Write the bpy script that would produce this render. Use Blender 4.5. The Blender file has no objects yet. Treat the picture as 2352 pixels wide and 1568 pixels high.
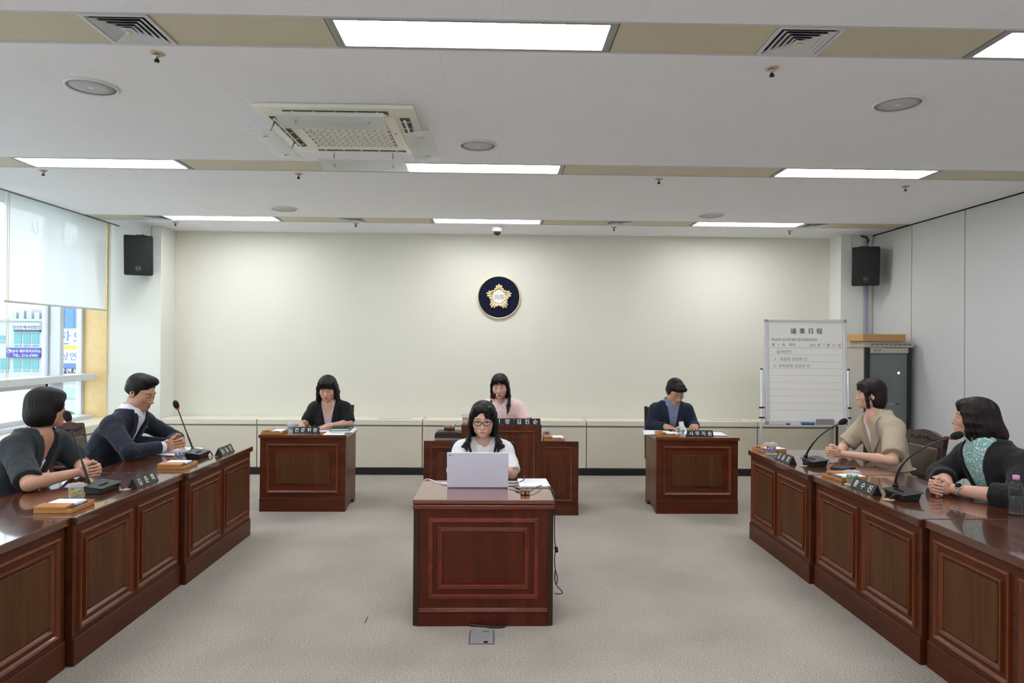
import bpy, bmesh, math, random
import numpy as np
from mathutils import Vector, Matrix
random.seed(7); np.random.seed(7)
scene = bpy.context.scene
COL = scene.collection
PI = math.pi

# ------------------------------------------------------------------ camera
cam_d = bpy.data.cameras.new('camera'); cam = bpy.data.objects.new('camera', cam_d); COL.objects.link(cam)
cam_d.sensor_width = 36.0; cam_d.lens = 24.0; cam_d.clip_start = 0.05; cam_d.clip_end = 400
_roll, _vx, _vy, _f = 0.008, 1140. - 1176., 790.5 - 784., 1568.
_y = Vector((_vx, -_vy, _f)).normalized()
_z = Vector((math.sin(_roll), math.cos(_roll), 0)); _z = (_z - _y * _z.dot(_y)).normalized()
_x = Vector((_y.y * _z.z - _y.z * _z.y, _y.z * _z.x - _y.x * _z.z, _y.x * _z.y - _y.y * _z.x))
if _x.x < 0: _x = -_x
# rows _x,_y,_z: world axes in (right, up, forward) -> camera axes in world
right = Vector((_x.x, _y.x, _z.x)); up = Vector((_x.y, _y.y, _z.y)); fwd = Vector((_x.z, _y.z, _z.z))
cam.matrix_world = Matrix(((right.x, up.x, -fwd.x, 0), (right.y, up.y, -fwd.y, 0), (right.z, up.z, -fwd.z, 1.6), (0, 0, 0, 1)))
scene.camera = cam
scene.cycles.diffuse_bounces = 5; scene.cycles.glossy_bounces = 3; scene.cycles.max_bounces = 8; scene.cycles.use_adaptive_sampling = True; scene.cycles.adaptive_threshold = 0.17

# ------------------------------------------------------------------ view and world
vs = scene.view_settings
vs.view_transform = 'Standard'; vs.look = 'None'; vs.gamma = 1.0; vs.use_curve_mapping = False
vs.exposure = 0.43
PANEL_EMIT = 17.5          # ceiling light panels
SKY = 2.7                 # hazy bright daylight outside
world = bpy.data.worlds.new('world'); scene.world = world; world.use_nodes = True
bg = world.node_tree.nodes['Background']
bg.inputs['Color'].default_value = (0.90, 0.95, 1.0, 1); bg.inputs['Strength'].default_value = SKY

# ------------------------------------------------------------------ materials
def L(c): 
    c = c / 255.0
    return c / 12.92 if c <= 0.04045 else ((c + 0.055) / 1.055) ** 2.4
def S(r, g, b): return (L(r), L(g), L(b), 1.0)
MATS = {}
def mat(name, col, rough=0.5, metal=0.0, spec=0.5, coat=0.0, emit=None, estr=0.0, alpha=None, trans=0.0, bump=None, sheen=0.0, ior=None):
    if name in MATS: return MATS[name]
    m = bpy.data.materials.new(name); m.use_nodes = True
    nt = m.node_tree; p = nt.nodes['Principled BSDF']
    p.inputs['Base Color'].default_value = col; p.inputs['Roughness'].default_value = rough
    p.inputs['Metallic'].default_value = metal; p.inputs['Specular IOR Level'].default_value = spec
    p.inputs['Coat Weight'].default_value = coat; p.inputs['Coat Roughness'].default_value = 0.06
    if ior: p.inputs['IOR'].default_value = ior
    if sheen: p.inputs['Sheen Weight'].default_value = sheen
    if trans: p.inputs['Transmission Weight'].default_value = trans
    if emit: p.inputs['Emission Color'].default_value = emit; p.inputs['Emission Strength'].default_value = estr
    # fine procedural relief / tone variation so that no surface is a flat tint
    if bump:
        sc, st, amt = bump
        geo = nt.nodes.new('ShaderNodeNewGeometry')
        nz = nt.nodes.new('ShaderNodeTexNoise'); nz.inputs['Scale'].default_value = sc; nz.inputs['Detail'].default_value = 1
        nt.links.new(geo.outputs['Position'], nz.inputs['Vector'])
        if st >= 0.1:
            b = nt.nodes.new('ShaderNodeBump'); b.inputs['Strength'].default_value = st; b.inputs['Distance'].default_value = 0.004
            nt.links.new(nz.outputs['Fac'], b.inputs['Height']); nt.links.new(b.outputs['Normal'], p.inputs['Normal'])
        if amt:
            mx = nt.nodes.new('ShaderNodeMix'); mx.data_type = 'RGBA'
            mx.inputs['A'].default_value = tuple(v * (1 - amt) for v in col[:3]) + (1,)
            mx.inputs['B'].default_value = tuple(min(1, v * (1 + amt)) for v in col[:3]) + (1,)
            nt.links.new(nz.outputs['Fac'], mx.inputs['Factor']); nt.links.new(mx.outputs['Result'], p.inputs['Base Color'])
    MATS[name] = m
    return m
def wood(name, dark, light, axis='Z', rough=0.25, coat=0.6, scale=1.0, coat_r=0.05, contrast=1.0, spec=0.5):
    """lacquered wood, grain running along an object axis"""
    if name in MATS: return MATS[name]
    m = bpy.data.materials.new(name); m.use_nodes = True; nt = m.node_tree; N = nt.nodes; K = nt.links
    p = N['Principled BSDF']; tc = N.new('ShaderNodeTexCoord'); mp = N.new('ShaderNodeMapping')
    sc = {'X': (0.5, 7, 7), 'Y': (7, 0.5, 7), 'Z': (7, 7, 0.5)}[axis]
    mp.inputs['Scale'].default_value = tuple(v * scale for v in sc)
    K.new(tc.outputs['Object'], mp.inputs['Vector'])
    n1 = N.new('ShaderNodeTexNoise'); n1.inputs['Scale'].default_value = 1.6; n1.inputs['Detail'].default_value = 5; n1.inputs['Distortion'].default_value = 1.2
    n2 = N.new('ShaderNodeTexNoise'); n2.inputs['Scale'].default_value = 14; n2.inputs['Detail'].default_value = 4
    K.new(mp.outputs['Vector'], n1.inputs['Vector']); K.new(mp.outputs['Vector'], n2.inputs['Vector'])
    ad = N.new('ShaderNodeMath'); ad.operation = 'MULTIPLY_ADD'; ad.inputs[1].default_value = 0.45
    K.new(n2.outputs['Fac'], ad.inputs[0]); K.new(n1.outputs['Fac'], ad.inputs[2])
    cr = N.new('ShaderNodeValToRGB'); cr.color_ramp.elements[0].position = 0.72 - 0.3 * contrast; cr.color_ramp.elements[1].position = 0.72 + 0.3 * contrast
    cr.color_ramp.elements[0].color = dark; cr.color_ramp.elements[1].color = light
    K.new(ad.outputs[0], cr.inputs['Fac']); K.new(cr.outputs['Color'], p.inputs['Base Color'])
    p.inputs['Roughness'].default_value = rough; p.inputs['Coat Weight'].default_value = coat; p.inputs['Coat Roughness'].default_value = coat_r; p.inputs['Specular IOR Level'].default_value = spec
    MATS[name] = m
    return m
def glassy(name, tint, mixf=0.12, rough=0.0, haze=0.0):
    """thin clear sheet: mostly see-through with a fresnel sheen, optional milky haze"""
    m = bpy.data.materials.new(name); m.use_nodes = True; nt = m.node_tree; N = nt.nodes; K = nt.links
    for n in list(N):
        if n.type != 'OUTPUT_MATERIAL': N.remove(n)
    out = [n for n in N if n.type == 'OUTPUT_MATERIAL'][0]
    t = N.new('ShaderNodeBsdfTransparent'); t.inputs['Color'].default_value = tint
    g = N.new('ShaderNodeBsdfGlossy'); g.inputs['Roughness'].default_value = rough
    lw = N.new('ShaderNodeLayerWeight'); lw.inputs['Blend'].default_value = 0.5
    pw = N.new('ShaderNodeMath'); pw.operation = 'POWER'; pw.inputs[1].default_value = 4.0; K.new(lw.outputs['Facing'], pw.inputs[0])
    fr = N.new('ShaderNodeMath'); fr.operation = 'MULTIPLY_ADD'; fr.inputs[1].default_value = 0.6; fr.inputs[2].default_value = 0.03; K.new(pw.outputs[0], fr.inputs[0])
    mx = N.new('ShaderNodeMixShader'); K.new(fr.outputs[0], mx.inputs[0]); K.new(t.outputs[0], mx.inputs[1]); K.new(g.outputs[0], mx.inputs[2])
    last = mx
    if haze:
        d = N.new('ShaderNodeBsdfDiffuse'); d.inputs['Color'].default_value = (0.9, 0.93, 0.95, 1)
        tl = N.new('ShaderNodeBsdfTranslucent'); tl.inputs['Color'].default_value = (0.9, 0.93, 0.95, 1)
        a = N.new('ShaderNodeMixShader'); a.inputs[0].default_value = 0.6; K.new(d.outputs[0], a.inputs[1]); K.new(tl.outputs[0], a.inputs[2])
        b = N.new('ShaderNodeMixShader'); b.inputs[0].default_value = haze; K.new(mx.outputs[0], b.inputs[1]); K.new(a.outputs[0], b.inputs[2])
        last = b
    K.new(last.outputs[0], out.inputs['Surface'])
    MATS[name] = m
    return m

# ------------------------------------------------------------------ mesh helpers
def bm_box(bm, lo, hi, bev=0.0, seg=1):
    x0, y0, z0 = lo; x1, y1, z1 = hi
    vs_ = [bm.verts.new(p) for p in ((x0, y0, z0), (x1, y0, z0), (x1, y1, z0), (x0, y1, z0), (x0, y0, z1), (x1, y0, z1), (x1, y1, z1), (x0, y1, z1))]
    fs = [bm.faces.new([vs_[i] for i in f]) for f in ((3, 2, 1, 0), (4, 5, 6, 7), (0, 1, 5, 4), (1, 2, 6, 5), (2, 3, 7, 6), (3, 0, 4, 7))]
    if bev > 0:
        bmesh.ops.bevel(bm, geom=list({e for f in fs for e in f.edges}), offset=bev, segments=seg, affect='EDGES', profile=0.5)
    return vs_
def bm_lathe(bm, prof, n=24, axis='Z', c=(0, 0, 0), caps=True):
    rings = []
    for r, h in prof:
        ring = []
        for i in range(n):
            a = 2 * PI * i / n; u, v = r * math.cos(a), r * math.sin(a)
            p = {'Z': (u, v, h), 'Y': (u, h, v), 'X': (h, u, v)}[axis]
            ring.append(bm.verts.new((p[0] + c[0], p[1] + c[1], p[2] + c[2])))
        rings.append(ring)
    for a, b in zip(rings, rings[1:]):
        for i in range(n): bm.faces.new((a[i], a[(i + 1) % n], b[(i + 1) % n], b[i]))
    if caps:
        bm.faces.new(rings[0][::-1]); bm.faces.new(rings[-1])
def bm_tube(bm, pts, r, n=8, closed=False, caps=True):
    """tube along pts; r a number or list"""
    pts = [Vector(p) for p in pts]; m = len(pts); rs = r if isinstance(r, (list, tuple)) else [r] * m
    rings = []; prev = None
    for i, p in enumerate(pts):
        a = pts[(i - 1) % m] if (closed or i > 0) else p; b = pts[(i + 1) % m] if (closed or i < m - 1) else p
        t = (b - a).normalized()
        if prev is None:
            prev = t.orthogonal().normalized()
        u = (prev - t * prev.dot(t))
        u = u.normalized() if u.length > 1e-6 else t.orthogonal().normalized()
        v = t.cross(u); prev = u
        rings.append([bm.verts.new(p + (u * math.cos(2 * PI * k / n) + v * math.sin(2 * PI * k / n)) * rs[i]) for k in range(n)])
    prs = list(zip(rings, rings[1:])) + ([(rings[-1], rings[0])] if closed else [])
    for a, b in prs:
        for k in range(n): bm.faces.new((a[k], a[(k + 1) % n], b[(k + 1) % n], b[k]))
    if caps and not closed:
        bm.faces.new(rings[0][::-1]); bm.faces.new(rings[-1])
def spline(pts, n=6):
    """Catmull-Rom through the points"""
    P = [Vector(p) for p in pts]; P = [P[0] * 2 - P[1]] + P + [P[-1] * 2 - P[-2]]; out = []
    for i in range(1, len(P) - 2):
        a, b, c, d = P[i - 1:i + 3]
        for k in range(n):
            t = k / n; out.append(0.5 * ((2 * b) + (c - a) * t + (2 * a - 5 * b + 4 * c - d) * t * t + (3 * b - a - 3 * c + d) * t ** 3))
    return out + [P[-2]]
def bm_prism(bm, poly, d0, d1, axis='Y', bev=0.0):
    """polygon (u,v) extruded along axis; u,v = the other two axes in xyz order"""
    def P(u, v, d): return {'Y': (u, d, v), 'X': (d, u, v), 'Z': (u, v, d)}[axis]
    a = [bm.verts.new(P(u, v, d0)) for u, v in poly]; b = [bm.verts.new(P(u, v, d1)) for u, v in poly]
    n = len(poly); fs = [bm.faces.new(a), bm.faces.new(b[::-1])]
    for i in range(n): fs.append(bm.faces.new((a[i], b[i], b[(i + 1) % n], a[(i + 1) % n])))
    if bev: bmesh.ops.bevel(bm, geom=list({e for f in fs for e in f.edges}), offset=bev, segments=1, affect='EDGES', profile=0.5)
def bm_frame(bm, x0, x1, z0, z1, prof, axis='Y'):
    """mitred moulding round a rectangle; prof = [(inset, depth)...] open strip"""
    rings = []
    for ins, d in prof:
        ring = []
        for (u, v) in ((x0 + ins, z0 + ins), (x1 - ins, z0 + ins), (x1 - ins, z1 - ins), (x0 + ins, z1 - ins)):
            ring.append(bm.verts.new({'Y': (u, d, v), 'X': (d, u, v), 'Z': (u, v, d)}[axis]))
        rings.append(ring)
    for a, b in zip(rings, rings[1:]):
        for i in range(4): bm.faces.new((a[i], a[(i + 1) % 4], b[(i + 1) % 4], b[i]))
def smooth(me, ang=None):
    me.polygons.foreach_set('use_smooth', [True] * len(me.polygons))
    if ang: 
        try: me.set_sharp_from_angle(angle=math.radians(ang))
        except Exception: pass
def obj(name, bm, m, parent=None, sm=None, loc=None):
    me = bpy.data.meshes.new(name)
    if isinstance(bm, bmesh.types.BMesh):
        bmesh.ops.recalc_face_normals(bm, faces=bm.faces); bm.to_mesh(me); bm.free()
    else:
        me = bm
    if sm: smooth(me, sm if sm is not True else None)
    if m is not None and not me.materials: me.materials.append(m)
    o = bpy.data.objects.new(name, me); COL.objects.link(o)
    if parent is not None: o.parent = parent
    if loc is not None: o.location = loc
    return o
def box(name, lo, hi, m, parent=None, bev=0.0, seg=1):
    bm = bmesh.new(); bm_box(bm, lo, hi, bev, seg); return obj(name, bm, m, parent)
def tag(o, label, cat, group=None):
    o['label'] = label; o['category'] = cat
    if group: o['group'] = group
    return o
def thing(name, label, cat, loc=(0, 0, 0), rz=0.0, group=None):
    o = bpy.data.objects.new(name, None); o.empty_display_size = 0.1; COL.objects.link(o)
    o.location = loc; o.rotation_euler = (0, 0, rz)
    return tag(o, label, cat, group)
def struct(o, label, cat):
    o['kind'] = 'structure'; return tag(o, label, cat)
def sempty(name, label, cat, loc=(0, 0, 0)):
    return struct(thing(name, label, cat, loc), label, cat)
def inst(src, parent, loc=None, rot=None, scale=None, name=None):
    o = src.copy(); COL.objects.link(o); o.parent = parent
    if loc is not None: o.location = loc
    if rot is not None: o.rotation_euler = rot
    if scale is not None: o.scale = scale
    return o
def dup(root, loc, rz=0.0, label=None, group=None):
    r = root.copy(); COL.objects.link(r); r.location = loc; r.rotation_euler = (0, 0, rz)
    if label: r['label'] = label
    if group: r['group'] = group
    for ch in list(root.children):
        c = ch.copy(); COL.objects.link(c); c.parent = r
        for g in list(ch.children):
            d = g.copy(); COL.objects.link(d); d.parent = c
    return r
_txt = {}
def text_mesh(body, size=1.0, depth=0.001, spacing=1.0, bold=0.0):
    """flat lettering as a mesh, centred on the origin in its XY plane"""
    key = (body, size, depth, spacing, bold)
    if key in _txt: return _txt[key]
    c = bpy.data.curves.new('lettering', 'FONT'); c.body = body; c.size = size; c.extrude = depth; c.space_character = spacing
    c.align_x = 'CENTER'; c.align_y = 'CENTER'; c.offset = bold; c.resolution_u = 2
    o = bpy.data.objects.new('lettering', c); COL.objects.link(o)
    me = bpy.data.meshes.new_from_object(o); me.name = 'lettering'
    bpy.data.objects.remove(o); bpy.data.curves.remove(c)
    xs = [v.co for v in me.vertices]
    if xs:
        cx = (min(v.x for v in xs) + max(v.x for v in xs)) / 2; cy = (min(v.y for v in xs) + max(v.y for v in xs)) / 2
        for v in me.vertices: v.co.x -= cx; v.co.y -= cy
    _txt[key] = me
    return me
def text(name, body, size, m, parent, loc, rot, depth=0.0006, spacing=1.0, bold=0.0, sx=1.0):
    me = text_mesh(body, size, depth, spacing, bold).copy()
    me.materials.clear(); me.materials.append(m)
    o = bpy.data.objects.new(name, me); COL.objects.link(o); o.parent = parent; o.location = loc; o.rotation_euler = rot; o.scale = (sx, 1, 1)
    return o
RX = (PI / 2, 0, 0)   # lettering standing up, read from -Y
# ------------------------------------------------------------------ the room
ZC = 3.0; YB = 8.72; XR = 4.70; XL = -4.57; YF = -0.45
M_wall = mat('cream_wall_paint', S(222, 220, 206), 0.42, bump=(60, 0.05, 0.015))
M_pillar = mat('pillar_paint', S(226, 227, 219), 0.45, bump=(60, 0.05, 0.015))
M_ceil_back = mat('ceiling_joint_grey', S(120, 120, 120), 0.9)
M_alu = mat('window_aluminium', S(205, 210, 214), 0.35, metal=0.0, bump=(200, 0.03, 0.02))
M_kick = mat('black_skirting', S(22, 24, 26), 0.35)
M_grey = mat('conduit_grey', S(176, 180, 186), 0.45)
M_black = mat('black_plastic', S(18, 19, 20), 0.38)
M_white = mat('white_plastic', S(226, 226, 226), 0.4)
M_chrome = mat('chrome', S(200, 200, 202), 0.18, metal=1.0)

# ceiling tile: speckled mineral fibre
def ceiling_material():
    m = bpy.data.materials.new('mineral_fibre_tile'); m.use_nodes = True; N = m.node_tree.nodes; K = m.node_tree.links; p = N['Principled BSDF']
    g = N.new('ShaderNodeNewGeometry')
    a = N.new('ShaderNodeTexNoise'); a.inputs['Scale'].default_value = 95; a.inputs['Detail'].default_value = 2
    b = N.new('ShaderNodeTexNoise'); b.inputs['Scale'].default_value = 2.2
    K.new(g.outputs['Position'], a.inputs['Vector']); K.new(g.outputs['Position'], b.inputs['Vector'])
    r = N.new('ShaderNodeValToRGB'); r.color_ramp.elements[0].position = 0.27; r.color_ramp.elements[1].position = 0.33
    r.color_ramp.elements[0].color = S(186, 186, 188); r.color_ramp.elements[1].color = S(246, 246, 250)
    K.new(a.outputs['Fac'], r.inputs['Fac'])
    mx = N.new('ShaderNodeMix'); mx.data_type = 'RGBA'; mx.blend_type = 'MULTIPLY'; mx.inputs['Factor'].default_value = 0.06
    K.new(r.outputs['Color'], mx.inputs['A']); K.new(b.outputs['Color'], mx.inputs['B']); K.new(mx.outputs['Result'], p.inputs['Base Color'])
    p.inputs['Roughness'].default_value = 0.9; p.inputs['Specular IOR Level'].default_value = 0.2
    return m
M_tile = ceiling_material()
M_strip = mat('beige_strip_panel', S(206, 197, 172), 0.55, bump=(40, 0.03, 0.02))

def carpet_material():
    m = bpy.data.materials.new('loop_carpet'); m.use_nodes = True; N = m.node_tree.nodes; K = m.node_tree.links; p = N['Principled BSDF']
    g = N.new('ShaderNodeNewGeometry')
    a = N.new('ShaderNodeTexNoise'); a.inputs['Scale'].default_value = 150; a.inputs['Detail'].default_value = 1
    b = N.new('ShaderNodeTexNoise'); b.inputs['Scale'].default_value = 1.3; b.inputs['Detail'].default_value = 2
    w = N.new('ShaderNodeTexWave'); w.inputs['Scale'].default_value = 26; w.inputs['Distortion'].default_value = 1.5; w.wave_type = 'BANDS'; w.bands_direction = 'X'
    for n in (a, b, w): K.new(g.outputs['Position'], n.inputs['Vector'])
    r = N.new('ShaderNodeValToRGB'); r.color_ramp.elements[0].position = 0.3; r.color_ramp.elements[1].position = 0.7
    r.color_ramp.elements[0].color = S(134, 126, 115); r.color_ramp.elements[1].color = S(194, 187, 177)
    K.new(a.outputs['Fac'], r.inputs['Fac'])
    r2 = N.new('ShaderNodeValToRGB'); r2.color_ramp.elements[0].color = (0.86, 0.85, 0.83, 1); r2.color_ramp.elements[1].color = (1.0, 1.0, 1.0, 1)
    r2.color_ramp.elements[0].position = 0.35; r2.color_ramp.elements[1].position = 0.6
    K.new(b.outputs['Fac'], r2.inputs['Fac'])
    mx = N.new('ShaderNodeMix'); mx.data_type = 'RGBA'; mx.blend_type = 'MULTIPLY'; mx.inputs['Factor'].default_value = 1
    K.new(r.outputs['Color'], mx.inputs['A']); K.new(r2.outputs['Color'], mx.inputs['B']); K.new(mx.outputs['Result'], p.inputs['Base Color'])
    p.inputs['Roughness'].default_value = 0.95; p.inputs['Specular IOR Level'].default_value = 0.1; p.inputs['Sheen Weight'].default_value = 0.15
    ad = N.new('ShaderNodeMath'); ad.operation = 'MULTIPLY_ADD'; ad.inputs[1].default_value = 0.35; K.new(w.outputs['Fac'], ad.inputs[0]); K.new(a.outputs['Fac'], ad.inputs[2])
    bp = N.new('ShaderNodeBump'); bp.inputs['Strength'].default_value = 0.6; bp.inputs['Distance'].default_value = 0.004
    K.new(ad.outputs[0], bp.inputs['Height']); K.new(bp.outputs['Normal'], p.inputs['Normal'])
    return m
M_carpet = carpet_material()

# floor: slab plus square carpet tiles
floor = struct(box('floor', (-5.1, YF - 0.1, -0.12), (XR + 0.1, YB + 0.1, -0.006), mat('floor_slab', S(120, 113, 104), 0.95)), 'grey-beige carpeted floor of the meeting room', 'floor')
bm = bmesh.new(); bm_box(bm, (-0.2497, -0.2497, -0.006), (0.2497, 0.2497, 0.0), 0.0004)
t0 = obj('carpet_tile', bm, M_carpet, floor); first = True
for iy in range(16):
    for ix in range(19):
        c = (-4.45 + 0.5 * ix, 0.9 + 0.5 * iy + 0.1, 0)
        if iy >= 15: continue
        if first: t0.location = c; first = False
        else: inst(t0, floor, c)
bm = bmesh.new(); bm_box(bm, (-4.7, YF, -0.006), (4.8, 0.748, 0)); bm_box(bm, (-4.7, 8.252, -0.006), (4.8, YB, 0)); bm_box(bm, (-4.98, YF, -0.006), (-4.702, YB, 0))
obj('carpet_edge', bm, M_carpet, floor)

# walls
struct(box('wall_back', (-5.1, YB, -0.1), (XR + 0.1, YB + 0.12, 3.2), M_wall), 'plain cream back wall behind the podium', 'wall')
pl = box('wall_pillar_left', (-5.06, 8.36, 0), (-4.06, YB, 3.2), M_pillar, None, 0.006)
struct(pl, 'white pillar in the far left corner carrying a loudspeaker', 'pillar')
box('cable_duct', (-4.19, 8.35, 2.83), (-4.178, 8.361, ZC), M_grey, pl)
pr = box('wall_pillar_right', (4.29, 8.43, 0), (XR, YB, 3.2), M_pillar, None, 0.006)
struct(pr, 'cream pillar in the far right corner carrying a loudspeaker', 'pillar')
box('cable_duct', (4.405, 8.42, 2.80), (4.43, 8.431, ZC), M_pillar, pr)
struct(box('wall_rear', (-5.1, YF - 0.12, -0.1), (XR + 0.1, YF, 3.2), mat('rear_wall_bounce_white', S(238, 238, 234), 0.5, bump=(60, 0.05, 0.015))), 'unseen white wall behind the photographer, set close to bounce light', 'wall')  # unseen wall, placed near and whitened to throw light onto the ceiling
# right wall: folding partition panels with dark gaps
M_part = mat('partition_grey', S(199, 199, 198), 0.55, bump=(90, 0.06, 0.012))
wr = struct(box('wall_right', (XR + 0.03, YF, -0.1), (XR + 0.13, YB, 3.2), mat('partition_gap_dark', S(26, 28, 26), 0.7)), 'grey movable partition wall with dark vertical joints', 'wall')
edges = [YB - 0.02, 7.63] + [7.63 - 0.88 * k for k in range(1, 12)]
for a, b in zip(edges, edges[1:]):
    b = max(b, YF)
    if a - b > 0.1: box('partition_panel', (XR, b + 0.008, 0.006), (XR + 0.03, a - 0.004, 2.988), M_part, wr, 0.003)

# ceiling: slab, tiles, beige strips
ROWS = [0.75, 3.10, 5.45, 7.80]
ceil = struct(box('ceiling', (XL, YF, ZC + 0.016), (XR + 0.1, YB, ZC + 0.12), M_ceil_back), 'pale speckled tile ceiling with recessed beige strips', 'ceiling')
def tile_row(y0, y1):
    bm = bmesh.new(); bm_box(bm, (0.0002, y0 + 0.0012, ZC), (0.2998, y1 - 0.0012, ZC + 0.016), 0.0004)
    t = None; x = 0.016 - 0.3 * 16
    while x < XR:
        lo, hi = max(x, XL), min(x + 0.3, XR)
        if hi - lo > 0.28:
            if t is None: t = obj('ceiling_tile', bm, M_tile, ceil, None, (x, 0, 0))
            else: inst(t, ceil, (x, 0, 0))
        elif hi - lo > 0.01:
            box('ceiling_tile', (lo + 0.0006, y0 + 0.0012, ZC), (hi - 0.0006, y1 - 0.0012, ZC + 0.016), M_tile, ceil)
        x += 0.3
HW = 0.16
for (a, b) in ((1.925, 2.94), (3.26, 4.275), (4.275, 5.29), (5.61, 6.625), (6.625, 7.64), (7.96, YB)): tile_row(a, b)
for (a, b) in ((YF, 0.59), (0.91, 1.924)): box('ceiling_board', (XL, a, ZC), (XR, b, ZC + 0.016), M_tile, ceil)
LX = (-3.11, -0.115, 2.885)
VENTS = {3.10: (-1.66, 1.38), 7.80: (-3.86, -1.655, 1.40, 3.66), 5.45: (), 0.75: (), -1.6: ()}
M_trimw = mat('strip_edge_white', S(205, 205, 208), 0.5)
for c in ROWS:
    stops = sorted([(x - 0.645, x + 0.645) for x in LX] + [(v - 0.15, v + 0.15) for v in VENTS[c]])
    x = XL
    for a, b in stops + [(XR, XR)]:
        if a - x > 0.02:
            n = 1 if a - x < 1.25 else 2
            for k in range(n):
                u0 = x + (a - x) * k / n; u1 = x + (a - x) * (k + 1) / n
                box('strip_panel', (u0 + 0.001, c - HW + 0.012, ZC + 0.004), (u1 - 0.001, c + HW - 0.012, ZC + 0.016), M_strip, ceil)
        x = b
    for s in (-1, 1):
        y = c + s * (HW - 0.006); box('strip_edge', (XL, y - 0.006, ZC - 0.001), (XR, y + 0.006, ZC + 0.016), M_trimw, ceil)
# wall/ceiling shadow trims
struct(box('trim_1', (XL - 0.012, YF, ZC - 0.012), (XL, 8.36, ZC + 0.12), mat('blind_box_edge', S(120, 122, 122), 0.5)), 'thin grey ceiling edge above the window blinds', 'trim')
struct(box('trim_2', (-5.06, YF, 3.10), (XL - 0.012, 8.36, 3.14), M_wall), 'top of the blind recess over the windows', 'trim')

# light panels
M_emit = bpy.data.materials.new('light_diffuser'); M_emit.use_nodes = True
_p = M_emit.node_tree.nodes['Principled BSDF']; _p.inputs['Base Color'].default_value = (0.9, 0.9, 0.9, 1)
_p.inputs['Emission Color'].default_value = (0.975, 0.99, 1.03, 1); _p.inputs['Emission Strength'].default_value = PANEL_EMIT
M_lframe = mat('light_frame_grey', S(150, 152, 150), 0.45)
bm = bmesh.new(); bm_frame(bm, -0.64, 0.64, -0.147, 0.147, [(0, 0.016), (0, 0.0), (0.018, -0.001), (0.022, 0.006)], 'Z')
bm_box(bm, (-0.64, -0.147, 0.0), (-0.605, 0.147, 0.004)); bm_box(bm, (0.605, -0.147, 0.0), (0.64, 0.147, 0.004))
root = None
where = {3.10: 'nearest row', 5.45: 'middle row', 7.80: 'far row by the back wall', 0.75: 'row above the photographer', -1.6: 'rearmost row'}
side = {LX[0]: 'window-side', LX[1]: 'centre', LX[2]: 'partition-side'}
for c in ROWS:
    for x in LX:
        lab = 'rectangular white light panel, %s of the %s' % (side[x], where[c])
        if root is None:
            root = thing('ceiling_light', lab, 'ceiling light', (x, c, ZC), 0, 'recessed ceiling lights')
            obj('light_frame', bm, M_lframe, root); bm = bmesh.new(); bm_frame(bm, -0.602, 0.602, -0.127, 0.127, [(0, 0.010), (0, 0.005), (0.006, 0.0045)], 'Z'); bm.verts.ensure_lookup_table(); bm.faces.new([bm.verts[i] for i in (8, 9, 10, 11)]); obj('light_diffuser', bm, M_emit, root)
        else: dup(root, (x, c, ZC), 0, lab)

# square air vents
M_vent = mat('vent_white', S(212, 214, 218), 0.45)
root = None
names = {(3.10, -1.66): 'square white louvred air vent left of the nearest light panel', (3.10, 1.38): 'square white louvred air vent right of the nearest light panel',
         (7.80, -3.86): 'white air vent of the far strip nearest the window', (7.80, -1.655): 'white air vent of the far strip left of centre',
         (7.80, 1.40): 'white air vent of the far strip right of centre', (7.80, 3.66): 'white air vent of the far strip nearest the partition'}
for (c, x), lab in names.items():
    if root: dup(root, (x, c, ZC), 0, lab); continue
    root = thing('ceiling_vent', lab, 'air vent', (x, c, ZC), 0, 'square ceiling vents')
    bm = bmesh.new(); bm_frame(bm, -0.147, 0.147, -0.145, 0.145, [(0, 0.016), (0, -0.003), (0.016, -0.004), (0.022, 0.010)], 'Z'); obj('vent_frame', bm, M_vent, root)
    box('vent_throat', (-0.125, -0.123, 0.0135), (0.125, 0.123, 0.0155), mat('vent_throat_grey', S(60, 62, 66), 0.7), root)
    for k, h in enumerate((0.120, 0.095, 0.070, 0.046)):
        bm = bmesh.new(); bm_frame(bm, -h, h, -h, h, [(0, -0.006), (0.0015, -0.0065), (0.027, 0.006), (0.028, 0.008), (0.002, -0.004)], 'Z'); obj('louvre_ring', bm, M_vent, root)
    box('centre_plate', (-0.026, -0.026, -0.008), (0.026, 0.026, -0.004), M_vent, root, 0.001)
    bm = bmesh.new(); bm_lathe(bm, [(0.012, -0.012), (0.013, -0.02), (0.008, -0.024)], 14); obj('damper_knob', bm, mat('damper_cream', S(232, 214, 170), 0.5), root, True)

# round ceiling loudspeakers, sprinklers, dome camera
M_grille = mat('speaker_grille_grey', S(196, 198, 202), 0.6, bump=(900, 0.3, 0.10))
root = None
for (x, y, lab) in ((-2.235, 3.80, 'round ceiling speaker nearest the window in front'), (2.294, 3.86, 'round ceiling speaker nearest the partition in front'),
                    (-0.14, 4.80, 'round ceiling speaker beside the ceiling air conditioner'), (-2.23, 7.18, 'round ceiling speaker of the far left'), (2.286, 7.25, 'round ceiling speaker of the far right')):
    if root: dup(root, (x, y, ZC), 0, lab); continue
    root = thing('ceiling_speaker', lab, 'speaker', (x, y, ZC), 0, 'round ceiling speakers')
    bm = bmesh.new(); bm_lathe(bm, [(0.124, 0.0), (0.136, 0.0), (0.134, -0.008), (0.124, -0.012), (0.120, -0.006)], 40, caps=False); obj('rim', bm, M_white, root, True)
    bm = bmesh.new(); bm_lathe(bm, [(0.121, -0.005), (0.06, -0.008), (0.0155, -0.009)], 40); obj('grille', bm, M_grille, root, True)
    bm = bmesh.new(); bm_lathe(bm, [(0.0155, -0.008), (0.0155, -0.011), (0.004, -0.012)], 20); obj('tweeter', bm, M_white, root, True)
root = None
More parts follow.
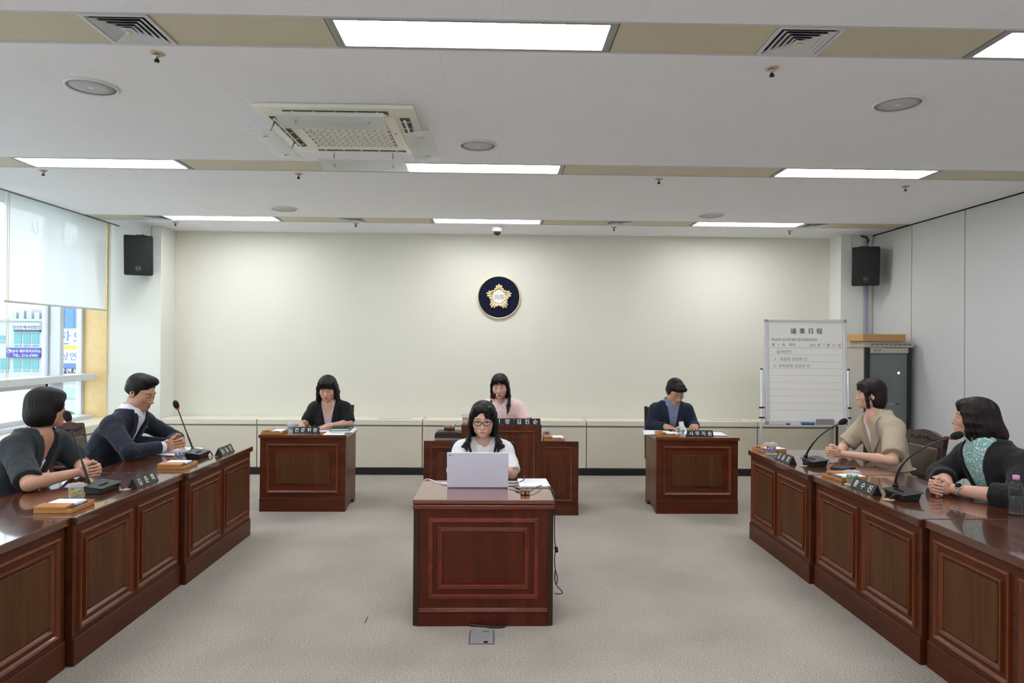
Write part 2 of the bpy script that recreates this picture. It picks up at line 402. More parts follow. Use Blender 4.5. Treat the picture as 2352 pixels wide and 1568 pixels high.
for i, (x, y, lab) in enumerate(((-1.66, 3.35, 'under the near left vent'), (1.376, 3.40, 'under the near right vent'), (-1.65, 5.69, 'of the middle strip left of centre'), (1.354, 5.70, 'of the middle strip right of centre'),
        (-3.74, 5.70, 'beside the window-side middle light'), (3.54, 5.84, 'beside the partition-side middle light'), (-3.77, 8.08, 'under the far vent by the window'), (-1.65, 8.00, 'under the far vent left of centre'), (1.385, 8.07, 'under the far vent right of centre'), (3.53, 8.16, 'under the far vent by the partition'))):
    lab = 'small chrome fire sprinkler ' + lab
    if root: dup(root, (x, y, ZC), 0, lab); continue
    root = thing('fire_sprinkler', lab, 'sprinkler', (x, y, ZC), 0, 'ceiling fire sprinklers')
    bm = bmesh.new(); bm_lathe(bm, [(0.034, 0.0), (0.036, -0.002), (0.026, -0.006), (0.02, -0.004)], 20); obj('escutcheon', bm, mat('brass_plate', S(208, 184, 150), 0.4, metal=0.2), root, True)
    bm = bmesh.new(); bm_lathe(bm, [(0.010, -0.004), (0.018, -0.012), (0.016, -0.018), (0.008, -0.020), (0.008, -0.032)], 12); obj('body', bm, M_chrome, root, True)
    bm = bmesh.new(); bm_lathe(bm, [(0.012, -0.032), (0.013, -0.042), (0.006, -0.043)], 12); obj('heat_bulb', bm, M_black, root, True)
t = thing('dome_camera', 'white dome security camera on the ceiling over the emblem', 'camera', (0.0, 8.14, ZC))
bm = bmesh.new(); bm_lathe(bm, [(0.060, 0.0), (0.062, -0.006), (0.060, -0.03), (0.052, -0.055), (0.044, -0.058)], 28); obj('housing', bm, M_white, t, True)
bm = bmesh.new(); bm_lathe(bm, [(0.0445, -0.056), (0.043, -0.075), (0.033, -0.092), (0.016, -0.101), (0.003, -0.103)], 24); obj('dome', bm, mat('smoked_dome', S(30, 28, 28), 0.08), t, True)

# ceiling cassette air conditioner with clear air deflectors
M_ac = mat('ac_ivory', S(240, 236, 222), 0.4); M_ac2 = mat('ac_grille_white', S(228, 226, 218), 0.45); M_dark = mat('ac_slot_dark', S(70, 74, 80), 0.6)
t = thing('ceiling_air_conditioner', 'square ivory ceiling cassette air conditioner with four deflector plates', 'air conditioner', (-0.965, 4.47, ZC))
H = 0.47
bm = bmesh.new(); bm_box(bm, (-H, -H, -0.03), (H, H, 0.0), 0.012, 2); obj('casing', bm, M_ac, t, 40)
bm = bmesh.new(); bm_box(bm, (-0.345, -0.345, -0.044), (0.345, 0.345, -0.029), 0.007, 2); cp = obj('centre_panel', bm, M_ac, t, 40)
gr = bmesh.new()
for i in range(12):
    for j in range(14):
        x = -0.245 + i * 0.0445 + (0.008 if j % 2 else -0.008); y = -0.235 + j * 0.0362
        bm_box(gr, (x - 0.019, y - 0.0135, -0.050), (x + 0.019, y + 0.0135, -0.043))
g = obj('intake_grille', gr, M_ac2, cp)
box('intake_recess', (-0.275, -0.262, -0.0455), (0.275, 0.262, -0.0435), mat('ac_recess', S(150, 146, 134), 0.6), cp)
box('badge', (0.295, -0.06, -0.045), (0.312, -0.02, -0.044), M_grey, cp)
M_acryl = glassy('clear_acrylic', (0.93, 0.94, 0.90, 1), haze=0.5)
for k in range(4):
    a = k * PI / 2
    bm = bmesh.new(); bm_box(bm, (-0.31, -0.425, -0.034), (0.31, -0.365, -0.028), 0.002); sl = obj('air_slot', bm, M_dark, t); sl.rotation_euler = (0, 0, a)
    for q in range(5):
        f = box('slot_fin', (-0.25 + 0.125 * q - 0.006, -0.422, -0.036), (-0.25 + 0.125 * q + 0.006, -0.368, -0.033), M_ac, sl)
    bm = bmesh.new(); bm_box(bm, (-0.30, -0.402, -0.046), (0.30, -0.388, -0.036), 0.003); obj('vane', bm, M_ac, sl)
    bm = bmesh.new(); bm_box(bm, (-0.31, -0.085, -0.004), (0.31, 0.085, 0.004), 0.002)
    bm_box(bm, (-0.31, -0.085, 0.004), (0.31, -0.079, 0.022))
    d = obj('air_deflector', bm, M_acryl, t)
    # plate hangs below the slot, tipped outwards
    R = Matrix.Rotation(a, 4, 'Z') @ Matrix.Translation((0, -0.475, -0.115)) @ Matrix.Rotation(math.radians(13 if k == 2 else -7), 4, 'X')
    d.matrix_basis = R
    for s in (-0.21, 0.21):
        bm = bmesh.new(); bm_tube(bm, [(s, 0.045, 0.095), (s, 0.02, 0.0), (s, -0.01, -0.006), (s, -0.03, -0.004)], [0.005, 0.005, 0.008, 0.006], 8); obj('hanger', bm, M_chrome, d, True)

# ------------------------------------------------------------------ sill cabinets along back wall and windows
M_cab = mat('cabinet_beige_enamel', S(216, 209, 190), 0.4, bump=(70, 0.04, 0.012)); M_cabtop = mat('cabinet_top_beige', S(224, 219, 202), 0.35, bump=(70, 0.03, 0.01))
M_groove = mat('cabinet_groove', S(140, 140, 138), 0.6)
xs = [-4.058, -2.897, -0.894, 1.115, 3.233, 4.285]
lbls = ['leftmost, beside the window pillar', 'behind the back left desk', 'behind the podium', 'behind the back right desk', 'rightmost, behind the whiteboard']
for i in range(5):
    a, b = xs[i] + 0.006, xs[i + 1] - 0.006
    t = thing('sill_cabinet', 'long low beige cabinet unit on the back wall, ' + lbls[i], 'cabinet', ((a + b) / 2, 8.36, 0), 0, 'low cabinets along the back wall')
    h = (b - a) / 2
    box('body', (-h - 0.005, 0.014, 0.0), (h + 0.005, 0.35, 0.61), M_groove, t)
    box('front_panel', (-h, 0.0, 0.088), (h, 0.016, 0.588), M_cab, t, 0.003)
    box('cabinet_top', (-h, -0.006, 0.606), (h, 0.35, 0.670), M_cabtop, t, 0.004)
    if i in (1, 3):
        g = box('air_grille', (h - 0.55, 0.09, 0.668), (h - 0.15, 0.22, 0.673), M_grey, t)
        for k in range(8): box('grille_bar', (h - 0.54 + k * 0.048, 0.10, 0.673), (h - 0.52 + k * 0.048, 0.21, 0.676), M_cabtop, g)
struct(box('baseboard_back', (-4.42, 8.352, 0), (4.29, 8.374, 0.085), M_kick, None, 0.002), 'black skirting along the back cabinets', 'baseboard')
ys = [8.355, 6.45, 4.55, 2.65, 0.75, YF]
wl = ['nearest the back left pillar', 'beside the man in the navy jacket', 'behind the woman in the charcoal jacket', 'behind the near left desk', 'beside the photographer', 'in the rear corner']
for i in range(5):
    b, a = ys[i] - 0.004, ys[i + 1] + 0.004
    t = thing('window_cabinet', 'low beige cabinet under the windows, ' + wl[i], 'cabinet', (-4.42, (a + b) / 2, 0), 0, 'low cabinets under the windows')
    h = (b - a) / 2
    box('body', (-0.48, -h - 0.003, 0.0), (-0.012, h + 0.003, 0.61), M_groove, t)
    box('front_panel', (-0.014, -h, 0.088), (0.0, h, 0.575), M_cab, t, 0.003)
    box('cabinet_top', (-0.48, -h, 0.596), (0.008, h, 0.680), M_cabtop, t, 0.004)
struct(box('baseboard_left', (-4.436, YF, 0), (-4.416, 8.352, 0.085), M_kick, None, 0.002), 'black skirting along the window cabinets', 'baseboard')
struct(box('wall_left', (-5.06, YF, -0.1), (-4.90, 8.36, 0.68), M_pillar), 'low wall under the windows', 'wall')

# ------------------------------------------------------------------ windows
M_pane = glassy('window_glass', (0.93, 0.97, 0.98, 1)); M_hazepane = glassy('hazy_window_glass', (0.92, 0.96, 0.97, 1), haze=0.25)
M_jamb = mat('varnished_jamb', S(228, 198, 142), 0.5, bump=(12, 0.05, 0.10))
win = sempty('window_1', 'aluminium framed windows along the left wall', 'window', (-5.0, 0, 0))
def wbox(n, x0, x1, y0, y1, z0, z1, m=M_alu, b=0.003): return box(n, (x0, y0, z0), (x1, y1, z1), m, win, b)
mull = [7.755, 5.86, 3.96, 2.06, 0.16]
for my in mull:
    wbox('mullion', -0.06, 0.14, my - 0.032, my + 0.032, 0.70, 3.10)
    wbox('sash_edge', -0.02, 0.02, my - 0.055, my - 0.032, 1.20, 3.10, M_grey)
wbox('transom', -0.05, 0.20, YF, 8.29, 1.138, 1.212)
wbox('bottom_rail', -0.06, 0.17, YF, 8.29, 0.68, 0.722)
wbox('top_rail', -0.05, 0.05, YF, 8.36, 2.98, 3.10)
wbox('window_jamb', -0.06, 0.30, 8.345, 8.37, 0.68, 3.10, M_jamb, 0)
wbox('jamb_edge', -0.03, 0.03, 8.30, 8.345, 0.70, 3.10)
prev = 8.345
for i, my in enumerate(mull + [YF]):
    wbox('window_pane', -0.003, 0.003, my + 0.0 if my == YF else my + 0.032, prev - 0.002, 1.212, 2.98, M_pane, 0)
    wbox('window_pane', -0.003, 0.003, my + 0.0 if my == YF else my + 0.032, prev - 0.002, 0.722, 1.138, M_pane if i == 0 else M_hazepane, 0)
    if i > 0:   # opening sash under the transom
        a, b = my + 0.05, prev - 0.05
        for (y0, y1, z0, z1) in ((a, b, 1.085, 1.135), (a, b, 0.722, 0.772), (a, a + 0.045, 0.722, 1.135), (b - 0.045, b, 0.722, 1.135)): wbox('sash_rail', 0.005, 0.06, y0, y1, z0, z1)
        box('sash_catch', (0.06, (a + b) / 2 - 0.05, 0.74), (0.11, (a + b) / 2 + 0.05, 0.775), mat('catch_beige', S(190, 180, 160), 0.5), win, 0.006)
    prev = my - (0.055 if my in mull else 0)
# lettering stuck on the outside of the glass, showing through the blind
M_cyan = mat('cyan_vinyl', S(70, 160, 178), 0.5)
for i, ch in enumerate('사상구의회'):
    text('vinyl_letter', ch, 0.19, M_cyan, win, (-0.008, 7.50 + i * 0.165 + (0.0 if i < 2 else 0.04), 2.80 - 0.01 * i), (PI / 2, 0, PI / 2), 0.0005, 1, 0.0)

# roller blinds
def blind_material():
    m = bpy.data.materials.new('blind_fabric'); m.use_nodes = True; N = m.node_tree.nodes; K = m.node_tree.links
    for n in list(N):
        if n.type != 'OUTPUT_MATERIAL': N.remove(n)
    out = [n for n in N if n.type == 'OUTPUT_MATERIAL'][0]
    d = N.new('ShaderNodeBsdfDiffuse'); d.inputs['Color'].default_value = S(232, 236, 236)
    t = N.new('ShaderNodeBsdfTranslucent'); t.inputs['Color'].default_value = S(225, 232, 234)
    tr = N.new('ShaderNodeBsdfTransparent'); tr.inputs['Color'].default_value = (1, 1, 1, 1)
    a = N.new('ShaderNodeMixShader'); a.inputs[0].default_value = 0.35; K.new(d.outputs[0], a.inputs[1]); K.new(t.outputs[0], a.inputs[2])
    b = N.new('ShaderNodeMixShader'); b.inputs[0].default_value = 0.07; K.new(a.outputs[0], b.inputs[1]); K.new(tr.outputs[0], b.inputs[2])
    K.new(b.outputs[0], out.inputs['Surface'])
    return m
M_blind = blind_material()
M_chain = mat('bead_chain_brass', S(214, 190, 130), 0.4)
for i, (y0, y1) in enumerate(((6.56, 8.235), (4.62, 6.44), (2.7, 4.52), (0.8, 2.6))):
    t = thing('roller_blind', 'white roller blind pulled halfway down, ' + ['nearest the back left pillar', 'second from the back left pillar', 'third from the back left pillar', 'fourth from the back left pillar', 'fifth from the back left pillar'][i], 'blind', (-4.655, (y0 + y1) / 2, 1.96), 0, 'roller blinds')
    h = (y1 - y0) / 2
    bm = bmesh.new(); n = 12
    vv = [[bm.verts.new((0.004 * math.sin(j * 0.9) * (1 - k), -h + 2 * h * j / n, 0.012 + 1.10 * k)) for j in range(n + 1)] for k in (0, 1)]
    for j in range(n): bm.faces.new((vv[0][j], vv[0][j + 1], vv[1][j + 1], vv[1][j]))
    obj('blind_sheet', bm, M_blind, t, True)
    bm = bmesh.new(); bm_lathe(bm, [(0.011, -h), (0.011, h)], 10, 'Y', (0, 0, 0.011)); obj('bottom_bar', bm, mat('blind_bar', S(208, 211, 211), 0.45), t, True)
    bm = bmesh.new(); bm_lathe(bm, [(0.022, -h), (0.022, h)], 14, 'Y', (-0.02, 0, 1.10)); obj('roller', bm, M_white, t, True)
    for yy, lo in ((-h - 0.02 if i else -h + 0.02, -0.82), (h + 0.045, -0.74)):
        if i and yy > 0: continue
        bm = bmesh.new(); loop = [(0.02, yy - 0.012, 1.05)] + [(0.02, yy - 0.012, z) for z in (0.5, 0.0, lo + 0.03)] + [(0.02, yy, lo)] + [(0.02, yy + 0.012, lo + 0.03), (0.02, yy + 0.012, 0.5), (0.02, yy + 0.012, 1.05)]
        bm_tube(bm, loop, 0.0022, 6); obj('bead_chain', bm, M_chain, t, True)
# ------------------------------------------------------------------ outside the windows
M_bw = mat('facade_white', S(172, 177, 182), 0.7, bump=(0.8, 0.02, 0.04)); M_teal = mat('facade_teal_glass', S(88, 152, 154), 0.3); M_blueg = mat('facade_blue_glass', S(72, 122, 176), 0.25)
M_purple = mat('sign_purple', S(58, 58, 150), 0.6); M_signw = mat('sign_white', S(184, 188, 192), 0.6); M_signb = mat('sign_blue_letter', S(74, 112, 176), 0.6)
M_yel = mat('sign_yellow', S(196, 166, 82), 0.6); M_signdk = mat('sign_grey_letter', S(52, 64, 92), 0.6); M_line = mat('facade_line', S(150, 170, 190), 0.6)
struct(box('floor_street', (-140, -20, -9.4), (-12, 140, -9.0), mat('street_grey', S(190, 192, 190), 0.9, bump=(0.3, 0.1, 0.15))), 'pale street and forecourt seen below the windows', 'street')
# facades stand at real distances; bearings are turned into plain metres on each facade plane
def fx(px, y): return y * math.tan(math.atan((px - 1176) / 1568.0) + 0.02295)
def fz(py, y): return 1.6 - (py - 783) / 1568.0 * y * 0.984
Y1 = 75.0
b1 = thing('office_building', 'white office building with teal windows and a purple sign', 'building', (fx(30, Y1), Y1, -9))
def at1(px, py): return (fx(px, Y1) - fx(30, Y1), fz(py, Y1) + 9)
def rect(n, p0, p1, d0, d1, m, parent, at): 
    (x0, z1), (x1, z0) = at(*p0), at(*p1)
    return box(n, (x0, d0, z0), (x1, d1, z1), m, parent)
rect('wall', (-260, 737), (103, 1000), 0, 8, M_bw, b1, at1)
rect('roof_parapet', (-260, 733), (104, 738), -0.2, 8, M_bw, b1, at1)
for (px0, px1, p0, p1) in ((33, 50, 764, 790), (54, 70, 764, 790), (74, 90, 764, 790), (32, 49, 824, 848), (53, 70, 824, 848), (73, 90, 824, 848), (-5, 12, 772, 783), (2, 22, 824, 850), (-40, -10, 824, 850), (-40, -10, 764, 790)):
    w = rect('facade_window', (px0, p0), (px1, p1), -0.06, 0.1, M_teal, b1, at1)
    rect('vent_pane', (px0 + 1, p1 + 3), (px0 + 7, p1 + 6), -0.06, 0.1, M_teal, b1, at1); rect('vent_pane', (px1 - 7, p1 + 3), (px1 - 1, p1 + 6), -0.06, 0.1, M_teal, b1, at1)
for k in range(5):
    rect('rooftop_unit', (2 + 18 * k, 716 - (k % 3) * 4), (14 + 18 * k, 734), 1.5, 4, M_bw, b1, at1)
s = rect('fascia_sign', (34, 743), (94, 764), -0.25, 0, M_signw, b1, at1); x, z = at1(64, 752)
text('sign_lettering', '강산손해사정법인', 0.40, M_signdk, b1, (x, -0.27, z), RX, 0.01)
rect('sign_strip', (35, 758), (94, 763), -0.28, 0, M_signdk, b1, at1)
s = rect('fascia_sign', (19, 800), (95, 822), -0.3, 0, M_purple, b1, at1); x, z = at1(62, 807)
text('sign_lettering', '백삼식 세무회계사무소', 0.36, M_signw, b1, (x, -0.32, z), RX, 0.01, 1, 0.01); x, z = at1(63, 817)
text('sign_lettering', 'TEL: 316-2900', 0.40, M_signw, b1, (x, -0.32, z), RX, 0.01, 1.1, 0.01)
x, z = at1(25, 807); bm = bmesh.new(); bm_lathe(bm, [(0.16, -0.32), (0.21, -0.32), (0.21, -0.31), (0.16, -0.31)], 20, 'Y', (x, 0, z), caps=False); obj('sign_emblem', bm, M_signw, b1)
Y2 = 62.0
b2 = thing('clinic_building', 'blue glass clinic building with large lettered sign bands', 'building', (fx(160, Y2), Y2, -9))
def at2(px, py): return (fx(px, Y2) - fx(160, Y2), fz(py, Y2) + 9)
rect('wall', (104, 560), (330, 1000), 0, 12, M_bw, b2, at2)
for k in range(9):
    for j in range(7):
        rect('curtain_pane', (105 + 22 * k, 600 + 22 * j - 0), (126 + 22 * k, 620.5 + 22 * j), -0.08, 0.1, M_blueg, b2, at2)
rect('sign_band', (104, 757), (330, 793), -0.3, 0, M_signw, b2, at2)
rect('sign_band', (104, 793), (330, 803), -0.28, 0, M_yel, b2, at2)
rect('sign_band', (104, 803), (330, 834), -0.3, 0, M_signw, b2, at2)
rect('sign_band', (104, 834), (330, 845), -0.28, 0, M_signb, b2, at2)
rect('sign_band', (104, 845), (330, 860), -0.34, 0, M_signdk, b2, at2)
for px, ch in ((118, '하'), (152, '한'), (186, '의'), (220, '원')):
    x, z = at2(px, 775); text('sign_lettering', ch, 1.35, M_signb, b2, (x, -0.32, z), RX, 0.01)
for i, ch in enumerate('상연세비앤이'):
    x, z = at2(154 + 19.5 * i, 818); text('sign_lettering', ch, 0.78, M_signb, b2, (x, -0.32, z), RX, 0.01)
    x, z = at2(149 + 15.5 * i, 852); text('sign_lettering', ch, 0.56, M_signw, b2, (x, -0.36, z), RX, 0.01, 1, 0.012)
for (px0, px1, p0, p1) in ((146, 212, 872, 880), (146, 230, 893, 915)): rect('ground_floor_window', (px0, p0), (px1, p1), -0.1, 0.1, M_line, b2, at2)
# street trees
M_leaf = mat('hazy_leaf', S(120, 150, 110), 0.8, bump=(3, 0.4, 0.3)); M_bark = mat('bark', S(110, 95, 80), 0.9)
def tree(x, y, h, r, lab):
    t = thing('street_tree', lab, 'tree', (x, y, -9), 0, 'street trees outside')
    bm = bmesh.new(); bm_tube(bm, [(0, 0, 0), (0.1, 0, h * 0.4), (0, 0.1, h * 0.8)], [0.18, 0.13, 0.06], 7); obj('trunk', bm, M_bark, t)
    bm = bmesh.new(); rnd = random.Random(int(x * 10))
    for k in range(160):
        a, e, q = rnd.random() * 6.28, rnd.random() * 3.0 - 1.4, r * (0.45 + 0.55 * rnd.random())
        c = Vector((q * math.cos(a) * math.cos(e), q * math.sin(a) * math.cos(e), h * 0.85 + 0.7 * q * math.sin(e))); s = 0.28 * r
        d1 = Vector((rnd.uniform(-1, 1), rnd.uniform(-1, 1), rnd.uniform(-1, 1))).normalized() * s; d2 = d1.orthogonal().normalized() * s * 0.6
        bm.faces.new([bm.verts.new(c + d1), bm.verts.new(c + d2), bm.verts.new(c - d1), bm.verts.new(c - d2)])
    obj('crown', bm, M_leaf, t)
tree(fx(196, 50), 50, 5.2, 1.6, 'green street tree in front of the clinic building, taller one')
tree(fx(168, 38), 38, 2.9, 1.1, 'low green street tree in front of the clinic building')
tree(fx(30, 45), 45, 4.2, 1.6, 'green street tree in front of the office building')
# ------------------------------------------------------------------ wooden furniture
W_top_y = wood('side_desk_top', S(52, 22, 10), S(98, 48, 25), 'Y', 0.22, 0.9, 0.8)
W_edge_y = wood('side_desk_edge', S(58, 27, 14), S(104, 54, 30), 'Y', 0.3, 0.7, 1.0)
W_body_y = wood('side_desk_rail', S(56, 24, 10), S(92, 44, 20), 'Y', 0.4, 0.0, 0.9, spec=0.28)
W_frame = wood('desk_moulding', S(78, 34, 13), S(118, 58, 26), 'Z', 0.3, 0.15, 1.1, spec=0.35)
W_panel = wood('desk_panel_veneer', S(58, 33, 15), S(96, 58, 29), 'Z', 0.5, 0.0, 1.0, spec=0.22)
W_top_x = wood('back_desk_top', S(72, 32, 15), S(118, 64, 36), 'X', 0.24, 0.7, 0.8)
W_body_x = wood('back_desk_rail', S(62, 24, 11), S(100, 44, 21), 'X', 0.4, 0.0, 0.9, spec=0.28)
W_body_z = wood('back_desk_side', S(70, 36, 18), S(110, 64, 36), 'Z', 0.38, 0.1, 0.9, spec=0.35)
W_red_x = wood('front_desk_red', S(84, 28, 15), S(128, 50, 29), 'X', 0.28, 0.3, 0.9, spec=0.35)
W_red_z = wood('front_desk_red_upright', S(58, 20, 10), S(92, 36, 20), 'Z', 0.4, 0.0, 0.8, spec=0.25)
W_red_m = wood('front_desk_moulding_lit', S(96, 36, 20), S(140, 60, 38), 'X', 0.26, 0.3, 0.9)  # lighter than the desk wood: light catching the mouldings is put into the colour
W_red_top = wood('front_desk_top', S(96, 46, 34), S(136, 70, 54), 'X', 0.16, 0.9, 0.7)
W_post = wood('front_desk_post', S(36, 22, 13), S(62, 40, 25), 'Z', 0.4, 0.0, 1.2, spec=0.3)
W_pod = wood('podium_walnut', S(48, 20, 9), S(96, 46, 23), 'Z', 0.42, 0.0, 0.6, contrast=0.7, spec=0.28)
W_pod_x = wood('podium_walnut_rail', S(50, 21, 10), S(98, 45, 22), 'X', 0.42, 0.0, 0.6, contrast=0.7, spec=0.28)
M_gap = mat('groove_black', S(20, 14, 12), 0.7)

def raised_panel(parent, x0, x1, z0, z1, y, s, frame_m, panel_m, axis='Y', name='door_panel', cut=0.0, fw=0.055, rel=1.0, inner=True):
    """outer moulding, flat border, inner moulding and raised field on a face at y; s = outward direction"""
    A = lambda ins, d: (ins, y + s * d * rel)
    bm = bmesh.new(); bm_frame(bm, x0, x1, z0, z1, [A(0, 0.0), A(0.002, 0.012), A(0.010, 0.016), A(0.018, 0.010), A(0.024, 0.004), A(0.026, 0.0)], axis)
    pn = obj(name, bm, frame_m, parent)
    i = 0.026 + fw * 0.35
    if inner:
        bm = bmesh.new(); bm_frame(bm, x0, x1, z0, z1, [A(i, 0.0), A(i + 0.002, 0.013), A(i + 0.009, 0.015), A(i + 0.017, 0.006), A(i + 0.021, 0.002)], axis); obj('inner_moulding', bm, frame_m, pn)
    j = i + 0.028
    u0, u1, v0, v1 = x0 + j, x1 - j, z0 + j, z1 - j
    c = 0.012
    poly = [(u0 + c, v0), (u1 - c, v0), (u1, v0 + c), (u1, v1 - c), (u1 - c, v1), (u0 + c, v1), (u0, v1 - c), (u0, v0 + c)]
    bm = bmesh.new(); bm_prism(bm, poly, y - s * 0.002, y + s * 0.007, axis, 0.003); obj('raised_field', bm, panel_m, pn)
    return pn

# three desk units on either side; local: length along Y (0..len), front face towards the aisle (s * X)
def side_desk(y0, y1, xf, s, lab):
    Ld = y1 - y0; t = thing('side_desk', lab, 'desk', (xf, y0, 0), 0, 'side desks with raised panels'); H = 0.737
    d = -s                                    # away from the aisle
    def bx(n, x0, x1, a, b, z0, z1, m, bev=0.0): return box(n, (min(d * x0, d * x1), a, z0), (max(d * x0, d * x1), b, z1), m, t, bev)
    bx('desk_top', -0.012, 0.655, 0.003, Ld - 0.003, H - 0.042, H, W_top_y, 0.005)
    bx('front_board', 0.012, 0.04, 0.006, Ld - 0.006, 0.0, H - 0.042, W_body_y)
    bx('plinth', 0.002, 0.014, 0.006, Ld - 0.006, 0.0, 0.135, W_body_y, 0.002)
    bx('side_board', 0.04, 0.60, 0.010, 0.035, 0.0, H - 0.042, W_body_y); bx('side_board', 0.04, 0.60, Ld - 0.035, Ld - 0.010, 0.0, H - 0.042, W_body_y)
    bx('shelf', 0.04, 0.40, 0.035, Ld - 0.035, H - 0.20, H - 0.18, W_body_y)
    w = (Ld - 0.10 - 0.05) / 2
    for k in range(2):
        a = 0.05 + k * (w + 0.05)
        raised_panel(t, a, a + w, 0.165, H - 0.085, d * 0.012, s, W_frame, W_panel, 'X', 'panel_frame')
    return t
# small fan of the rows as measured
side_desk(4.545, 5.74, -2.03, 1, 'dark brown panelled desk unit farthest from the camera in the left row')
side_desk(3.40, 4.54, -2.06, 1, 'dark brown panelled desk unit in the middle of the left row')
side_desk(2.24, 3.395, -2.09, 1, 'dark brown panelled desk unit nearest the camera in the left row')
side_desk(4.56, 5.66, 2.12, -1, 'dark brown panelled desk unit farthest from the camera in the right row')
side_desk(3.395, 4.555, 2.145, -1, 'dark brown panelled desk unit in the middle of the right row')
side_desk(2.23, 3.39, 2.17, -1, 'dark brown panelled desk unit nearest the camera in the right row')

# the two clerks' desks at the back
def clerk_desk(x0, x1, y0, flip, lab):
    w = x1 - x0; t = thing('clerk_desk', lab, 'desk', ((x0 + x1) / 2, y0, 0), 0, 'clerk desks at the back'); h = w / 2; H = 0.727; D = 0.47
    box('desk_top', (-h - 0.012, -0.018, H - 0.03), (h + 0.012, D + 0.02, H), W_top_x, t, 0.004)
    box('front_board', (-h, 0.0, 0.0), (h, 0.022, H - 0.03), W_body_x, t)
    box('plinth', (-h, -0.010, 0.0), (h, 0.002, 0.125), W_body_x, t, 0.002)
    raised_panel(t, -h + 0.065, h - 0.065, 0.175, H - 0.085, 0.0, -1, W_frame, W_panel, 'Y', 'panel_frame', fw=0.09, inner=False)
    for s in (-1, 1):   # side boards with a cut-away foot
        poly = [(0.022, 0), (0.07, 0), (0.10, 0.05), (D - 0.12, 0.05), (D - 0.08, 0.0), (D, 0.0), (D, H - 0.03), (0.022, H - 0.03)]
        bm = bmesh.new(); a, b = sorted((s * h, s * (h - 0.025))); bm_prism(bm, poly, a, b, 'X'); obj('side_board', bm, W_body_z, t)
    box('drawer_shelf', (-h + 0.025, 0.05, H - 0.09), (h - 0.025, D - 0.03, H - 0.07), W_body_x, t)
    return t
clerk_desk(-2.232, -1.425, 6.53, 1, 'brown panelled desk at the back left, in front of the woman writing')
clerk_desk(1.535, 2.318, 6.48, -1, 'brown panelled desk at the back right, in front of the man reading')

# stepped podium
t = thing('podium_desk', 'stepped walnut podium desk under the emblem, taller in the middle', 'desk', (0.055, 6.41, 0))
def octa_panel(x0, x1, z0, z1, y):
    bm = bmesh.new(); A = lambda i, d: (i, y - d); bm_frame(bm, x0, x1, z0, z1, [A(0, 0), A(0.002, 0.008), A(0.009, 0.009), A(0.016, 0.002), A(0.017, 0)], 'Y'); pn = obj('panel_frame', bm, W_frame, t)
    i = 0.052; u0, u1, v0, v1 = x0 + i, x1 - i, z0 + i, z1 - i; c = 0.028
    poly = [(u0 + c, v0), (u1 - c, v0), (u1 - c, v0 + 0.012), (u1, v0 + c + 0.012), (u1, v1 - c - 0.012), (u1 - c, v1 - 0.012), (u1 - c, v1), (u0 + c, v1), (u0 + c, v1 - 0.012), (u0, v1 - c - 0.012), (u0, v0 + c + 0.012), (u0 + c, v0 + 0.012)]
    bm = bmesh.new(); bm_prism(bm, poly, y + 0.002, y - 0.006, 'Y', 0.003); obj('raised_field', bm, W_pod, pn)
W0 = 0.727
box('front_board', (-W0, 0.0, 0.0), (W0, 0.025, 0.690), W_pod_x, t)
box('centre_front', (-0.376, -0.004, 0.0), (0.376, 0.025, 0.842), W_pod, t, 0.002)
box('plinth', (-W0 - 0.001, -0.012, 0.0), (W0 + 0.001, 0.0, 0.085), W_pod_x, t, 0.002)
box('low_top', (-W0, 0.0252, 0.664), (-0.376, 0.60, 0.690), W_top_x, t, 0.003); box('low_top', (0.376, 0.0252, 0.664), (W0, 0.60, 0.690), W_top_x, t, 0.003)
box('reading_top', (-0.3755, 0.0252, 0.815), (0.376, 0.22, 0.842), W_pod_x, t, 0.003); box('writing_top', (-0.376, 0.20, 0.705), (0.376, 0.60, 0.73), W_top_x, t, 0.003)
box('step_side', (-0.3758, 0.0252, 0.69), (-0.354, 0.22, 0.84), W_pod, t); box('step_side', (0.354, 0.0252, 0.69), (0.3758, 0.22, 0.84), W_pod, t)
for x in (-W0, -0.39, 0.366, W0 - 0.024): box('side_board', (x, 0.025, 0.0), (x + 0.024, 0.58, 0.664), W_pod, t)
octa_panel(-W0 + 0.06, -0.376 - 0.045, 0.13, 0.64, 0.0); octa_panel(0.376 + 0.03, W0 - 0.06, 0.13, 0.64, 0.0); octa_panel(-0.376 + 0.06, 0.376 - 0.06, 0.13, 0.79, -0.004)

# recorder's desk in front
t = thing('recorder_desk', 'reddish brown panelled desk standing alone in the front centre', 'desk', (-0.064, 3.885, 0)); h = 0.402
box('desk_top', (-h, -0.008, 0.694), (h, 0.545, 0.717), W_red_top, t, 0.003); box('top_groove', (-h + 0.004, -0.004, 0.685), (h - 0.004, 0.54, 0.695), M_gap, t)
box('under_top', (-h, -0.008, 0.662), (h, 0.545, 0.686), W_red_x, t, 0.003)
box('front_board', (-h + 0.035, 0.004, 0.0), (h - 0.035, 0.024, 0.662), W_red_z, t)
box('front_post', (-h + 0.005, 0.0, 0.004), (-h + 0.036, 0.05, 0.662), W_post, t, 0.002); box('front_post', (h - 0.036, 0.0, 0.004), (h - 0.005, 0.05, 0.662), W_post, t, 0.002)
box('side_board', (-h + 0.008, 0.05, 0.004), (-h + 0.03, 0.52, 0.662), W_red_z, t); box('side_board', (h - 0.03, 0.05, 0.004), (h - 0.008, 0.52, 0.662), W_red_z, t)
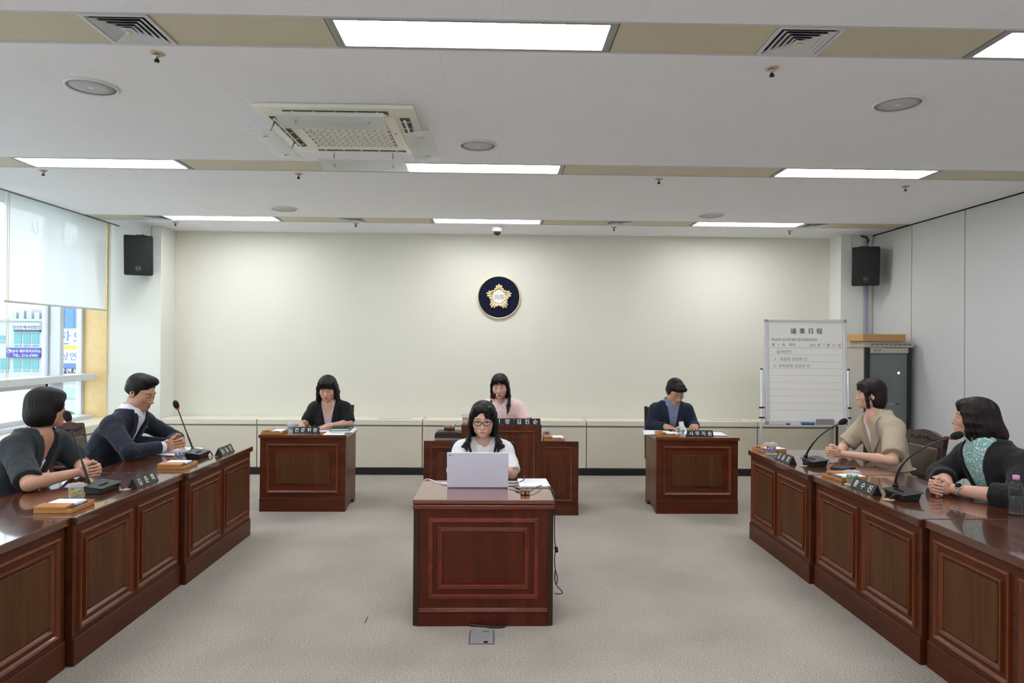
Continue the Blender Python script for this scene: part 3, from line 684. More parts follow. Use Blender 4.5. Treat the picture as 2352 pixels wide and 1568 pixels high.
def reeded(n, x0, x1, z0, z1, y=0.004):
    bm = bmesh.new(); P = [(0, 0)]
    for k in range(3): P += [(0.0015 + k * 0.0075, 0.008 - 0.001 * k), (0.0055 + k * 0.0075, 0.009 - 0.001 * k), (0.0075 + k * 0.0075, 0.004)]
    P += [(0.024, 0.0)]
    bm_frame(bm, x0, x1, z0, z1, [(i, y - d) for i, d in P], 'Y'); return obj(n, bm, W_red_m, t)
reeded('outer_moulding', -0.312, 0.314, 0.155, 0.612); reeded('inner_moulding', -0.257, 0.257, 0.212, 0.560)
bm = bmesh.new(); bm_prism(bm, [(-0.23, 0.24), (0.23, 0.24), (0.23, 0.532), (-0.23, 0.532)], 0.005, -0.001, 'Y', 0.002); obj('raised_field', bm, W_red_z, t)
bm = bmesh.new()
for k in range(3): bm_box(bm, (-h + 0.036, -0.006 + 0.001 * k, 0.082 + 0.0075 * k), (h - 0.036, 0.006, 0.088 + 0.0075 * k), 0.0015)
obj('base_moulding', bm, W_red_m, t)
box('plinth', (-h + 0.036, -0.001, 0.0), (h - 0.036, 0.006, 0.080), W_red_z, t)

# carved chairs with brown leather
W_chair = wood('chair_mahogany', S(34, 12, 8), S(66, 26, 17), 'Z', 0.3, 0.25, 1.2, spec=0.4); M_leather = mat('brown_leather', S(72, 56, 46), 0.45, bump=(120, 0.25, 0.12))
def chair(loc, rz, lab):
    t = thing('leather_armchair', lab, 'chair', loc, rz, 'carved wood chairs with brown leather')
    # local: faces -Y, seat centre at origin
    bm = bmesh.new(); bm_box(bm, (-0.25, -0.24, 0.40), (0.25, 0.22, 0.48), 0.03, 3); obj('seat_cushion', bm, M_leather, t, 50)
    bm = bmesh.new(); bm_box(bm, (-0.26, -0.25, 0.34), (0.26, 0.24, 0.405), 0.006); obj('seat_rail', bm, W_chair, t)
    for sx in (-1, 1):
        bm = bmesh.new(); bm_tube(bm, [(sx * 0.235, -0.225, 0.35), (sx * 0.24, -0.235, 0.18), (sx * 0.235, -0.23, 0.0)], [0.026, 0.022, 0.016], 8); obj('leg', bm, W_chair, t, True)
        bm = bmesh.new(); bm_tube(bm, [(sx * 0.235, 0.215, 0.36), (sx * 0.235, 0.24, 0.18), (sx * 0.235, 0.285, 0.0)], [0.026, 0.022, 0.016], 8); obj('leg', bm, W_chair, t, True)
        bm = bmesh.new(); pts = [(0.19, 0.36), (0.235, 0.36), (0.33, 0.93), (0.285, 0.93)]
        a, b = sorted((sx * 0.232, sx * 0.272)); bm_prism(bm, pts, a, b, 'X', 0.006); obj('back_post', bm, W_chair, t)
        bm = bmesh.new(); bm_tube(bm, [(sx * 0.262, 0.235, 0.64), (sx * 0.272, 0.05, 0.655), (sx * 0.275, -0.14, 0.64), (sx * 0.272, -0.2, 0.615)], [0.018, 0.022, 0.024, 0.018], 8); obj('armrest', bm, W_chair, t, True)
        bm = bmesh.new(); bm_tube(bm, [(sx * 0.255, -0.14, 0.40), (sx * 0.27, -0.15, 0.52), (sx * 0.272, -0.13, 0.635)], 0.016, 8); obj('arm_post', bm, W_chair, t, True)
    # leather back, tilted
    bm = bmesh.new(); bm_box(bm, (-0.225, -0.03, -0.17), (0.225, 0.03, 0.17), 0.024, 3); bk = obj('back_cushion', bm, M_leather, t, 50); bk.location = (0, 0.255, 0.665); bk.rotation_euler = (math.radians(-9.5), 0, 0)
    # carved crest rail with an arched top
    poly = [(-0.272, -0.06)] + [(0.272, -0.06)] + [(0.272, 0.03), (0.22, 0.036)] + [(0.22 - 0.055 * k, 0.036 + 0.034 * math.sin(k / 8 * PI) ** 1.2) for k in range(1, 8)] + [(-0.22, 0.036), (-0.272, 0.03)]
    bm = bmesh.new(); bm_prism(bm, poly, -0.022, 0.022, 'Y', 0.007); cr = obj('crest_rail', bm, W_chair, t); cr.location = (0, 0.298, 0.885); cr.rotation_euler = (math.radians(-9.5), 0, 0)
    bm = bmesh.new()
    for s in (-1, 1):
        for k in range(6):
            x = s * (0.03 + 0.033 * k); r = 0.015 + 0.003 * (k % 2)
            bm_tube(bm, [(x + r * math.cos(a * 0.9 + k) * (1 - a * 0.08), -0.0225, 0.002 + 0.006 * math.cos(k) + r * math.sin(a * 0.9 + k) * (1 - a * 0.08)) for a in range(8)], [0.0015] + [0.0034] * 6 + [0.0015], 8)
    bm_lathe(bm, [(0.004, -0.030), (0.012, -0.026), (0.014, -0.020)], 12, 'Y', (0, 0, 0.01)); obj('carving', bm, W_chair, cr, True)
    for ch in t.children:
        ch.scale = (0.84, 1, 1); ch.location.x *= 0.84
    return t
CH = chair((-3.10, 5.475, 0), -PI / 2 + PI, 'carved mahogany chair with brown leather back behind the man in the navy jacket')
# ------------------------------------------------------------------ chairs (copies)
dup(CH, (-3.08, 4.30, 0), PI / 2, 'carved mahogany chair with brown leather under the woman in the charcoal jacket')
dup(CH, (3.10, 5.31, 0), -PI / 2, 'carved mahogany chair with brown leather back behind the woman in the beige jacket')
dup(CH, (3.12, 3.94, 0), -PI / 2, 'carved mahogany chair with brown leather under the woman in the black cardigan')
dup(CH, (-1.77, 7.16, 0), 0.0, 'carved mahogany chair with brown leather under the woman writing at the back left desk')
dup(CH, (1.83, 7.18, 0), -0.12, 'carved mahogany chair with brown leather under the man reading at the back right desk')
dup(CH, (0.07, 7.20, 0), 0.0, 'carved mahogany chair with brown leather behind the podium desk')
t = thing('office_chair', 'black office chair of the woman at the laptop', 'chair', (-0.095, 4.93, 0)); M_mesh = mat('black_fabric', S(24, 26, 30), 0.8, bump=(300, 0.3, 0.1))
bm = bmesh.new(); bm_box(bm, (-0.24, -0.24, 0.42), (0.24, 0.22, 0.50), 0.035, 3); obj('seat_cushion', bm, M_mesh, t, 50)
bm = bmesh.new(); bm_box(bm, (-0.245, 0.20, 0.54), (0.245, 0.25, 0.868), 0.022, 3); obj('backrest', bm, M_mesh, t, 50)
bm = bmesh.new(); bm_tube(bm, [(0, 0.24, 0.62), (0, 0.27, 0.45), (0, 0.1, 0.40), (0, 0, 0.40)], 0.022, 8); obj('back_stem', bm, M_black, t, True)
bm = bmesh.new(); bm_lathe(bm, [(0.04, 0.08), (0.025, 0.10), (0.022, 0.42)], 14); obj('gas_column', bm, M_black, t, True)
for k in range(5):
    a = k * 2 * PI / 5 + 0.3; bm = bmesh.new(); bm_tube(bm, [(0, 0, 0.10), (0.27 * math.cos(a), 0.27 * math.sin(a), 0.06)], [0.024, 0.014], 8); l = obj('base_arm', bm, M_black, t, True)
    bm = bmesh.new(); bm_lathe(bm, [(0.006, -0.02), (0.024, -0.018), (0.024, 0.018), (0.006, 0.02)], 14, 'Y', (0.27 * math.cos(a), 0.27 * math.sin(a), 0.025)); obj('caster', bm, M_black, l, True)

# ------------------------------------------------------------------ desk things
M_tray = wood('memo_tray_wood', S(164, 104, 48), S(196, 136, 72), 'Y', 0.4, 0.2, 1.2, contrast=1.2); M_paper = mat('white_paper', S(240, 240, 244), 0.7, bump=(30, 0.05, 0.01)); M_bluepen = mat('blue_pen', S(60, 110, 180), 0.3)
def memo_tray(loc, rz, label):
    """local: long side along Y (0.20), pen channel on +X, lid end at -Y"""
    t = thing('memo_tray', label, 'memo tray', loc, rz, 'wooden memo trays')
    bm = bmesh.new(); bm_box(bm, (-0.093, -0.1, 0.0), (0.093, 0.1, 0.018), 0.0015); bm_box(bm, (-0.093, 0.094, 0.018), (0.093, 0.1, 0.026)); bm_box(bm, (0.087, -0.1, 0.018), (0.093, 0.1, 0.022)); obj('tray_base', bm, M_tray, t)
    bm = bmesh.new(); bm_prism(bm, [(-0.1, 0.0195), (-0.1, 0.033), (-0.03, 0.037), (-0.01, 0.0195)], -0.093, 0.062, 'X', 0.001); obj('lid', bm, M_tray, t)
    box('memo_pad', (-0.088, -0.008, 0.018), (0.055, 0.092, 0.030), M_paper, t)
    bm = bmesh.new(); bm_lathe(bm, [(0.001, -0.075), (0.0045, -0.065), (0.0045, 0.06), (0.003, 0.07)], 8, 'Y', (0.073, 0, 0.0225)); p = obj('pen', bm, M_black, t, True)
    bm = bmesh.new(); bm_lathe(bm, [(0.0049, -0.02), (0.0049, 0.03)], 8, 'Y', (0.073, 0, 0.0225)); obj('pen_sleeve', bm, M_bluepen, p, True)
    return t
M_cup = glassy('crystal_plastic', (0.94, 0.95, 0.96, 1), haze=0.16); M_film = glassy('cover_film', (0.97, 0.97, 0.98, 1), rough=0.15, haze=0.42)
CUPC = {'blue': S(70, 80, 170), 'yellow': S(190, 180, 40), 'green': S(70, 160, 90), 'purple': S(120, 50, 130), 'orange': S(226, 88, 40)}
def cup(loc, color, label, tilt=0.0):
    t = thing('crystal_cup', label, 'cup', loc, random.uniform(0, 1), 'covered plastic crystal cups')
    mc = mat('cup_' + color, CUPC[color], 0.25)
    bm = bmesh.new(); n = 20
    for i, (r, z) in enumerate([]): pass
    prof = [(0.030, 0.0), (0.031, 0.004), (0.034, 0.05), (0.036, 0.082)]
    rings = [[bm.verts.new(((r * (1 + 0.05 * (k % 2) * (1 if j in (1, 2) else 0))) * math.cos(2 * PI * k / n), (r * (1 + 0.05 * (k % 2) * (1 if j in (1, 2) else 0))) * math.sin(2 * PI * k / n), z)) for k in range(n)] for j, (r, z) in enumerate(prof)]
    for a, b in zip(rings, rings[1:]):
        for k in range(n): bm.faces.new((a[k], a[(k + 1) % n], b[(k + 1) % n], b[k]))
    bm.faces.new(rings[0][::-1]); obj('cup_wall', bm, M_cup, t)
    for k in range(4):   # heart medallions
        a = k * PI / 2; bm = bmesh.new(); poly = []
        for j in range(18):
            q = 2 * PI * j / 18; poly.append((0.0013 * 16 * math.sin(q) ** 3 * 0.9, 0.0013 * (13 * math.cos(q) - 5 * math.cos(2 * q) - 2 * math.cos(3 * q) - math.cos(4 * q)) * 0.9))
        inner = [(x * 0.45, z * 0.45) for x, z in poly]
        va = [bm.verts.new((x, -0.0352 + 0.35 * 0.0 + x * x * 12, 0.043 + z)) for x, z in poly]; vb = [bm.verts.new((x, -0.0356 + x * x * 12, 0.043 + z)) for x, z in inner]
        for j in range(18): bm.faces.new((va[j], va[(j + 1) % 18], vb[(j + 1) % 18], vb[j]))
        m_ = obj('heart_medallion', bm, mc, t); m_.rotation_euler = (0, 0, a)
    bm = bmesh.new(); rnd = random.Random(hash(label) % 999); n = 22   # clear wrap over the rim
    R = [[(0.006 + 0.033 * j / 3 + (0.012 * rnd.random() if j == 4 else 0)) for j in range(5)] for k in range(n)]
    vs_ = [[bm.verts.new((R[k][j] * math.cos(2 * PI * k / n), R[k][j] * math.sin(2 * PI * k / n), 0.086 + rnd.uniform(-0.002, 0.003) - (0.012 if j == 4 else 0))) for k in range(n)] for j in range(5)]
    for a, b in zip(vs_, vs_[1:]):
        for k in range(n): bm.faces.new((a[k], a[(k + 1) % n], b[(k + 1) % n], b[k]))
    bm.faces.new(vs_[0]); obj('cover_film', bm, M_film, t)
    bm = bmesh.new(); bm_lathe(bm, [(0.0295, 0.003), (0.0325, 0.055)], 20); obj('drink', bm, glass_drink, t)
    bm = bmesh.new(); bm_lathe(bm, [(0.036, 0.080), (0.038, 0.083), (0.036, 0.086)], 24, caps=False); obj('rim', bm, mat('rim_tan', S(196, 170, 140), 0.4), t, True)
    return t
glass_drink = glassy('water', (0.88, 0.90, 0.90, 1))
M_red = mat('red_ring', S(214, 40, 34), 0.4); M_foam = mat('black_foam', S(20, 20, 22), 0.95, bump=(700, 0.6, 0.3)); M_neck = mat('gooseneck_steel', S(58, 62, 68), 0.32, metal=0.5)
def mic(loc, rz, stem, head, label, lit=False, mid=None):
    """loc: base centre; stem/head in base-local coordinates"""
    t = thing('gooseneck_microphone', label, 'microphone', loc, rz, 'gooseneck microphones')
    bm = bmesh.new(); bm_prism(bm, [(-0.045, 0.0), (0.045, 0.0), (0.060, 0.046), (-0.055, 0.030)], -0.09, 0.09, 'X', 0.003); obj('base', bm, M_black, t)
    bm = bmesh.new(); bm_prism(bm, [(-0.058, 0.030), (0.064, 0.047), (0.064, 0.053), (-0.058, 0.036)], -0.105, 0.105, 'X', 0.002); tp = obj('top_plate', bm, M_black, t)
    for k in range(3): box('button', (-0.05 + 0.03 * k, -0.02, 0.043), (-0.032 + 0.03 * k, -0.005, 0.047), M_black, tp)
    s = Vector(stem); h = Vector(head); d = (h - s); m1 = Vector(mid) if mid else s + d * 0.33
    bm = bmesh.new(); bm_tube(bm, [s, s + (m1 - s) * 0.12], [0.016, 0.010], 10); obj('stem_socket', bm, M_black, t, True)
    def bez(u): return s * (1 - u) ** 2 + (m1 * 2 - (s + h) * 0.5) * 2 * u * (1 - u) * 1.0 + h * u ** 2 if mid else s + d * u
    pts = [bez(u / 12) for u in range(13)]
    bm = bmesh.new(); bm_tube(bm, pts, [0.0075] * 4 + [0.0065] + [0.0048] * 8, 8); obj('gooseneck', bm, M_neck, t, True)
    ax = (pts[-1] - pts[-2]).normalized()
    bm = bmesh.new(); bm_tube(bm, [h - ax * 0.002, h + ax * 0.010], 0.0125, 12); rg = obj('light_ring', bm, mat('red_ring_lit', S(255, 60, 50), 0.4, emit=(1, 0.06, 0.04, 1), estr=3.0) if lit else M_red, t, True)
    bm = bmesh.new(); bm_tube(bm, [h + ax * q for q in (0.008, 0.014, 0.025, 0.045, 0.06, 0.068, 0.071)], [0.013, 0.017, 0.0205, 0.021, 0.017, 0.010, 0.003], 14); obj('foam_windshield', bm, M_foam, t, True)
    bm = bmesh.new(); bm_tube(bm, spline([(0.06, -0.046, 0.012), (0.055, -0.07, 0.03), (0.05, -0.085, 0.02), (0.045, -0.095, 0.001)]), 0.005, 8); obj('cable', bm, M_black, t, True)
    bm = bmesh.new(); bm_lathe(bm, [(0.032, 0.0003), (0.033, 0.0012), (0.03, 0.002)], 20, 'Z', (0.045, -0.105, 0)); obj('cable_grommet', bm, mat('grommet_tan', S(186, 150, 116), 0.5), t)
    return t
M_plate = mat('nameplate_black', S(24, 26, 26), 0.22); M_letter = mat('nameplate_white', S(232, 232, 232), 0.5)
def nameplate(loc, rz, body, label, ln=0.25, hgt=0.062, dep=0.062, flip=False, size=0.047, shear=None, chars=None):
    """triangular tent; local front face towards -Y"""
    t = thing('nameplate', label, 'nameplate', loc, rz, 'black name plates')
    bm = bmesh.new(); bm_prism(bm, [(0.0, 0.0), (dep, 0.0), (dep * 0.55, hgt)], -ln / 2, ln / 2, 'X', 0.0015); obj('plate', bm, M_plate, t)
    tilt = math.atan2(hgt, dep * 0.55); n = len(body)
    for i, ch in enumerate(body):
        u = (i - (n - 1) / 2) * ln / (n + 0.25)
        o = text('lettering', ch, size, M_letter, t, (u if not flip else -u, dep * 0.55 / 2 - 0.0016 * math.sin(tilt), hgt / 2 + 0.0016 * math.cos(tilt)), (tilt, 0, 0) if not flip else (tilt, 0, 0), 0.0004, 1, 0.0002)
        if flip: o.rotation_mode = 'XYZ'; o.matrix_basis = Matrix.Translation(o.location) @ Matrix.Rotation(tilt, 4, 'X') @ Matrix.Rotation(PI, 4, 'Z')
    return t
T = 0.7372
# left row, woman in charcoal
memo_tray((-2.212, 3.568, T), 0, 'wooden memo tray in front of the woman in the charcoal jacket'); cup((-2.282, 3.775, T), 'yellow', 'clear crystal cup with yellow pattern on the left row')
mic((-2.262, 3.99, T), PI / 2, (-0.03, 0.055, 0.04), (-0.06, 0.155, 0.40), 'black gooseneck microphone before the woman in the charcoal jacket')
nameplate((-2.092, 4.178, T), PI / 2, '김춘화', 'black name plate with three white letters before the woman in charcoal')
# left row, man
memo_tray((-2.195, 4.775, T), 0, 'wooden memo tray in front of the man in the navy jacket'); cup((-2.285, 5.00, T), 'blue', 'clear crystal cup with blue pattern before the man in navy')
mic((-2.232, 5.17, T), PI / 2, (0.095, 0.075, 0.045), (0.09, 0.19, 0.35), 'black gooseneck microphone before the man in the navy jacket')
nameplate((-2.062, 5.335, T), PI / 2, '김희대', 'black name plate turned upside down at the far end of the left row', flip=True)
# right row, beige
memo_tray((2.262, 5.60, T), PI + 0.25, 'wooden memo tray at the far end of the right row'); cup((2.222, 5.455, T), 'blue', 'clear crystal cup with blue pattern on the right row')
mic((2.335, 4.95, T), -PI / 2, (-0.08, -0.03, 0.045), (0.21, 0.075, 0.325), 'black gooseneck microphone before the woman in the beige jacket', mid=(0.04, 0.005, 0.20))
nameplate((2.147, 5.08, T), -PI / 2, '김윤경', 'black name plate with white letters before the woman in beige')
# right row, black cardigan
memo_tray((2.292, 4.44, T), PI + 0.18, 'wooden memo tray between the two women on the right'); cup((2.245, 4.245, T), 'green', 'clear crystal cup with green pattern on the right row')
mic((2.335, 3.87, T), -PI / 2, (-0.10, 0.02, 0.045), (0.19, 0.15, 0.372), 'black gooseneck microphone before the woman in the black cardigan', mid=(0.01, 0.03, 0.23))
nameplate((2.19, 4.05, T), -PI / 2, '황수진', 'black name plate with white letters before the woman in the black cardigan')
for (x, y, lab) in ((2.222, 5.455, 'round paper coaster under the blue cup on the right row'), (2.245, 4.245, 'round paper coaster under the green cup on the right row')):
    bm = bmesh.new(); bm_lathe(bm, [(0.046, 0.0), (0.047, 0.0010), (0.045, 0.0016)], 28); tag(obj('coaster', bm, mat('coaster_paper', S(196, 186, 176), 0.8), None, None, (x, y, T - 0.0012)), lab, 'coaster', 'paper coasters')
o = box('notebook', (-0.075, -0.05, 0), (0.075, 0.05, 0.012), mat('black_cover', S(30, 32, 36), 0.5), None, 0.002); o.location = (2.47, 4.80, T); o.rotation_euler = (0, 0, 0.55); tag(o, 'small black notebook beside the beige woman\'s microphone', 'notebook')
# open booklet under the man's hands
t = thing('open_booklet', 'open white booklet with a dark cover under the man\'s hands', 'booklet', (-2.50, 5.38, T), -0.12)
box('cover', (-0.16, -0.155, 0.0), (0.16, 0.155, 0.003), mat('booklet_cover', S(40, 44, 56), 0.5), t)
bm = bmesh.new(); n = 12
for s in (-1, 1):
    vv = []
    for k in range(n + 1):
        u = k / n; z = 0.004 + 0.010 * math.sin(min(1, u * 1.25) * PI) * (1 if s > 0 else 0.35) + (0.016 * u ** 3 if s > 0 else 0)
        vv.append([bm.verts.new((-0.15 + 0.30 * w, s * 0.15 * u, z)) for w in (0, 1)])
    for a, b in zip(vv, vv[1:]): bm.faces.new((a[0], a[1], b[1], b[0]))
obj('pages', bm, M_paper, t, True)
# water bottle
M_pet = glassy('clear_bottle_plastic', (0.93, 0.95, 0.96, 1), haze=0.0)
t = thing('water_bottle', 'clear ribbed water bottle with a pink cap at the right edge', 'bottle', (2.695, 3.475, T))
bm = bmesh.new(); prof = [(0.028, 0.0), (0.032, 0.004)] + [(0.0325 - 0.0018 * (k % 2), 0.012 + 0.0085 * k) for k in range(15)] + [(0.033, 0.142), (0.029, 0.158), (0.018, 0.176), (0.0135, 0.184), (0.0135, 0.194)]
bm_lathe(bm, prof, 28); obj('bottle_wall', bm, M_pet, t, True)
bm = bmesh.new(); bm_lathe(bm, [(r - 0.0015, z + 0.002) for r, z in prof[:13]], 28); obj('water', bm, glass_drink, t, True)
bm = bmesh.new(); bm_lathe(bm, [(0.0155, 0.186), (0.016, 0.188), (0.016, 0.204), (0.0145, 0.207)], 24); obj('cap', bm, mat('pink_cap', S(222, 150, 196), 0.45), t, True)

# back left desk
B = 0.7275
memo_tray((-2.13, 6.635, B), -PI / 2, 'wooden memo tray on the back left desk'); cup((-1.988, 6.70, B), 'blue', 'clear crystal cup with blue heart on the back left desk')
nameplate((-1.832, 6.625, B), 0, '전문위원', 'black name plate with four white letters on the back left desk', size=0.046)
def sheets(loc, rz, lab, n, w=0.21, h=0.297, skew=0.004, group=None):
    t = thing('paper_stack', lab, 'papers', loc, rz, group); rnd = random.Random(len(lab) * 7 + n)
    for k in range(n):
        o = box('sheet', (-w / 2, -h / 2, 0), (w / 2, h / 2, 0.0016), M_paper, t); o.location = (rnd.uniform(-skew, skew), rnd.uniform(-skew, skew), 0.0018 * k); o.rotation_euler = (0, 0, rnd.uniform(-skew, skew) * 8)
    return t
M_print = mat('grey_print', S(205, 206, 212), 0.8)
sheets((-1.555, 6.70, B), 0.05, 'loose printed sheet over the edge of the back left desk', 1, 0.19, 0.36)
t = sheets((-1.50, 6.79, B + 0.003), 0.06, 'thick white paper stack under the green folder', 7, 0.22, 0.30)
t = thing('green_folder', 'dark green leather folder on papers at the back left desk', 'folder', (-1.525, 6.795, B + 0.0165), 0.08)
box('cover', (-0.095, -0.12, 0.0), (0.095, 0.12, 0.006), mat('green_leather', S(34, 62, 48), 0.4, bump=(150, 0.2, 0.1)), t, 0.002); box('pages', (-0.085, -0.11, 0.006), (0.085, 0.105, 0.020), M_paper, t); box('upper_cover', (-0.095, -0.115, 0.020), (0.095, 0.12, 0.027), MATS['green_leather'], t, 0.003)
box('band', (0.03, -0.117, 0.0265), (0.045, 0.121, 0.0285), mat('green_band', S(24, 46, 36), 0.5), t)
sheets((-1.755, 6.90, B), 0.0, 'white sheet the woman at the back left is writing on', 1, 0.21, 0.297)
# back right desk
memo_tray((1.66, 6.585, B), -PI / 2, 'wooden memo tray on the back right desk'); cup((1.80, 6.60, B), 'green', 'clear crystal cup with green pattern on the back right desk')
nameplate((1.966, 6.50, B), 0, '사무직원', 'black name plate with four white letters on the back right desk', size=0.046)
t = sheets((1.615, 6.79, B), -0.25, 'fanned white papers at the left end of the back right desk', 5, 0.24, 0.30, 0.02)
sheets((1.96, 6.83, B), 0.02, 'open white papers under the reading man\'s hands', 4, 0.30, 0.22, 0.012)
sheets((2.17, 6.72, B), -0.15, 'white papers at the right end of the back right desk', 3, 0.21, 0.26, 0.014)
t = thing('turned_page', 'white page held upright by the reading man', 'paper', (1.90, 6.84, B + 0.008), 0.5)
bm = bmesh.new(); vv = [[bm.verts.new((-0.045 + 0.09 * w * (1 - 0.35 * k / 8), 0.03 * math.sin(k / 8 * 2.0), 0.10 * k / 8)) for w in (0, 1)] for k in range(9)]
for a, b in zip(vv, vv[1:]): bm.faces.new((a[0], a[1], b[1], b[0]))
obj('page', bm, M_paper, t, True)

# podium things
P0 = 0.6905
t = thing('wooden_case', 'dark brown flat case on the left wing of the podium', 'case', (-0.455, 6.64, P0)); M_case = mat('dark_case', S(46, 36, 34), 0.5, bump=(200, 0.2, 0.1))
box('tray', (-0.128, -0.10, 0.006), (0.128, 0.10, 0.034), M_case, t, 0.003); bm = bmesh.new(); bm_prism(bm, [(-0.128, 0.036), (0.128, 0.036), (0.122, 0.056), (0.10, 0.066), (-0.10, 0.066), (-0.122, 0.056)], -0.10, 0.10, 'Y', 0.002); obj('lid', bm, M_case, t); box('foot_rail', (-0.124, -0.10, 0.0), (0.124, 0.10, 0.007), mat('case_edge', S(170, 160, 150), 0.5), t)
W_gav = wood('gavel_wood', S(74, 30, 16), S(128, 60, 34), 'X', 0.25, 0.6, 2)
t = thing('gavel', 'small turned wooden gavel lying on the dark case', 'gavel', (-0.447, 6.62, P0 + 0.066))
bm = bmesh.new(); bm_lathe(bm, [(0.012, -0.052), (0.026, -0.050), (0.028, -0.042), (0.020, -0.036), (0.026, 0.0), (0.020, 0.036), (0.028, 0.042), (0.026, 0.050), (0.012, 0.052)], 20, 'X', (0, 0, 0.028)); obj('head', bm, W_gav, t, True)
bm = bmesh.new(); bm_tube(bm, [(0.01, 0.02, 0.03), (0.03, 0.09, 0.045), (0.05, 0.16, 0.058)], [0.007, 0.008, 0.011], 10); obj('handle', bm, mat('pale_handle', S(190, 176, 150), 0.5), t, True)
memo_tray((0.555, 6.54, P0), -PI / 2, 'wooden memo tray on the right wing of the podium'); cup((0.502, 6.70, P0), 'purple', 'clear crystal cup with purple pattern on the podium')
cup((-0.285, 6.54, 0.8425), 'orange', 'clear crystal cup with orange pattern on top of the podium')
nameplate((0.296, 6.425, 0.8425), 0, '김진순', 'black name plate with three white letters at the right of the podium top', ln=0.252, hgt=0.06, dep=0.055, size=0.052)
nameplate((0.018, 6.425, 0.8425), 0, '위원장', 'black name plate with three white letters in the middle of the podium top', ln=0.30, hgt=0.06, dep=0.055, size=0.052)
mic((-0.12, 6.80, 0.7305), PI, (0.03, -0.02, 0.045), (-0.083, 0.06, 0.325), 'black gooseneck microphone with a lit red ring on the podium', True)

# laptop and things on the recorder's desk
F0 = 0.7175; M_lap = mat('laptop_white', S(212, 213, 228), 0.35)
t = thing('laptop', 'open white laptop with its lid towards the camera on the front desk', 'laptop', (-0.108, 4.20, F0))
box('keyboard_base', (-0.187, 0.0, 0.0), (0.187, 0.245, 0.016), M_lap, t, 0.004)
lid = box('screen_lid', (-0.187, -0.004, 0.0), (0.187, 0.004, 0.222), M_lap, t, 0.003); lid.location = (0, 0.0, 0.004); lid.rotation_euler = (math.radians(9), 0, 0)
bm = bmesh.new(); bm_lathe(bm, [(0.0046, -0.0046), (0.0046, -0.0040)], 18, 'Y', (-0.170, 0, 0.204)); obj('logo_disc', bm, mat('logo_mauve', S(112, 82, 96), 0.4), lid)
text('logo_lettering', 'LG', 0.0105, mat('logo_grey', S(134, 132, 140), 0.4), lid, (-0.156, -0.0043, 0.204), RX, 0.0002)
box('screen', (-0.178, 0.0038, 0.012), (0.178, 0.0046, 0.214), mat('screen_glow', S(40, 44, 52), 0.3, emit=(0.8, 0.9, 1, 1), estr=0.8), lid)
keys = bmesh.new()
for i in range(14):
    for j in range(5): bm_box(keys, (-0.165 + 0.0236 * i, 0.10 + 0.02 * j, 0.016), (-0.1455 + 0.0236 * i, 0.117 + 0.02 * j, 0.0175))
k = obj('keyboard_keys', keys, mat('key_grey', S(170, 172, 180), 0.5), t)
bm = bmesh.new(); bm_tube(bm, spline([(-0.46, 4.42, F0 + 0.003), (-0.44, 4.428, F0 + 0.008), (-0.40, 4.41, F0 + 0.003), (-0.385, 4.36, F0 + 0.004), (-0.35, 4.33, F0 + 0.003), (-0.33, 4.30, F0 + 0.008)]), 0.003, 8); t = obj('charging_cable', bm, mat('white_cable', S(238, 238, 240), 0.4), None, True)
tag(t, 'white charging cable at the left of the laptop', 'cable'); bm = bmesh.new(); bm_tube(bm, [(-0.335, 4.305, F0 + 0.008), (-0.30, 4.28, F0 + 0.008)], [0.006, 0.0055], 10); obj('plug', bm, MATS['white_cable'], t, True)
t = thing('audio_adapter', 'small black adapter with two gold jacks on the front desk', 'adapter', (0.176, 4.02, F0))
box('adapter_box', (-0.026, -0.015, 0.0), (0.026, 0.03, 0.024), M_black, t, 0.003)
for s in (-1, 1):
    bm = bmesh.new(); bm_lathe(bm, [(0.0035, -0.012), (0.008, -0.022), (0.0085, -0.015), (0.0085, -0.012)], 14, 'Y', (s * 0.013, -0.004, 0.012)); obj('gold_jack', bm, mat('gold_metal', S(226, 180, 90), 0.25, metal=1.0), t, True)
bm = bmesh.new(); bm_tube(bm, spline([(-0.01, 0.03, 0.012), (-0.03, 0.09, 0.009), (-0.06, 0.16, 0.010), (-0.088, 0.19, 0.011)]), 0.003, 8); obj('adapter_lead', bm, M_black, t, True)
bm = bmesh.new(); bm_tube(bm, [(-0.03, 0.10, 0.010), (-0.05, 0.135, 0.010)], 0.007, 8); obj('ferrite', bm, M_black, t, True)
bm = bmesh.new(); pts = [(0.085, 4.30, F0 + 0.01), (0.13, 4.31, F0 + 0.008), (0.18, 4.36, F0 + 0.018), (0.19, 4.44, F0 + 0.03), (0.17, 4.46, F0 + 0.018), (0.155, 4.43, F0 + 0.016)]
bm_tube(bm, spline(pts), 0.003, 8); tag(obj('usb_cable', bm, M_black, None, True), 'short black looped cable at the right of the laptop', 'cable')
bm = bmesh.new(); pts = [(0.205, 4.04, F0 + 0.012), (0.25, 4.14, F0 + 0.018), (0.30, 4.24, F0 + 0.01), (0.335, 4.20, F0 + 0.008), (0.352, 4.12, F0 - 0.01), (0.352, 4.04, 0.66), (0.350, 4.0, 0.55), (0.350, 3.98, 0.46), (0.354, 3.97, 0.42), (0.349, 3.965, 0.36), (0.352, 3.96, 0.30), (0.365, 3.95, 0.25), (0.356, 3.95, 0.215), (0.349, 3.95, 0.25), (0.352, 3.96, 0.29), (0.352, 3.96, 0.23), (0.362, 3.95, 0.205), (0.395, 3.95, 0.165), (0.36, 3.955, 0.157), (0.349, 3.96, 0.16)]
bm_tube(bm, spline(pts), 0.0028, 8); t = obj('hanging_cable', bm, M_black, None, True); tag(t, 'thin black cable hanging down the right side of the front desk', 'cable')
bm = bmesh.new(); bm_tube(bm, [(0.356, 3.97, 0.425), (0.362, 3.965, 0.395)], [0.011, 0.009], 10); obj('cable_lump', bm, M_black, t, True)
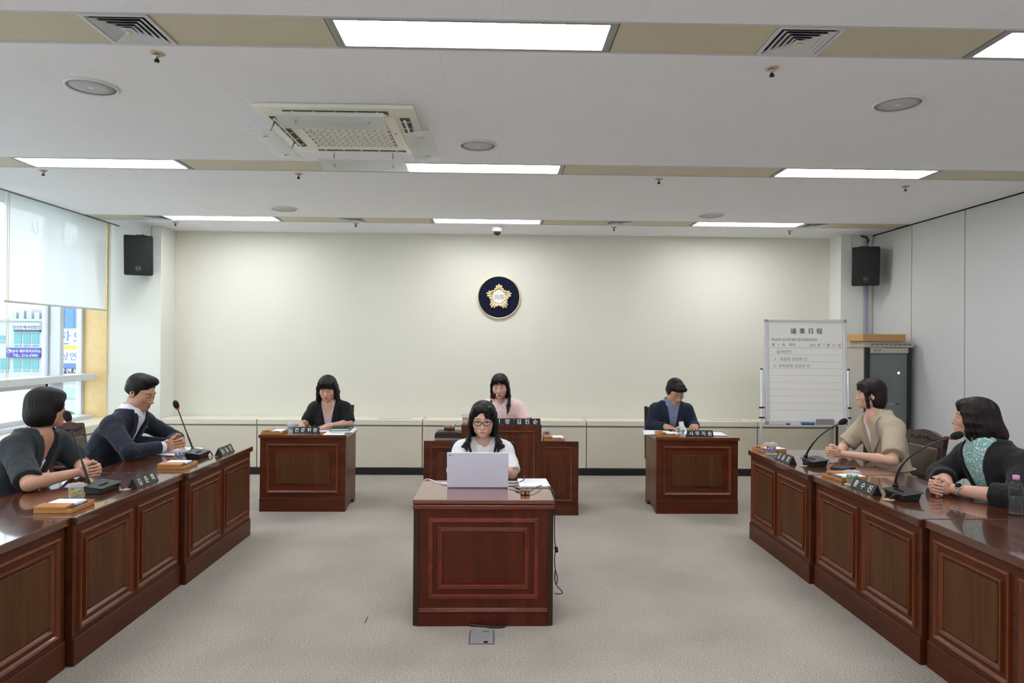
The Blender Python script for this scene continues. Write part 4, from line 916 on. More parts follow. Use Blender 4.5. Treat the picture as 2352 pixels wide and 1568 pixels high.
t = sheets((0.243, 4.33, F0), 0.03, 'white printed papers at the right of the laptop', 6, 0.185, 0.24, 0.004)
for k in range(7): box('print_line', (-0.07, 0.10 - 0.022 * k, 0.0108), (0.06, 0.104 - 0.022 * k, 0.0111), M_print, t)
bm = bmesh.new(); vv = [[bm.verts.new((-0.085 + 0.17 * w, -0.115 + 0.02 * k * (1 if w else 0.5), 0.011 + 0.016 * math.sin(k / 5 * PI) * w)) for w in (0, 0.5, 1)] for k in range(6)]
for a, b in zip(vv, vv[1:]):
    for j in (0, 1): bm.faces.new((a[j], a[j + 1], b[j + 1], b[j]))
obj('curled_sheet', bm, M_paper, t, True)
# floor fittings
t = thing('floor_box', 'grey square floor socket plate in front of the front desk', 'floor socket', (-0.067, 3.74, 0.0))
bm = bmesh.new(); bm_box(bm, (-0.068, -0.092, 0.0), (0.068, 0.092, 0.003), 0.001); obj('frame', bm, mat('floor_plate_edge', S(96, 94, 92), 0.5), t)
box('cover', (-0.062, -0.086, 0.003), (0.062, 0.086, 0.0045), mat('floor_plate_grey', S(152, 150, 152), 0.5, bump=(40, 0.1, 0.06)), t, 0.0006); box('cable_flap', (0.012, -0.084, 0.0045), (0.034, -0.062, 0.006), M_black, t); box('latch', (0.006, 0.055, 0.0045), (0.038, 0.070, 0.0056), mat('floor_plate_edge', S(96, 94, 92), 0.5), t)
tag(box('floor_slot', (-0.742, 3.93, 0.0), (-0.736, 4.02, 0.0015), M_black), 'short dark slot in the carpet left of the front desk', 'floor slot')
bm = bmesh.new(); bm_tube(bm, spline([(-0.14, 3.878, 0.012), (-0.06, 3.868, 0.008), (0.0, 3.855, 0.007), (0.05, 3.86, 0.007), (0.066, 3.878, 0.012)]), 0.006, 8); tag(obj('floor_cable', bm, M_black, None, True), 'black cable peeking out under the front desk', 'cable')

# ------------------------------------------------------------------ whiteboard, rack, wall things
M_board = mat('whiteboard_enamel', S(238, 236, 230), 0.12, coat=0.5); M_sil = mat('silver_frame', S(214, 216, 222), 0.3, metal=0.25); M_ink = mat('black_ink', S(24, 24, 26), 0.5); M_hand = mat('grey_marker', S(104, 106, 110), 0.6); M_rule = mat('rule_grey', S(140, 140, 138), 0.6); M_corner = mat('corner_grey', S(150, 152, 152), 0.45)
t = thing('whiteboard_stand', 'free-standing whiteboard with a handwritten agenda on a tubular stand', 'whiteboard', (3.40, 7.42, 0))
piv = bpy.data.objects.new('board', None)
bw, z0, z1 = 0.452, -0.585, 0.57      # board-local, origin at its centre
bm = bmesh.new(); bm_box(bm, (-bw, -0.006, z0), (bw, 0.008, z1)); bd = obj('board', bm, M_board, t); bd.location = (0, 0.0, 1.333); bd.rotation_euler = (math.radians(-2.2), 0, math.radians(-0.6))
for n, lo, hi in (('top_rail', (-bw, -0.014, z1 - 0.032), (bw, 0.014, z1)), ('bottom_rail', (-bw, -0.014, z0), (bw, 0.014, z0 + 0.04)), ('side_rail', (-bw, -0.014, z0), (-bw + 0.034, 0.014, z1)), ('side_rail', (bw - 0.034, -0.014, z0), (bw, 0.014, z1))): box(n, lo, hi, M_sil, bd, 0.004)
for sx in (-1, 1):
    for zz in (z0, z1): 
        a = (-bw - 0.003 if sx < 0 else bw - 0.042); b_ = (zz - 0.003 if zz < 0 else zz - 0.042); box('corner_cap', (a, -0.017, b_), (a + 0.045, 0.017, b_ + 0.045), M_corner, bd, 0.010)
def wz(py): return (1.566 - (py - 804) * 0.00474) - 1.333
box('ruled_line', (-bw + 0.045, -0.0066, wz(799.5)), (bw - 0.045, -0.006, wz(799.5) + 0.003), M_rule, bd)
for k in range(1, 10): box('ruled_line', (-bw + 0.045, -0.0066, wz(799.5 + 16 * k)), (bw - 0.045, -0.006, wz(799.5 + 16 * k) + 0.0016), M_rule, bd)
for lo, hi in (((-bw + 0.043, z0 + 0.05), (-bw + 0.0455, z1 - 0.045)), ((bw - 0.0455, z0 + 0.05), (bw - 0.043, z1 - 0.045))): box('border_line', (lo[0], -0.0066, lo[1]), (hi[0], -0.006, hi[1]), M_rule, bd)
box('border_line', (-bw + 0.043, -0.0066, z1 - 0.047), (bw - 0.043, -0.006, z1 - 0.045), M_rule, bd)
for i, ch in enumerate('議事日程'): text('printed_title', ch, 0.068, M_ink, bd, (-0.135 + 0.0955 * i, -0.0068, wz(760.5)), RX, 0.0003, 1, 0.0004)
def wtext(body, x, py, size, m, n='handwriting', sp=1.0, sx=1.0): text(n, body, size, m, bd, (x, -0.0068, wz(py)), RX, 0.0003, sp, 0.0, sx)
wtext('제262회 임시회 예산결산특별위원회', -0.13, 780.5, 0.036, M_hand, sp=0.92)
for body, x in (('제', -0.362), ('차', -0.245), ('회의', -0.155), ('년', 0.145), ('월', 0.247), ('일', 0.37)): wtext(body, x, 792.5, 0.036, M_ink, 'printed_word')
for body, x in (('1', -0.305), ('2026', 0.075), ('7', 0.20), ('23', 0.31)): wtext(body, x, 793, 0.034, M_hand)
wtext('심사안건', -0.245, 809, 0.046, M_hand, sp=0.95); wtext('1   위원장 선임의 건', -0.165, 825.5, 0.043, M_hand); wtext('2   부위원장 선임의 건', -0.160, 841.5, 0.043, M_hand)
# pen tray and its things
box('pen_tray', (-0.32, -0.06, z0 - 0.008), (bw - 0.06, -0.012, z0 + 0.0), M_sil, bd, 0.002)
for sx, x in ((-1, -0.482), (1, 0.482)):
    bm = bmesh.new(); bm_lathe(bm, [(0.013, 0.03), (0.013, 1.345)], 14, 'Z', (x, 0.02, 0)); p = obj('upright', bm, M_sil, t, True)
    bm = bmesh.new(); bm_lathe(bm, [(0.0145, 1.345), (0.0145, 1.358), (0.009, 1.36)], 14, 'Z', (x, 0.02, 0)); obj('end_cap', bm, M_black, p, True)
    bm = bmesh.new(); bm_tube(bm, [(x, -0.26, 0.03), (x, 0.28, 0.03)], 0.016, 10); obj('foot', bm, M_sil, t, True)
    for zz in (0.93, 0.82): 
        bm = bmesh.new(); bm_lathe(bm, [(0.009, -0.03), (0.009, 0.03)], 10, 'X', (x, 0.01, zz)); obj('clamp_screw', bm, M_black, p, True)
bm = bmesh.new(); bm_tube(bm, [(-0.48, 0.02, 0.30), (0.48, 0.02, 0.30)], 0.012, 10); obj('cross_bar', bm, M_sil, t, True)
bm = bmesh.new(); bm_box(bm, (0.327, -0.03, 0.10), (0.350, -0.008, 0.742), 0.003); obj('black_strut', bm, M_black, t)
def on_tray(n, lo, hi, m, lab, cat, bev=0.003):
    o = box(n, lo, hi, m, None, bev); o.location = (3.40, 7.37, 0.7495); return tag(o, lab, cat)
o = on_tray('board_eraser', (-0.07, -0.018, 0.0), (0.07, 0.018, 0.012), mat('eraser_felt', S(30, 34, 44), 0.9), 'blue and black whiteboard eraser in the pen tray', 'eraser'); 
box('grip', (-0.07, -0.018, 0.012), (0.07, 0.018, 0.03), mat('eraser_blue', S(70, 140, 180), 0.5), o, 0.003)
o = on_tray('marker_holder', (0.10, -0.02, 0.0), (0.285, 0.02, 0.062), mat('holder_grey', S(140, 138, 138), 0.5), 'grey plastic marker holder in the pen tray', 'holder')
bm = bmesh.new(); bm_lathe(bm, [(0.003, -0.08), (0.007, -0.07), (0.007, 0.07), (0.004, 0.08)], 10, 'X', (0, 0, 0.007)); o = obj('whiteboard_marker', bm, M_white, None, True, (3.25, 7.37, 0.7495)); tag(o, 'white marker lying at the left of the pen tray', 'marker')
bm = bmesh.new(); bm_lathe(bm, [(0.0075, -0.085), (0.0075, -0.045)], 10, 'X', (0, 0, 0.007)); obj('marker_cap', bm, M_black, o, True)

# audio rack
t = thing('equipment_rack', 'tall beige and black audio equipment rack in the right corner', 'rack', (4.375, 7.52, 0)); M_rack = mat('rack_beige', S(176, 170, 160), 0.5, bump=(90, 0.05, 0.02)); M_rackb = mat('rack_black', S(26, 28, 28), 0.4); M_gear = mat('gear_slate', S(82, 94, 102), 0.45); M_gear2 = mat('gear_black', S(50, 53, 57), 0.4)
bm = bmesh.new(); bm_box(bm, (-0.262, 0.03, 0.02), (0.262, 0.70, 1.595), 0.003); obj('cabinet_body', bm, M_rack, t)
box('rack_cap', (-0.28, -0.012, 1.60), (0.28, 0.71, 1.668), M_rack, t, 0.006)
for k in range(9): box('cap_vent', (-0.205 + 0.052 * k, -0.0135, 1.622), (-0.165 + 0.052 * k, -0.0115, 1.643), mat('vent_slot', S(120, 116, 110), 0.7), t)
fr = box('front_frame', (-0.262, 0.0, 0.0), (-0.208, 0.032, 1.598), M_rackb, t, 0.002); box('front_frame', (0.228, 0.0, 0.0), (0.262, 0.032, 1.598), M_rackb, t, 0.002); box('front_frame', (-0.208, 0.0, 0.0), (0.228, 0.032, 0.07), M_rackb, t)
hd = box('header_plate', (-0.205, -0.004, 1.536), (0.225, 0.03, 1.594), M_rack, t, 0.002)
for ch, x, m in (('I', -0.158, M_ink), ('m', -0.131, mat('logo_red', S(190, 40, 36), 0.5)), ('P', -0.096, M_ink)): text('maker_letter', ch, 0.034, m, hd, (x, -0.0045, 1.566), RX, 0.0003, 1, 0.001)
box('rack_inner', (-0.208, 0.06, 0.07), (0.228, 0.075, 1.536), M_gear2, t)
mx = box('mixer_panel', (-0.203, 0.035, 0.92), (0.19, 0.06, 1.385), M_gear, t)
kb = bmesh.new()
for i in range(13):
    for j in range(8): bm_lathe(kb, [(0.0055, 0.024), (0.006, 0.032), (0.004, 0.036)], 6, 'Y', (-0.19 + 0.0205 * i, 0, 1.285 - 0.022 * j))
o = obj('knob_bank', kb, mat('knob_grey', S(176, 184, 190), 0.4), mx); o['kind'] = 'stuff'
for i in range(14): box('fader_slot', (-0.192 + 0.025 * i, 0.0335, 0.95), (-0.188 + 0.025 * i, 0.0352, 1.05), M_gear2, mx); 
for i in range(14): box('fader_cap', (-0.197 + 0.025 * i, 0.028, 0.955 + (i * 7 % 3) * 0.004), (-0.184 + 0.025 * i, 0.034, 0.972 + (i * 7 % 3) * 0.004), M_white if i < 12 else mat('fader_blue', S(50, 60, 150), 0.4), mx)
for k in range(3): box('mixer_stripe', (-0.20 + 0.14 * k, 0.0335, 1.082), (-0.13 + 0.14 * k, 0.0348, 1.086), mat('stripe_yellow', S(180, 170, 60), 0.5), mx)
text('mixer_lettering', 'PLUS', 0.016, M_white, mx, (-0.165, 0.0345, 1.362), RX, 0.0002)
bm = bmesh.new(); bm_lathe(bm, [(0.013, 0.034), (0.013, 0.030), (0.010, 0.028)], 20, 'Y', (0.135, 0, 1.315)); obj('power_light', bm, mat('led_white', S(240, 244, 255), 0.4, emit=(0.9, 0.95, 1, 1), estr=5), mx)
for (x, z, c) in ((0.155, 1.29, (0.2, 1, 0.5, 1)), (0.14, 1.255, (0.2, 1, 0.5, 1)), (0.155, 1.245, (0.2, 1, 0.5, 1))): box('status_led', (x - 0.006, 0.0335, z - 0.002), (x + 0.006, 0.0345, z + 0.002), mat('led_green', S(60, 200, 120), 0.4, emit=(0.2, 1, 0.5, 1), estr=1.5), mx)
for k, (a, b) in enumerate(((0.80, 0.905), (0.70, 0.79), (0.58, 0.69), (0.45, 0.57), (0.30, 0.44), (0.10, 0.29), (1.40, 1.52))):
    u = box('rack_unit', (-0.203, 0.038 + 0.004 * (k % 2), a), (0.222, 0.06, b), M_gear2 if k % 2 else M_gear, t, 0.002)
    if k < 5:
        box('display', (0.08, 0.036, a + 0.04), (0.13, 0.0385, a + 0.062), M_rackb, u)
        for q in range(5): box('button', (0.07 + 0.016 * q, 0.035, a + 0.016), (0.081 + 0.016 * q, 0.0385, a + 0.024), M_corner, u)
        box('status_led', (0.10 - 0.09 * (k % 2), 0.035, a + 0.068), (0.108 - 0.09 * (k % 2), 0.0385, a + 0.074), mat('led_blue', S(60, 70, 255), 0.4, emit=(0.15, 0.2, 1, 1), estr=3), u)
box('glass_door', (-0.205, 0.008, 0.075), (0.225, 0.012, 1.534), glassy('smoked_glass', (0.78, 0.82, 0.84, 1)), t)
t = thing('cardboard_box', 'flat brown cardboard box lying on top of the equipment rack', 'box', (4.30, 7.62, 1.668)); M_card = mat('cardboard', S(186, 142, 92), 0.7, bump=(60, 0.06, 0.03))
box('carton', (-0.24, -0.15, 0.0), (0.24, 0.20, 0.078), M_card, t, 0.002); text('print_mark', '▪▪▪', 0.02, mat('card_print', S(168, 126, 80), 0.7), t, (-0.19, -0.1506, 0.05), RX, 0.0002); text('print_mark', 'ʬʬ ◦◦◦', 0.015, MATS['card_print'], t, (0.15, -0.1506, 0.02), RX, 0.0002)

# wall loudspeakers
def wall_speaker(loc, rz, lab, px):
    t = thing('wall_speaker', lab, 'loudspeaker', loc, rz, 'black wall loudspeakers'); 
    bm = bmesh.new(); bm_prism(bm, [(-0.152, 0.0), (0.152, 0.0), (0.125, 0.26), (-0.125, 0.26)], -0.232, 0.232, 'Z', 0.012); c = obj('cabinet', bm, M_black, t, 40)
    bm = bmesh.new(); bm_box(bm, (-0.142, -0.010, -0.222), (0.142, 0.002, 0.222), 0.008, 2); g = obj('grille', bm, mat('steel_grille', S(20, 21, 22), 0.55, bump=(420, 0.8, 0.5)), t, 40)
    bm = bmesh.new(); bm_lathe(bm, [(0.024, -0.0115), (0.0265, -0.0115), (0.0265, -0.0095), (0.024, -0.0095)], 28, 'Y', (0.0, 0, -0.15), caps=False); obj('logo_ring', bm, M_corner, g)
    text('logo_lettering', 'PLUS', 0.018, M_corner, g, (0, -0.0110, -0.15), RX, 0.0002, 1, 0.0004)
    bm = bmesh.new(); bm_tube(bm, [(px, 0.18, 0.235), (px, 0.21, 0.245), (px, 0.30, 0.20)], 0.012, 8); bm_box(bm, (px - 0.05, 0.02, 0.228), (px + 0.05, 0.20, 0.240)); obj('bracket', bm, M_black, t)
    t.rotation_euler = (math.radians(6), 0, rz)
    return t
wall_speaker((-4.17, 8.03, 2.60), 0.34, 'black loudspeaker mounted on the left pillar', 0.02); wall_speaker((4.405, 8.05, 2.565), -0.38, 'black loudspeaker mounted on the right pillar', -0.02)
# conduit in the right corner
t = thing('cable_conduit', 'grey vertical cable conduit in the far right corner', 'conduit', (4.60, 8.43, 0)); box('duct', (-0.035, -0.028, 0.0), (0.03, -0.001, 2.98), M_grey, t, 0.003); box('cover_strip', (-0.006, -0.036, 0.0), (0.026, -0.028, 2.95), mat('conduit_blue_grey', S(150, 154, 170), 0.45), t, 0.002)
bm = bmesh.new(); bm_tube(bm, [(-0.06, -0.02, 2.985), (0.0, -0.03, 2.97), (0.02, -0.045, 2.93), (0.01, -0.03, 2.9)], 0.012, 8); obj('cable', bm, M_black, t, True)

# council emblem
t = thing('council_emblem', 'round navy emblem with a gold star flower on the back wall', 'emblem', (0.029, YB, 2.20)); M_gold = mat('emblem_gold', S(236, 218, 172), 0.26, metal=0.9); M_navy = mat('emblem_navy', S(13, 19, 44), 0.8, spec=0.2, bump=(300, 0.1, 0.05))
bm = bmesh.new(); bm_lathe(bm, [(0.262, -0.001), (0.262, -0.026)], 64, 'Y'); obj('disc', bm, M_navy, t, 40)
bm = bmesh.new(); bm_lathe(bm, [(0.258, -0.022), (0.262, -0.033), (0.270, -0.035), (0.274, -0.026), (0.273, -0.001)], 64, 'Y', caps=False); obj('gold_rim', bm, M_gold, t, True)
pet = bmesh.new(); NR = 30
for k in range(NR):
    a = 2 * PI * k / NR + PI / 2; ph = (k % 6) / 6 * 2 * PI; R = 0.142 + 0.028 * math.cos(ph); ca, sa = math.cos(a), math.sin(a)
    bm_tube(pet, [(r_ * ca, -0.028 - 0.010 * math.sin(min(1, (r_ - 0.07) / (R - 0.07)) * PI * 0.8), r_ * sa) for r_ in (0.07, 0.09, R * 0.85, R * 0.96, R)], [0.007, 0.011, 0.0165, 0.015, 0.005], 8)
obj('star_petals', pet, M_gold, t, True)
bm = bmesh.new(); bm_lathe(bm, [(0.088, -0.026), (0.088, -0.044), (0.078, -0.048), (0.074, -0.046)], 40, 'Y'); obj('centre_ring', bm, M_gold, t, 50)
bm = bmesh.new(); bm_lathe(bm, [(0.076, -0.040), (0.075, -0.0475)], 40, 'Y'); obj('centre_disc', bm, mat('emblem_white', S(228, 230, 232), 0.3), t)
text('emblem_lettering', '의회', 0.072, mat('emblem_letter_gold', S(176, 150, 100), 0.4), t, (0, -0.0480, 0), RX, 0.001, 1, 0.001)
# ------------------------------------------------------------------ people: implicit surfaces polygonised to one continuous mesh
V3 = lambda *a: np.array(a, np.float32)
def axis_pts(lo, hi, fine, coarse, bands):
    """monotonic samples, fine inside the bands"""
    out = [lo]; x = lo
    while x < hi:
        st = coarse
        for a, b in bands:
            if a - coarse < x < b: st = fine; break
        x += st; out.append(x)
    return np.array(out, np.float32)
class Field:
    def __init__(s, lo, hi, coarse, fine=None, boxes=()):
        s.ax = [axis_pts(lo[i], hi[i], fine or coarse, coarse, [(b[0][i], b[1][i]) for b in boxes]) for i in range(3)]
        s.D = np.full([len(a) for a in s.ax], 0.5, np.float32)
    def blk(s, lo, hi, m):
        sl = tuple(slice(max(0, int(np.searchsorted(s.ax[i], lo[i] - m)) - 1), int(np.searchsorted(s.ax[i], hi[i] + m)) + 1) for i in range(3))
        return sl, (s.ax[0][sl[0]][:, None, None], s.ax[1][sl[1]][None, :, None], s.ax[2][sl[2]][None, None, :])
    def op(s, pr, k=0.01, mode='u'):
        f, lo, hi = pr
        m = k + 0.02
        sl, (X, Y, Z) = s.blk(lo, hi, m)
        if 0 in [q.stop - q.start for q in sl]: return
        d = f(X, Y, Z).astype(np.float32); o = s.D[sl]
        if mode == 'u':
            h = np.maximum(k - np.abs(o - d), 0) / k; s.D[sl] = np.minimum(o, d) - h * h * k * 0.25
        elif mode == 's':
            d = -d; h = np.maximum(k - np.abs(o - d), 0) / k; s.D[sl] = np.maximum(o, d) + h * h * k * 0.25
        elif mode == 'i':
            h = np.maximum(k - np.abs(o - d), 0) / k; s.D[sl] = np.maximum(o, d) + h * h * k * 0.25
    def front(s, x, z):
        """y of the first surface met coming from -Y"""
        i = int(np.clip(np.searchsorted(s.ax[0], x), 1, len(s.ax[0]) - 1)); k = int(np.clip(np.searchsorted(s.ax[2], z), 1, len(s.ax[2]) - 1))
        u = (x - s.ax[0][i - 1]) / (s.ax[0][i] - s.ax[0][i - 1]); v = (z - s.ax[2][k - 1]) / (s.ax[2][k] - s.ax[2][k - 1])
        c = s.D[i - 1, :, k - 1] * (1 - u) * (1 - v) + s.D[i, :, k - 1] * u * (1 - v) + s.D[i - 1, :, k] * (1 - u) * v + s.D[i, :, k] * u * v
        j = np.argmax(c < 0)
        if j == 0: return None
        t = c[j - 1] / (c[j - 1] - c[j]); return float(s.ax[1][j - 1] + t * (s.ax[1][j] - s.ax[1][j - 1]))
    def mesh(s):
        D = s.D; Sg = D < 0
        c = np.zeros([n - 1 for n in D.shape], np.int8)
        offs = [(a, b, e) for a in (0, 1) for b in (0, 1) for e in (0, 1)]
        n0, n1, n2 = D.shape
        for a, b, e in offs: c += Sg[a:n0 - 1 + a, b:n1 - 1 + b, e:n2 - 1 + e]
        I = np.argwhere((c > 0) & (c < 8)).astype(np.int32)
        val = np.stack([D[I[:, 0] + a, I[:, 1] + b, I[:, 2] + e] for a, b, e in offs], 1)
        P = np.zeros((len(I), 3), np.float32); W = np.zeros(len(I), np.float32); of = np.array(offs, np.float32)
        for p in range(8):
            for q in range(p + 1, 8):
                if np.abs(of[p] - of[q]).sum() != 1: continue
                a, b = val[:, p], val[:, q]; cr = (a < 0) != (b < 0)
                t = np.where(cr, a / np.where(cr, a - b, 1), 0)
                P += np.where(cr[:, None], of[p] + t[:, None] * (of[q] - of[p]), 0); W += cr
        P /= W[:, None]
        V = np.stack([s.ax[i][I[:, i]] + P[:, i] * (s.ax[i][I[:, i] + 1] - s.ax[i][I[:, i]]) for i in range(3)], 1)
        idx = np.full(c.shape, -1, np.int32); idx[I[:, 0], I[:, 1], I[:, 2]] = np.arange(len(I))
        F = []
        for ax in range(3):
            a = np.take(Sg, range(0, D.shape[ax] - 1), ax); b = np.take(Sg, range(1, D.shape[ax]), ax)
            E = np.argwhere(a != b); u, w = [(1, 2), (2, 0), (0, 1)][ax]
            E = E[(E[:, u] > 0) & (E[:, w] > 0) & (E[:, u] < D.shape[u] - 1) & (E[:, w] < D.shape[w] - 1)]
            inside = Sg[E[:, 0], E[:, 1], E[:, 2]]
            def cell(du, dw):
                q = E.copy(); q[:, u] -= du; q[:, w] -= dw; return idx[q[:, 0], q[:, 1], q[:, 2]]
            f = np.stack([cell(1, 1), cell(0, 1), cell(0, 0), cell(1, 0)], 1)
            f[~inside] = f[~inside][:, ::-1]; F.append(f)
        return V, np.concatenate(F)
def ell(c, r, R=None):
    c = V3(*c); r = V3(*r); m = float(max(r))
    def f(X, Y, Z):
        x, y, z = X - c[0], Y - c[1], Z - c[2]
        if R is not None: x, y, z = [R[0, i] * x + R[1, i] * y + R[2, i] * z for i in range(3)]
        k0 = np.sqrt((x / r[0]) ** 2 + (y / r[1]) ** 2 + (z / r[2]) ** 2); k1 = np.sqrt((x / r[0] ** 2) ** 2 + (y / r[1] ** 2) ** 2 + (z / r[2] ** 2) ** 2)
        return k0 * (k0 - 1) / np.maximum(k1, 1e-6)
    if R is None: return f, c - r, c + r
    e = np.abs(R) @ r
    return f, c - e, c + e
def cap(a, b, ra, rb, cut=None, cut0=None):
    a = V3(*a); b = V3(*b); d = b - a; L2 = float(d @ d) + 1e-9
    def f(X, Y, Z):
        x, y, z = X - a[0], Y - a[1], Z - a[2]
        t0 = (x * d[0] + y * d[1] + z * d[2]) / L2; t = np.clip(t0, 0, 1)
        o = np.sqrt((x - t * d[0]) ** 2 + (y - t * d[1]) ** 2 + (z - t * d[2]) ** 2) - (ra + t * (rb - ra))
        if cut is not None: o = np.maximum(o, (t0 - cut) * math.sqrt(L2))
        if cut0 is not None: o = np.maximum(o, (cut0 - t0) * math.sqrt(L2))
        return o
    m = max(ra, rb)
    return f, np.minimum(a, b) - m, np.maximum(a, b) + m
def sections(rows, inf=0.0, p=2.3):
    """stacked superellipse sections: rows (z, cx, cy, rx, ry)"""
    A = np.array(rows, np.float32); zs = A[:, 0]
    def f(X, Y, Z):
        z = Z.ravel(); q = [np.interp(z, zs, A[:, i]).astype(np.float32)[None, None, :] for i in range(1, 5)]
        for i in range(4):   # soften the corners of the interpolation
            g = q[i].ravel(); 
            if len(g) > 8: g = np.convolve(np.pad(g, 3, 'edge'), np.ones(7) / 7, 'valid'); 
            q[i] = g.astype(np.float32)[None, None, :]
        rx, ry = q[2] + inf, q[3] + inf
        e = (np.abs((X - q[0]) / rx) ** p + np.abs((Y - q[1]) / ry) ** p) ** (1 / p)
        d = (e - 1) * np.minimum(rx, ry)
        return np.maximum(d, np.maximum(zs[0] - inf - Z, Z - zs[-1] - inf))
    lo = V3((A[:, 1] - A[:, 3]).min() - inf, (A[:, 2] - A[:, 4]).min() - inf, zs[0] - inf); hi = V3((A[:, 1] + A[:, 3]).max() + inf, (A[:, 2] + A[:, 4]).max() + inf, zs[-1] + inf)
    return f, lo, hi
def custom(f, lo, hi): return f, V3(*lo), V3(*hi)
def rot(yaw=0, pitch=0, roll=0):
    a, b, c = [math.radians(v) for v in (yaw, pitch, roll)]
    return np.array(Matrix.Rotation(a, 3, 'Z') @ Matrix.Rotation(b, 3, 'X') @ Matrix.Rotation(c, 3, 'Y'), np.float32)

def part_mesh(name, V, F, m, parent, colors=None):
    me = bpy.data.meshes.new(name); me.from_pydata(V.tolist(), [], F.tolist()); smooth(me); me.materials.append(m)
    if colors is not None:
        at = me.color_attributes.new('tone', 'FLOAT_COLOR', 'POINT'); at.data.foreach_set('color', np.concatenate([colors, np.ones((len(colors), 1))], 1).astype(np.float32).ravel())
    o = bpy.data.objects.new(name, me); COL.objects.link(o); o.parent = parent
    return o
def skin_material():
    m = bpy.data.materials.new('skin'); m.use_nodes = True; N = m.node_tree.nodes; K = m.node_tree.links; p = N['Principled BSDF']
    a = N.new('ShaderNodeVertexColor'); a.layer_name = 'tone'; g = N.new('ShaderNodeNewGeometry'); n = N.new('ShaderNodeTexNoise'); n.inputs['Scale'].default_value = 60
    K.new(g.outputs['Position'], n.inputs['Vector']); mx = N.new('ShaderNodeMix'); mx.data_type = 'RGBA'; mx.blend_type = 'MULTIPLY'; mx.inputs['Factor'].default_value = 0.10
    K.new(a.outputs['Color'], mx.inputs['A']); K.new(n.outputs['Color'], mx.inputs['B']); K.new(mx.outputs['Result'], p.inputs['Base Color'])
    p.inputs['Roughness'].default_value = 0.48; p.inputs['Specular IOR Level'].default_value = 0.4
    return m
M_skin = skin_material()
def hair_material(name, c0, c1):
    m = bpy.data.materials.new(name); m.use_nodes = True; N = m.node_tree.nodes; K = m.node_tree.links; p = N['Principled BSDF']
    tc = N.new('ShaderNodeTexCoord'); mp = N.new('ShaderNodeMapping'); mp.inputs['Scale'].default_value = (150, 150, 9); K.new(tc.outputs['Object'], mp.inputs['Vector'])
    n = N.new('ShaderNodeTexNoise'); n.inputs['Scale'].default_value = 1.0; n.inputs['Detail'].default_value = 3; K.new(mp.outputs['Vector'], n.inputs['Vector'])
    r = N.new('ShaderNodeValToRGB'); r.color_ramp.elements[0].position = 0.35; r.color_ramp.elements[1].position = 0.7; r.color_ramp.elements[0].color = c0; r.color_ramp.elements[1].color = c1
    K.new(n.outputs['Fac'], r.inputs['Fac']); K.new(r.outputs['Color'], p.inputs['Base Color'])
    b = N.new('ShaderNodeBump'); b.inputs['Strength'].default_value = 0.5; b.inputs['Distance'].default_value = 0.004; K.new(n.outputs['Fac'], b.inputs['Height']); K.new(b.outputs['Normal'], p.inputs['Normal'])
    p.inputs['Roughness'].default_value = 0.5; p.inputs['Specular IOR Level'].default_value = 0.25
    return m
M_hairb = hair_material('black_hair', S(9, 8, 8), S(26, 23, 22)); M_hairbr = hair_material('brown_black_hair', S(13, 10, 10), S(40, 29, 26))
def cloth(name, col, rough=0.85, fold=(9, 0.25), weave=500, amt=0.06):
    m = bpy.data.materials.new(name); m.use_nodes = True; N = m.node_tree.nodes; K = m.node_tree.links; p = N['Principled BSDF']
    tc = N.new('ShaderNodeTexCoord'); n1 = N.new('ShaderNodeTexNoise'); n1.inputs['Scale'].default_value = fold[0]; n1.inputs['Detail'].default_value = 2; n1.inputs['Distortion'].default_value = 0.8
    n2 = N.new('ShaderNodeTexNoise'); n2.inputs['Scale'].default_value = weave
    for n in (n1, n2): K.new(tc.outputs['Object'], n.inputs['Vector'])
    b1 = N.new('ShaderNodeBump'); b1.inputs['Strength'].default_value = fold[1]; b1.inputs['Distance'].default_value = 0.03; K.new(n1.outputs['Fac'], b1.inputs['Height'])
    b2 = N.new('ShaderNodeBump'); b2.inputs['Strength'].default_value = 0.15; b2.inputs['Distance'].default_value = 0.002; K.new(n2.outputs['Fac'], b2.inputs['Height']); K.new(b1.outputs['Normal'], b2.inputs['Normal']); K.new(b2.outputs['Normal'], p.inputs['Normal'])
    mx = N.new('ShaderNodeMix'); mx.data_type = 'RGBA'; mx.inputs['A'].default_value = tuple(v * (1 - amt) for v in col[:3]) + (1,); mx.inputs['B'].default_value = tuple(v * (1 + amt) for v in col[:3]) + (1,)
    K.new(n2.outputs['Fac'], mx.inputs['Factor']); K.new(mx.outputs['Result'], p.inputs['Base Color']); p.inputs['Roughness'].default_value = rough; p.inputs['Specular IOR Level'].default_value = 0.25; p.inputs['Sheen Weight'].default_value = 0.1
    return m

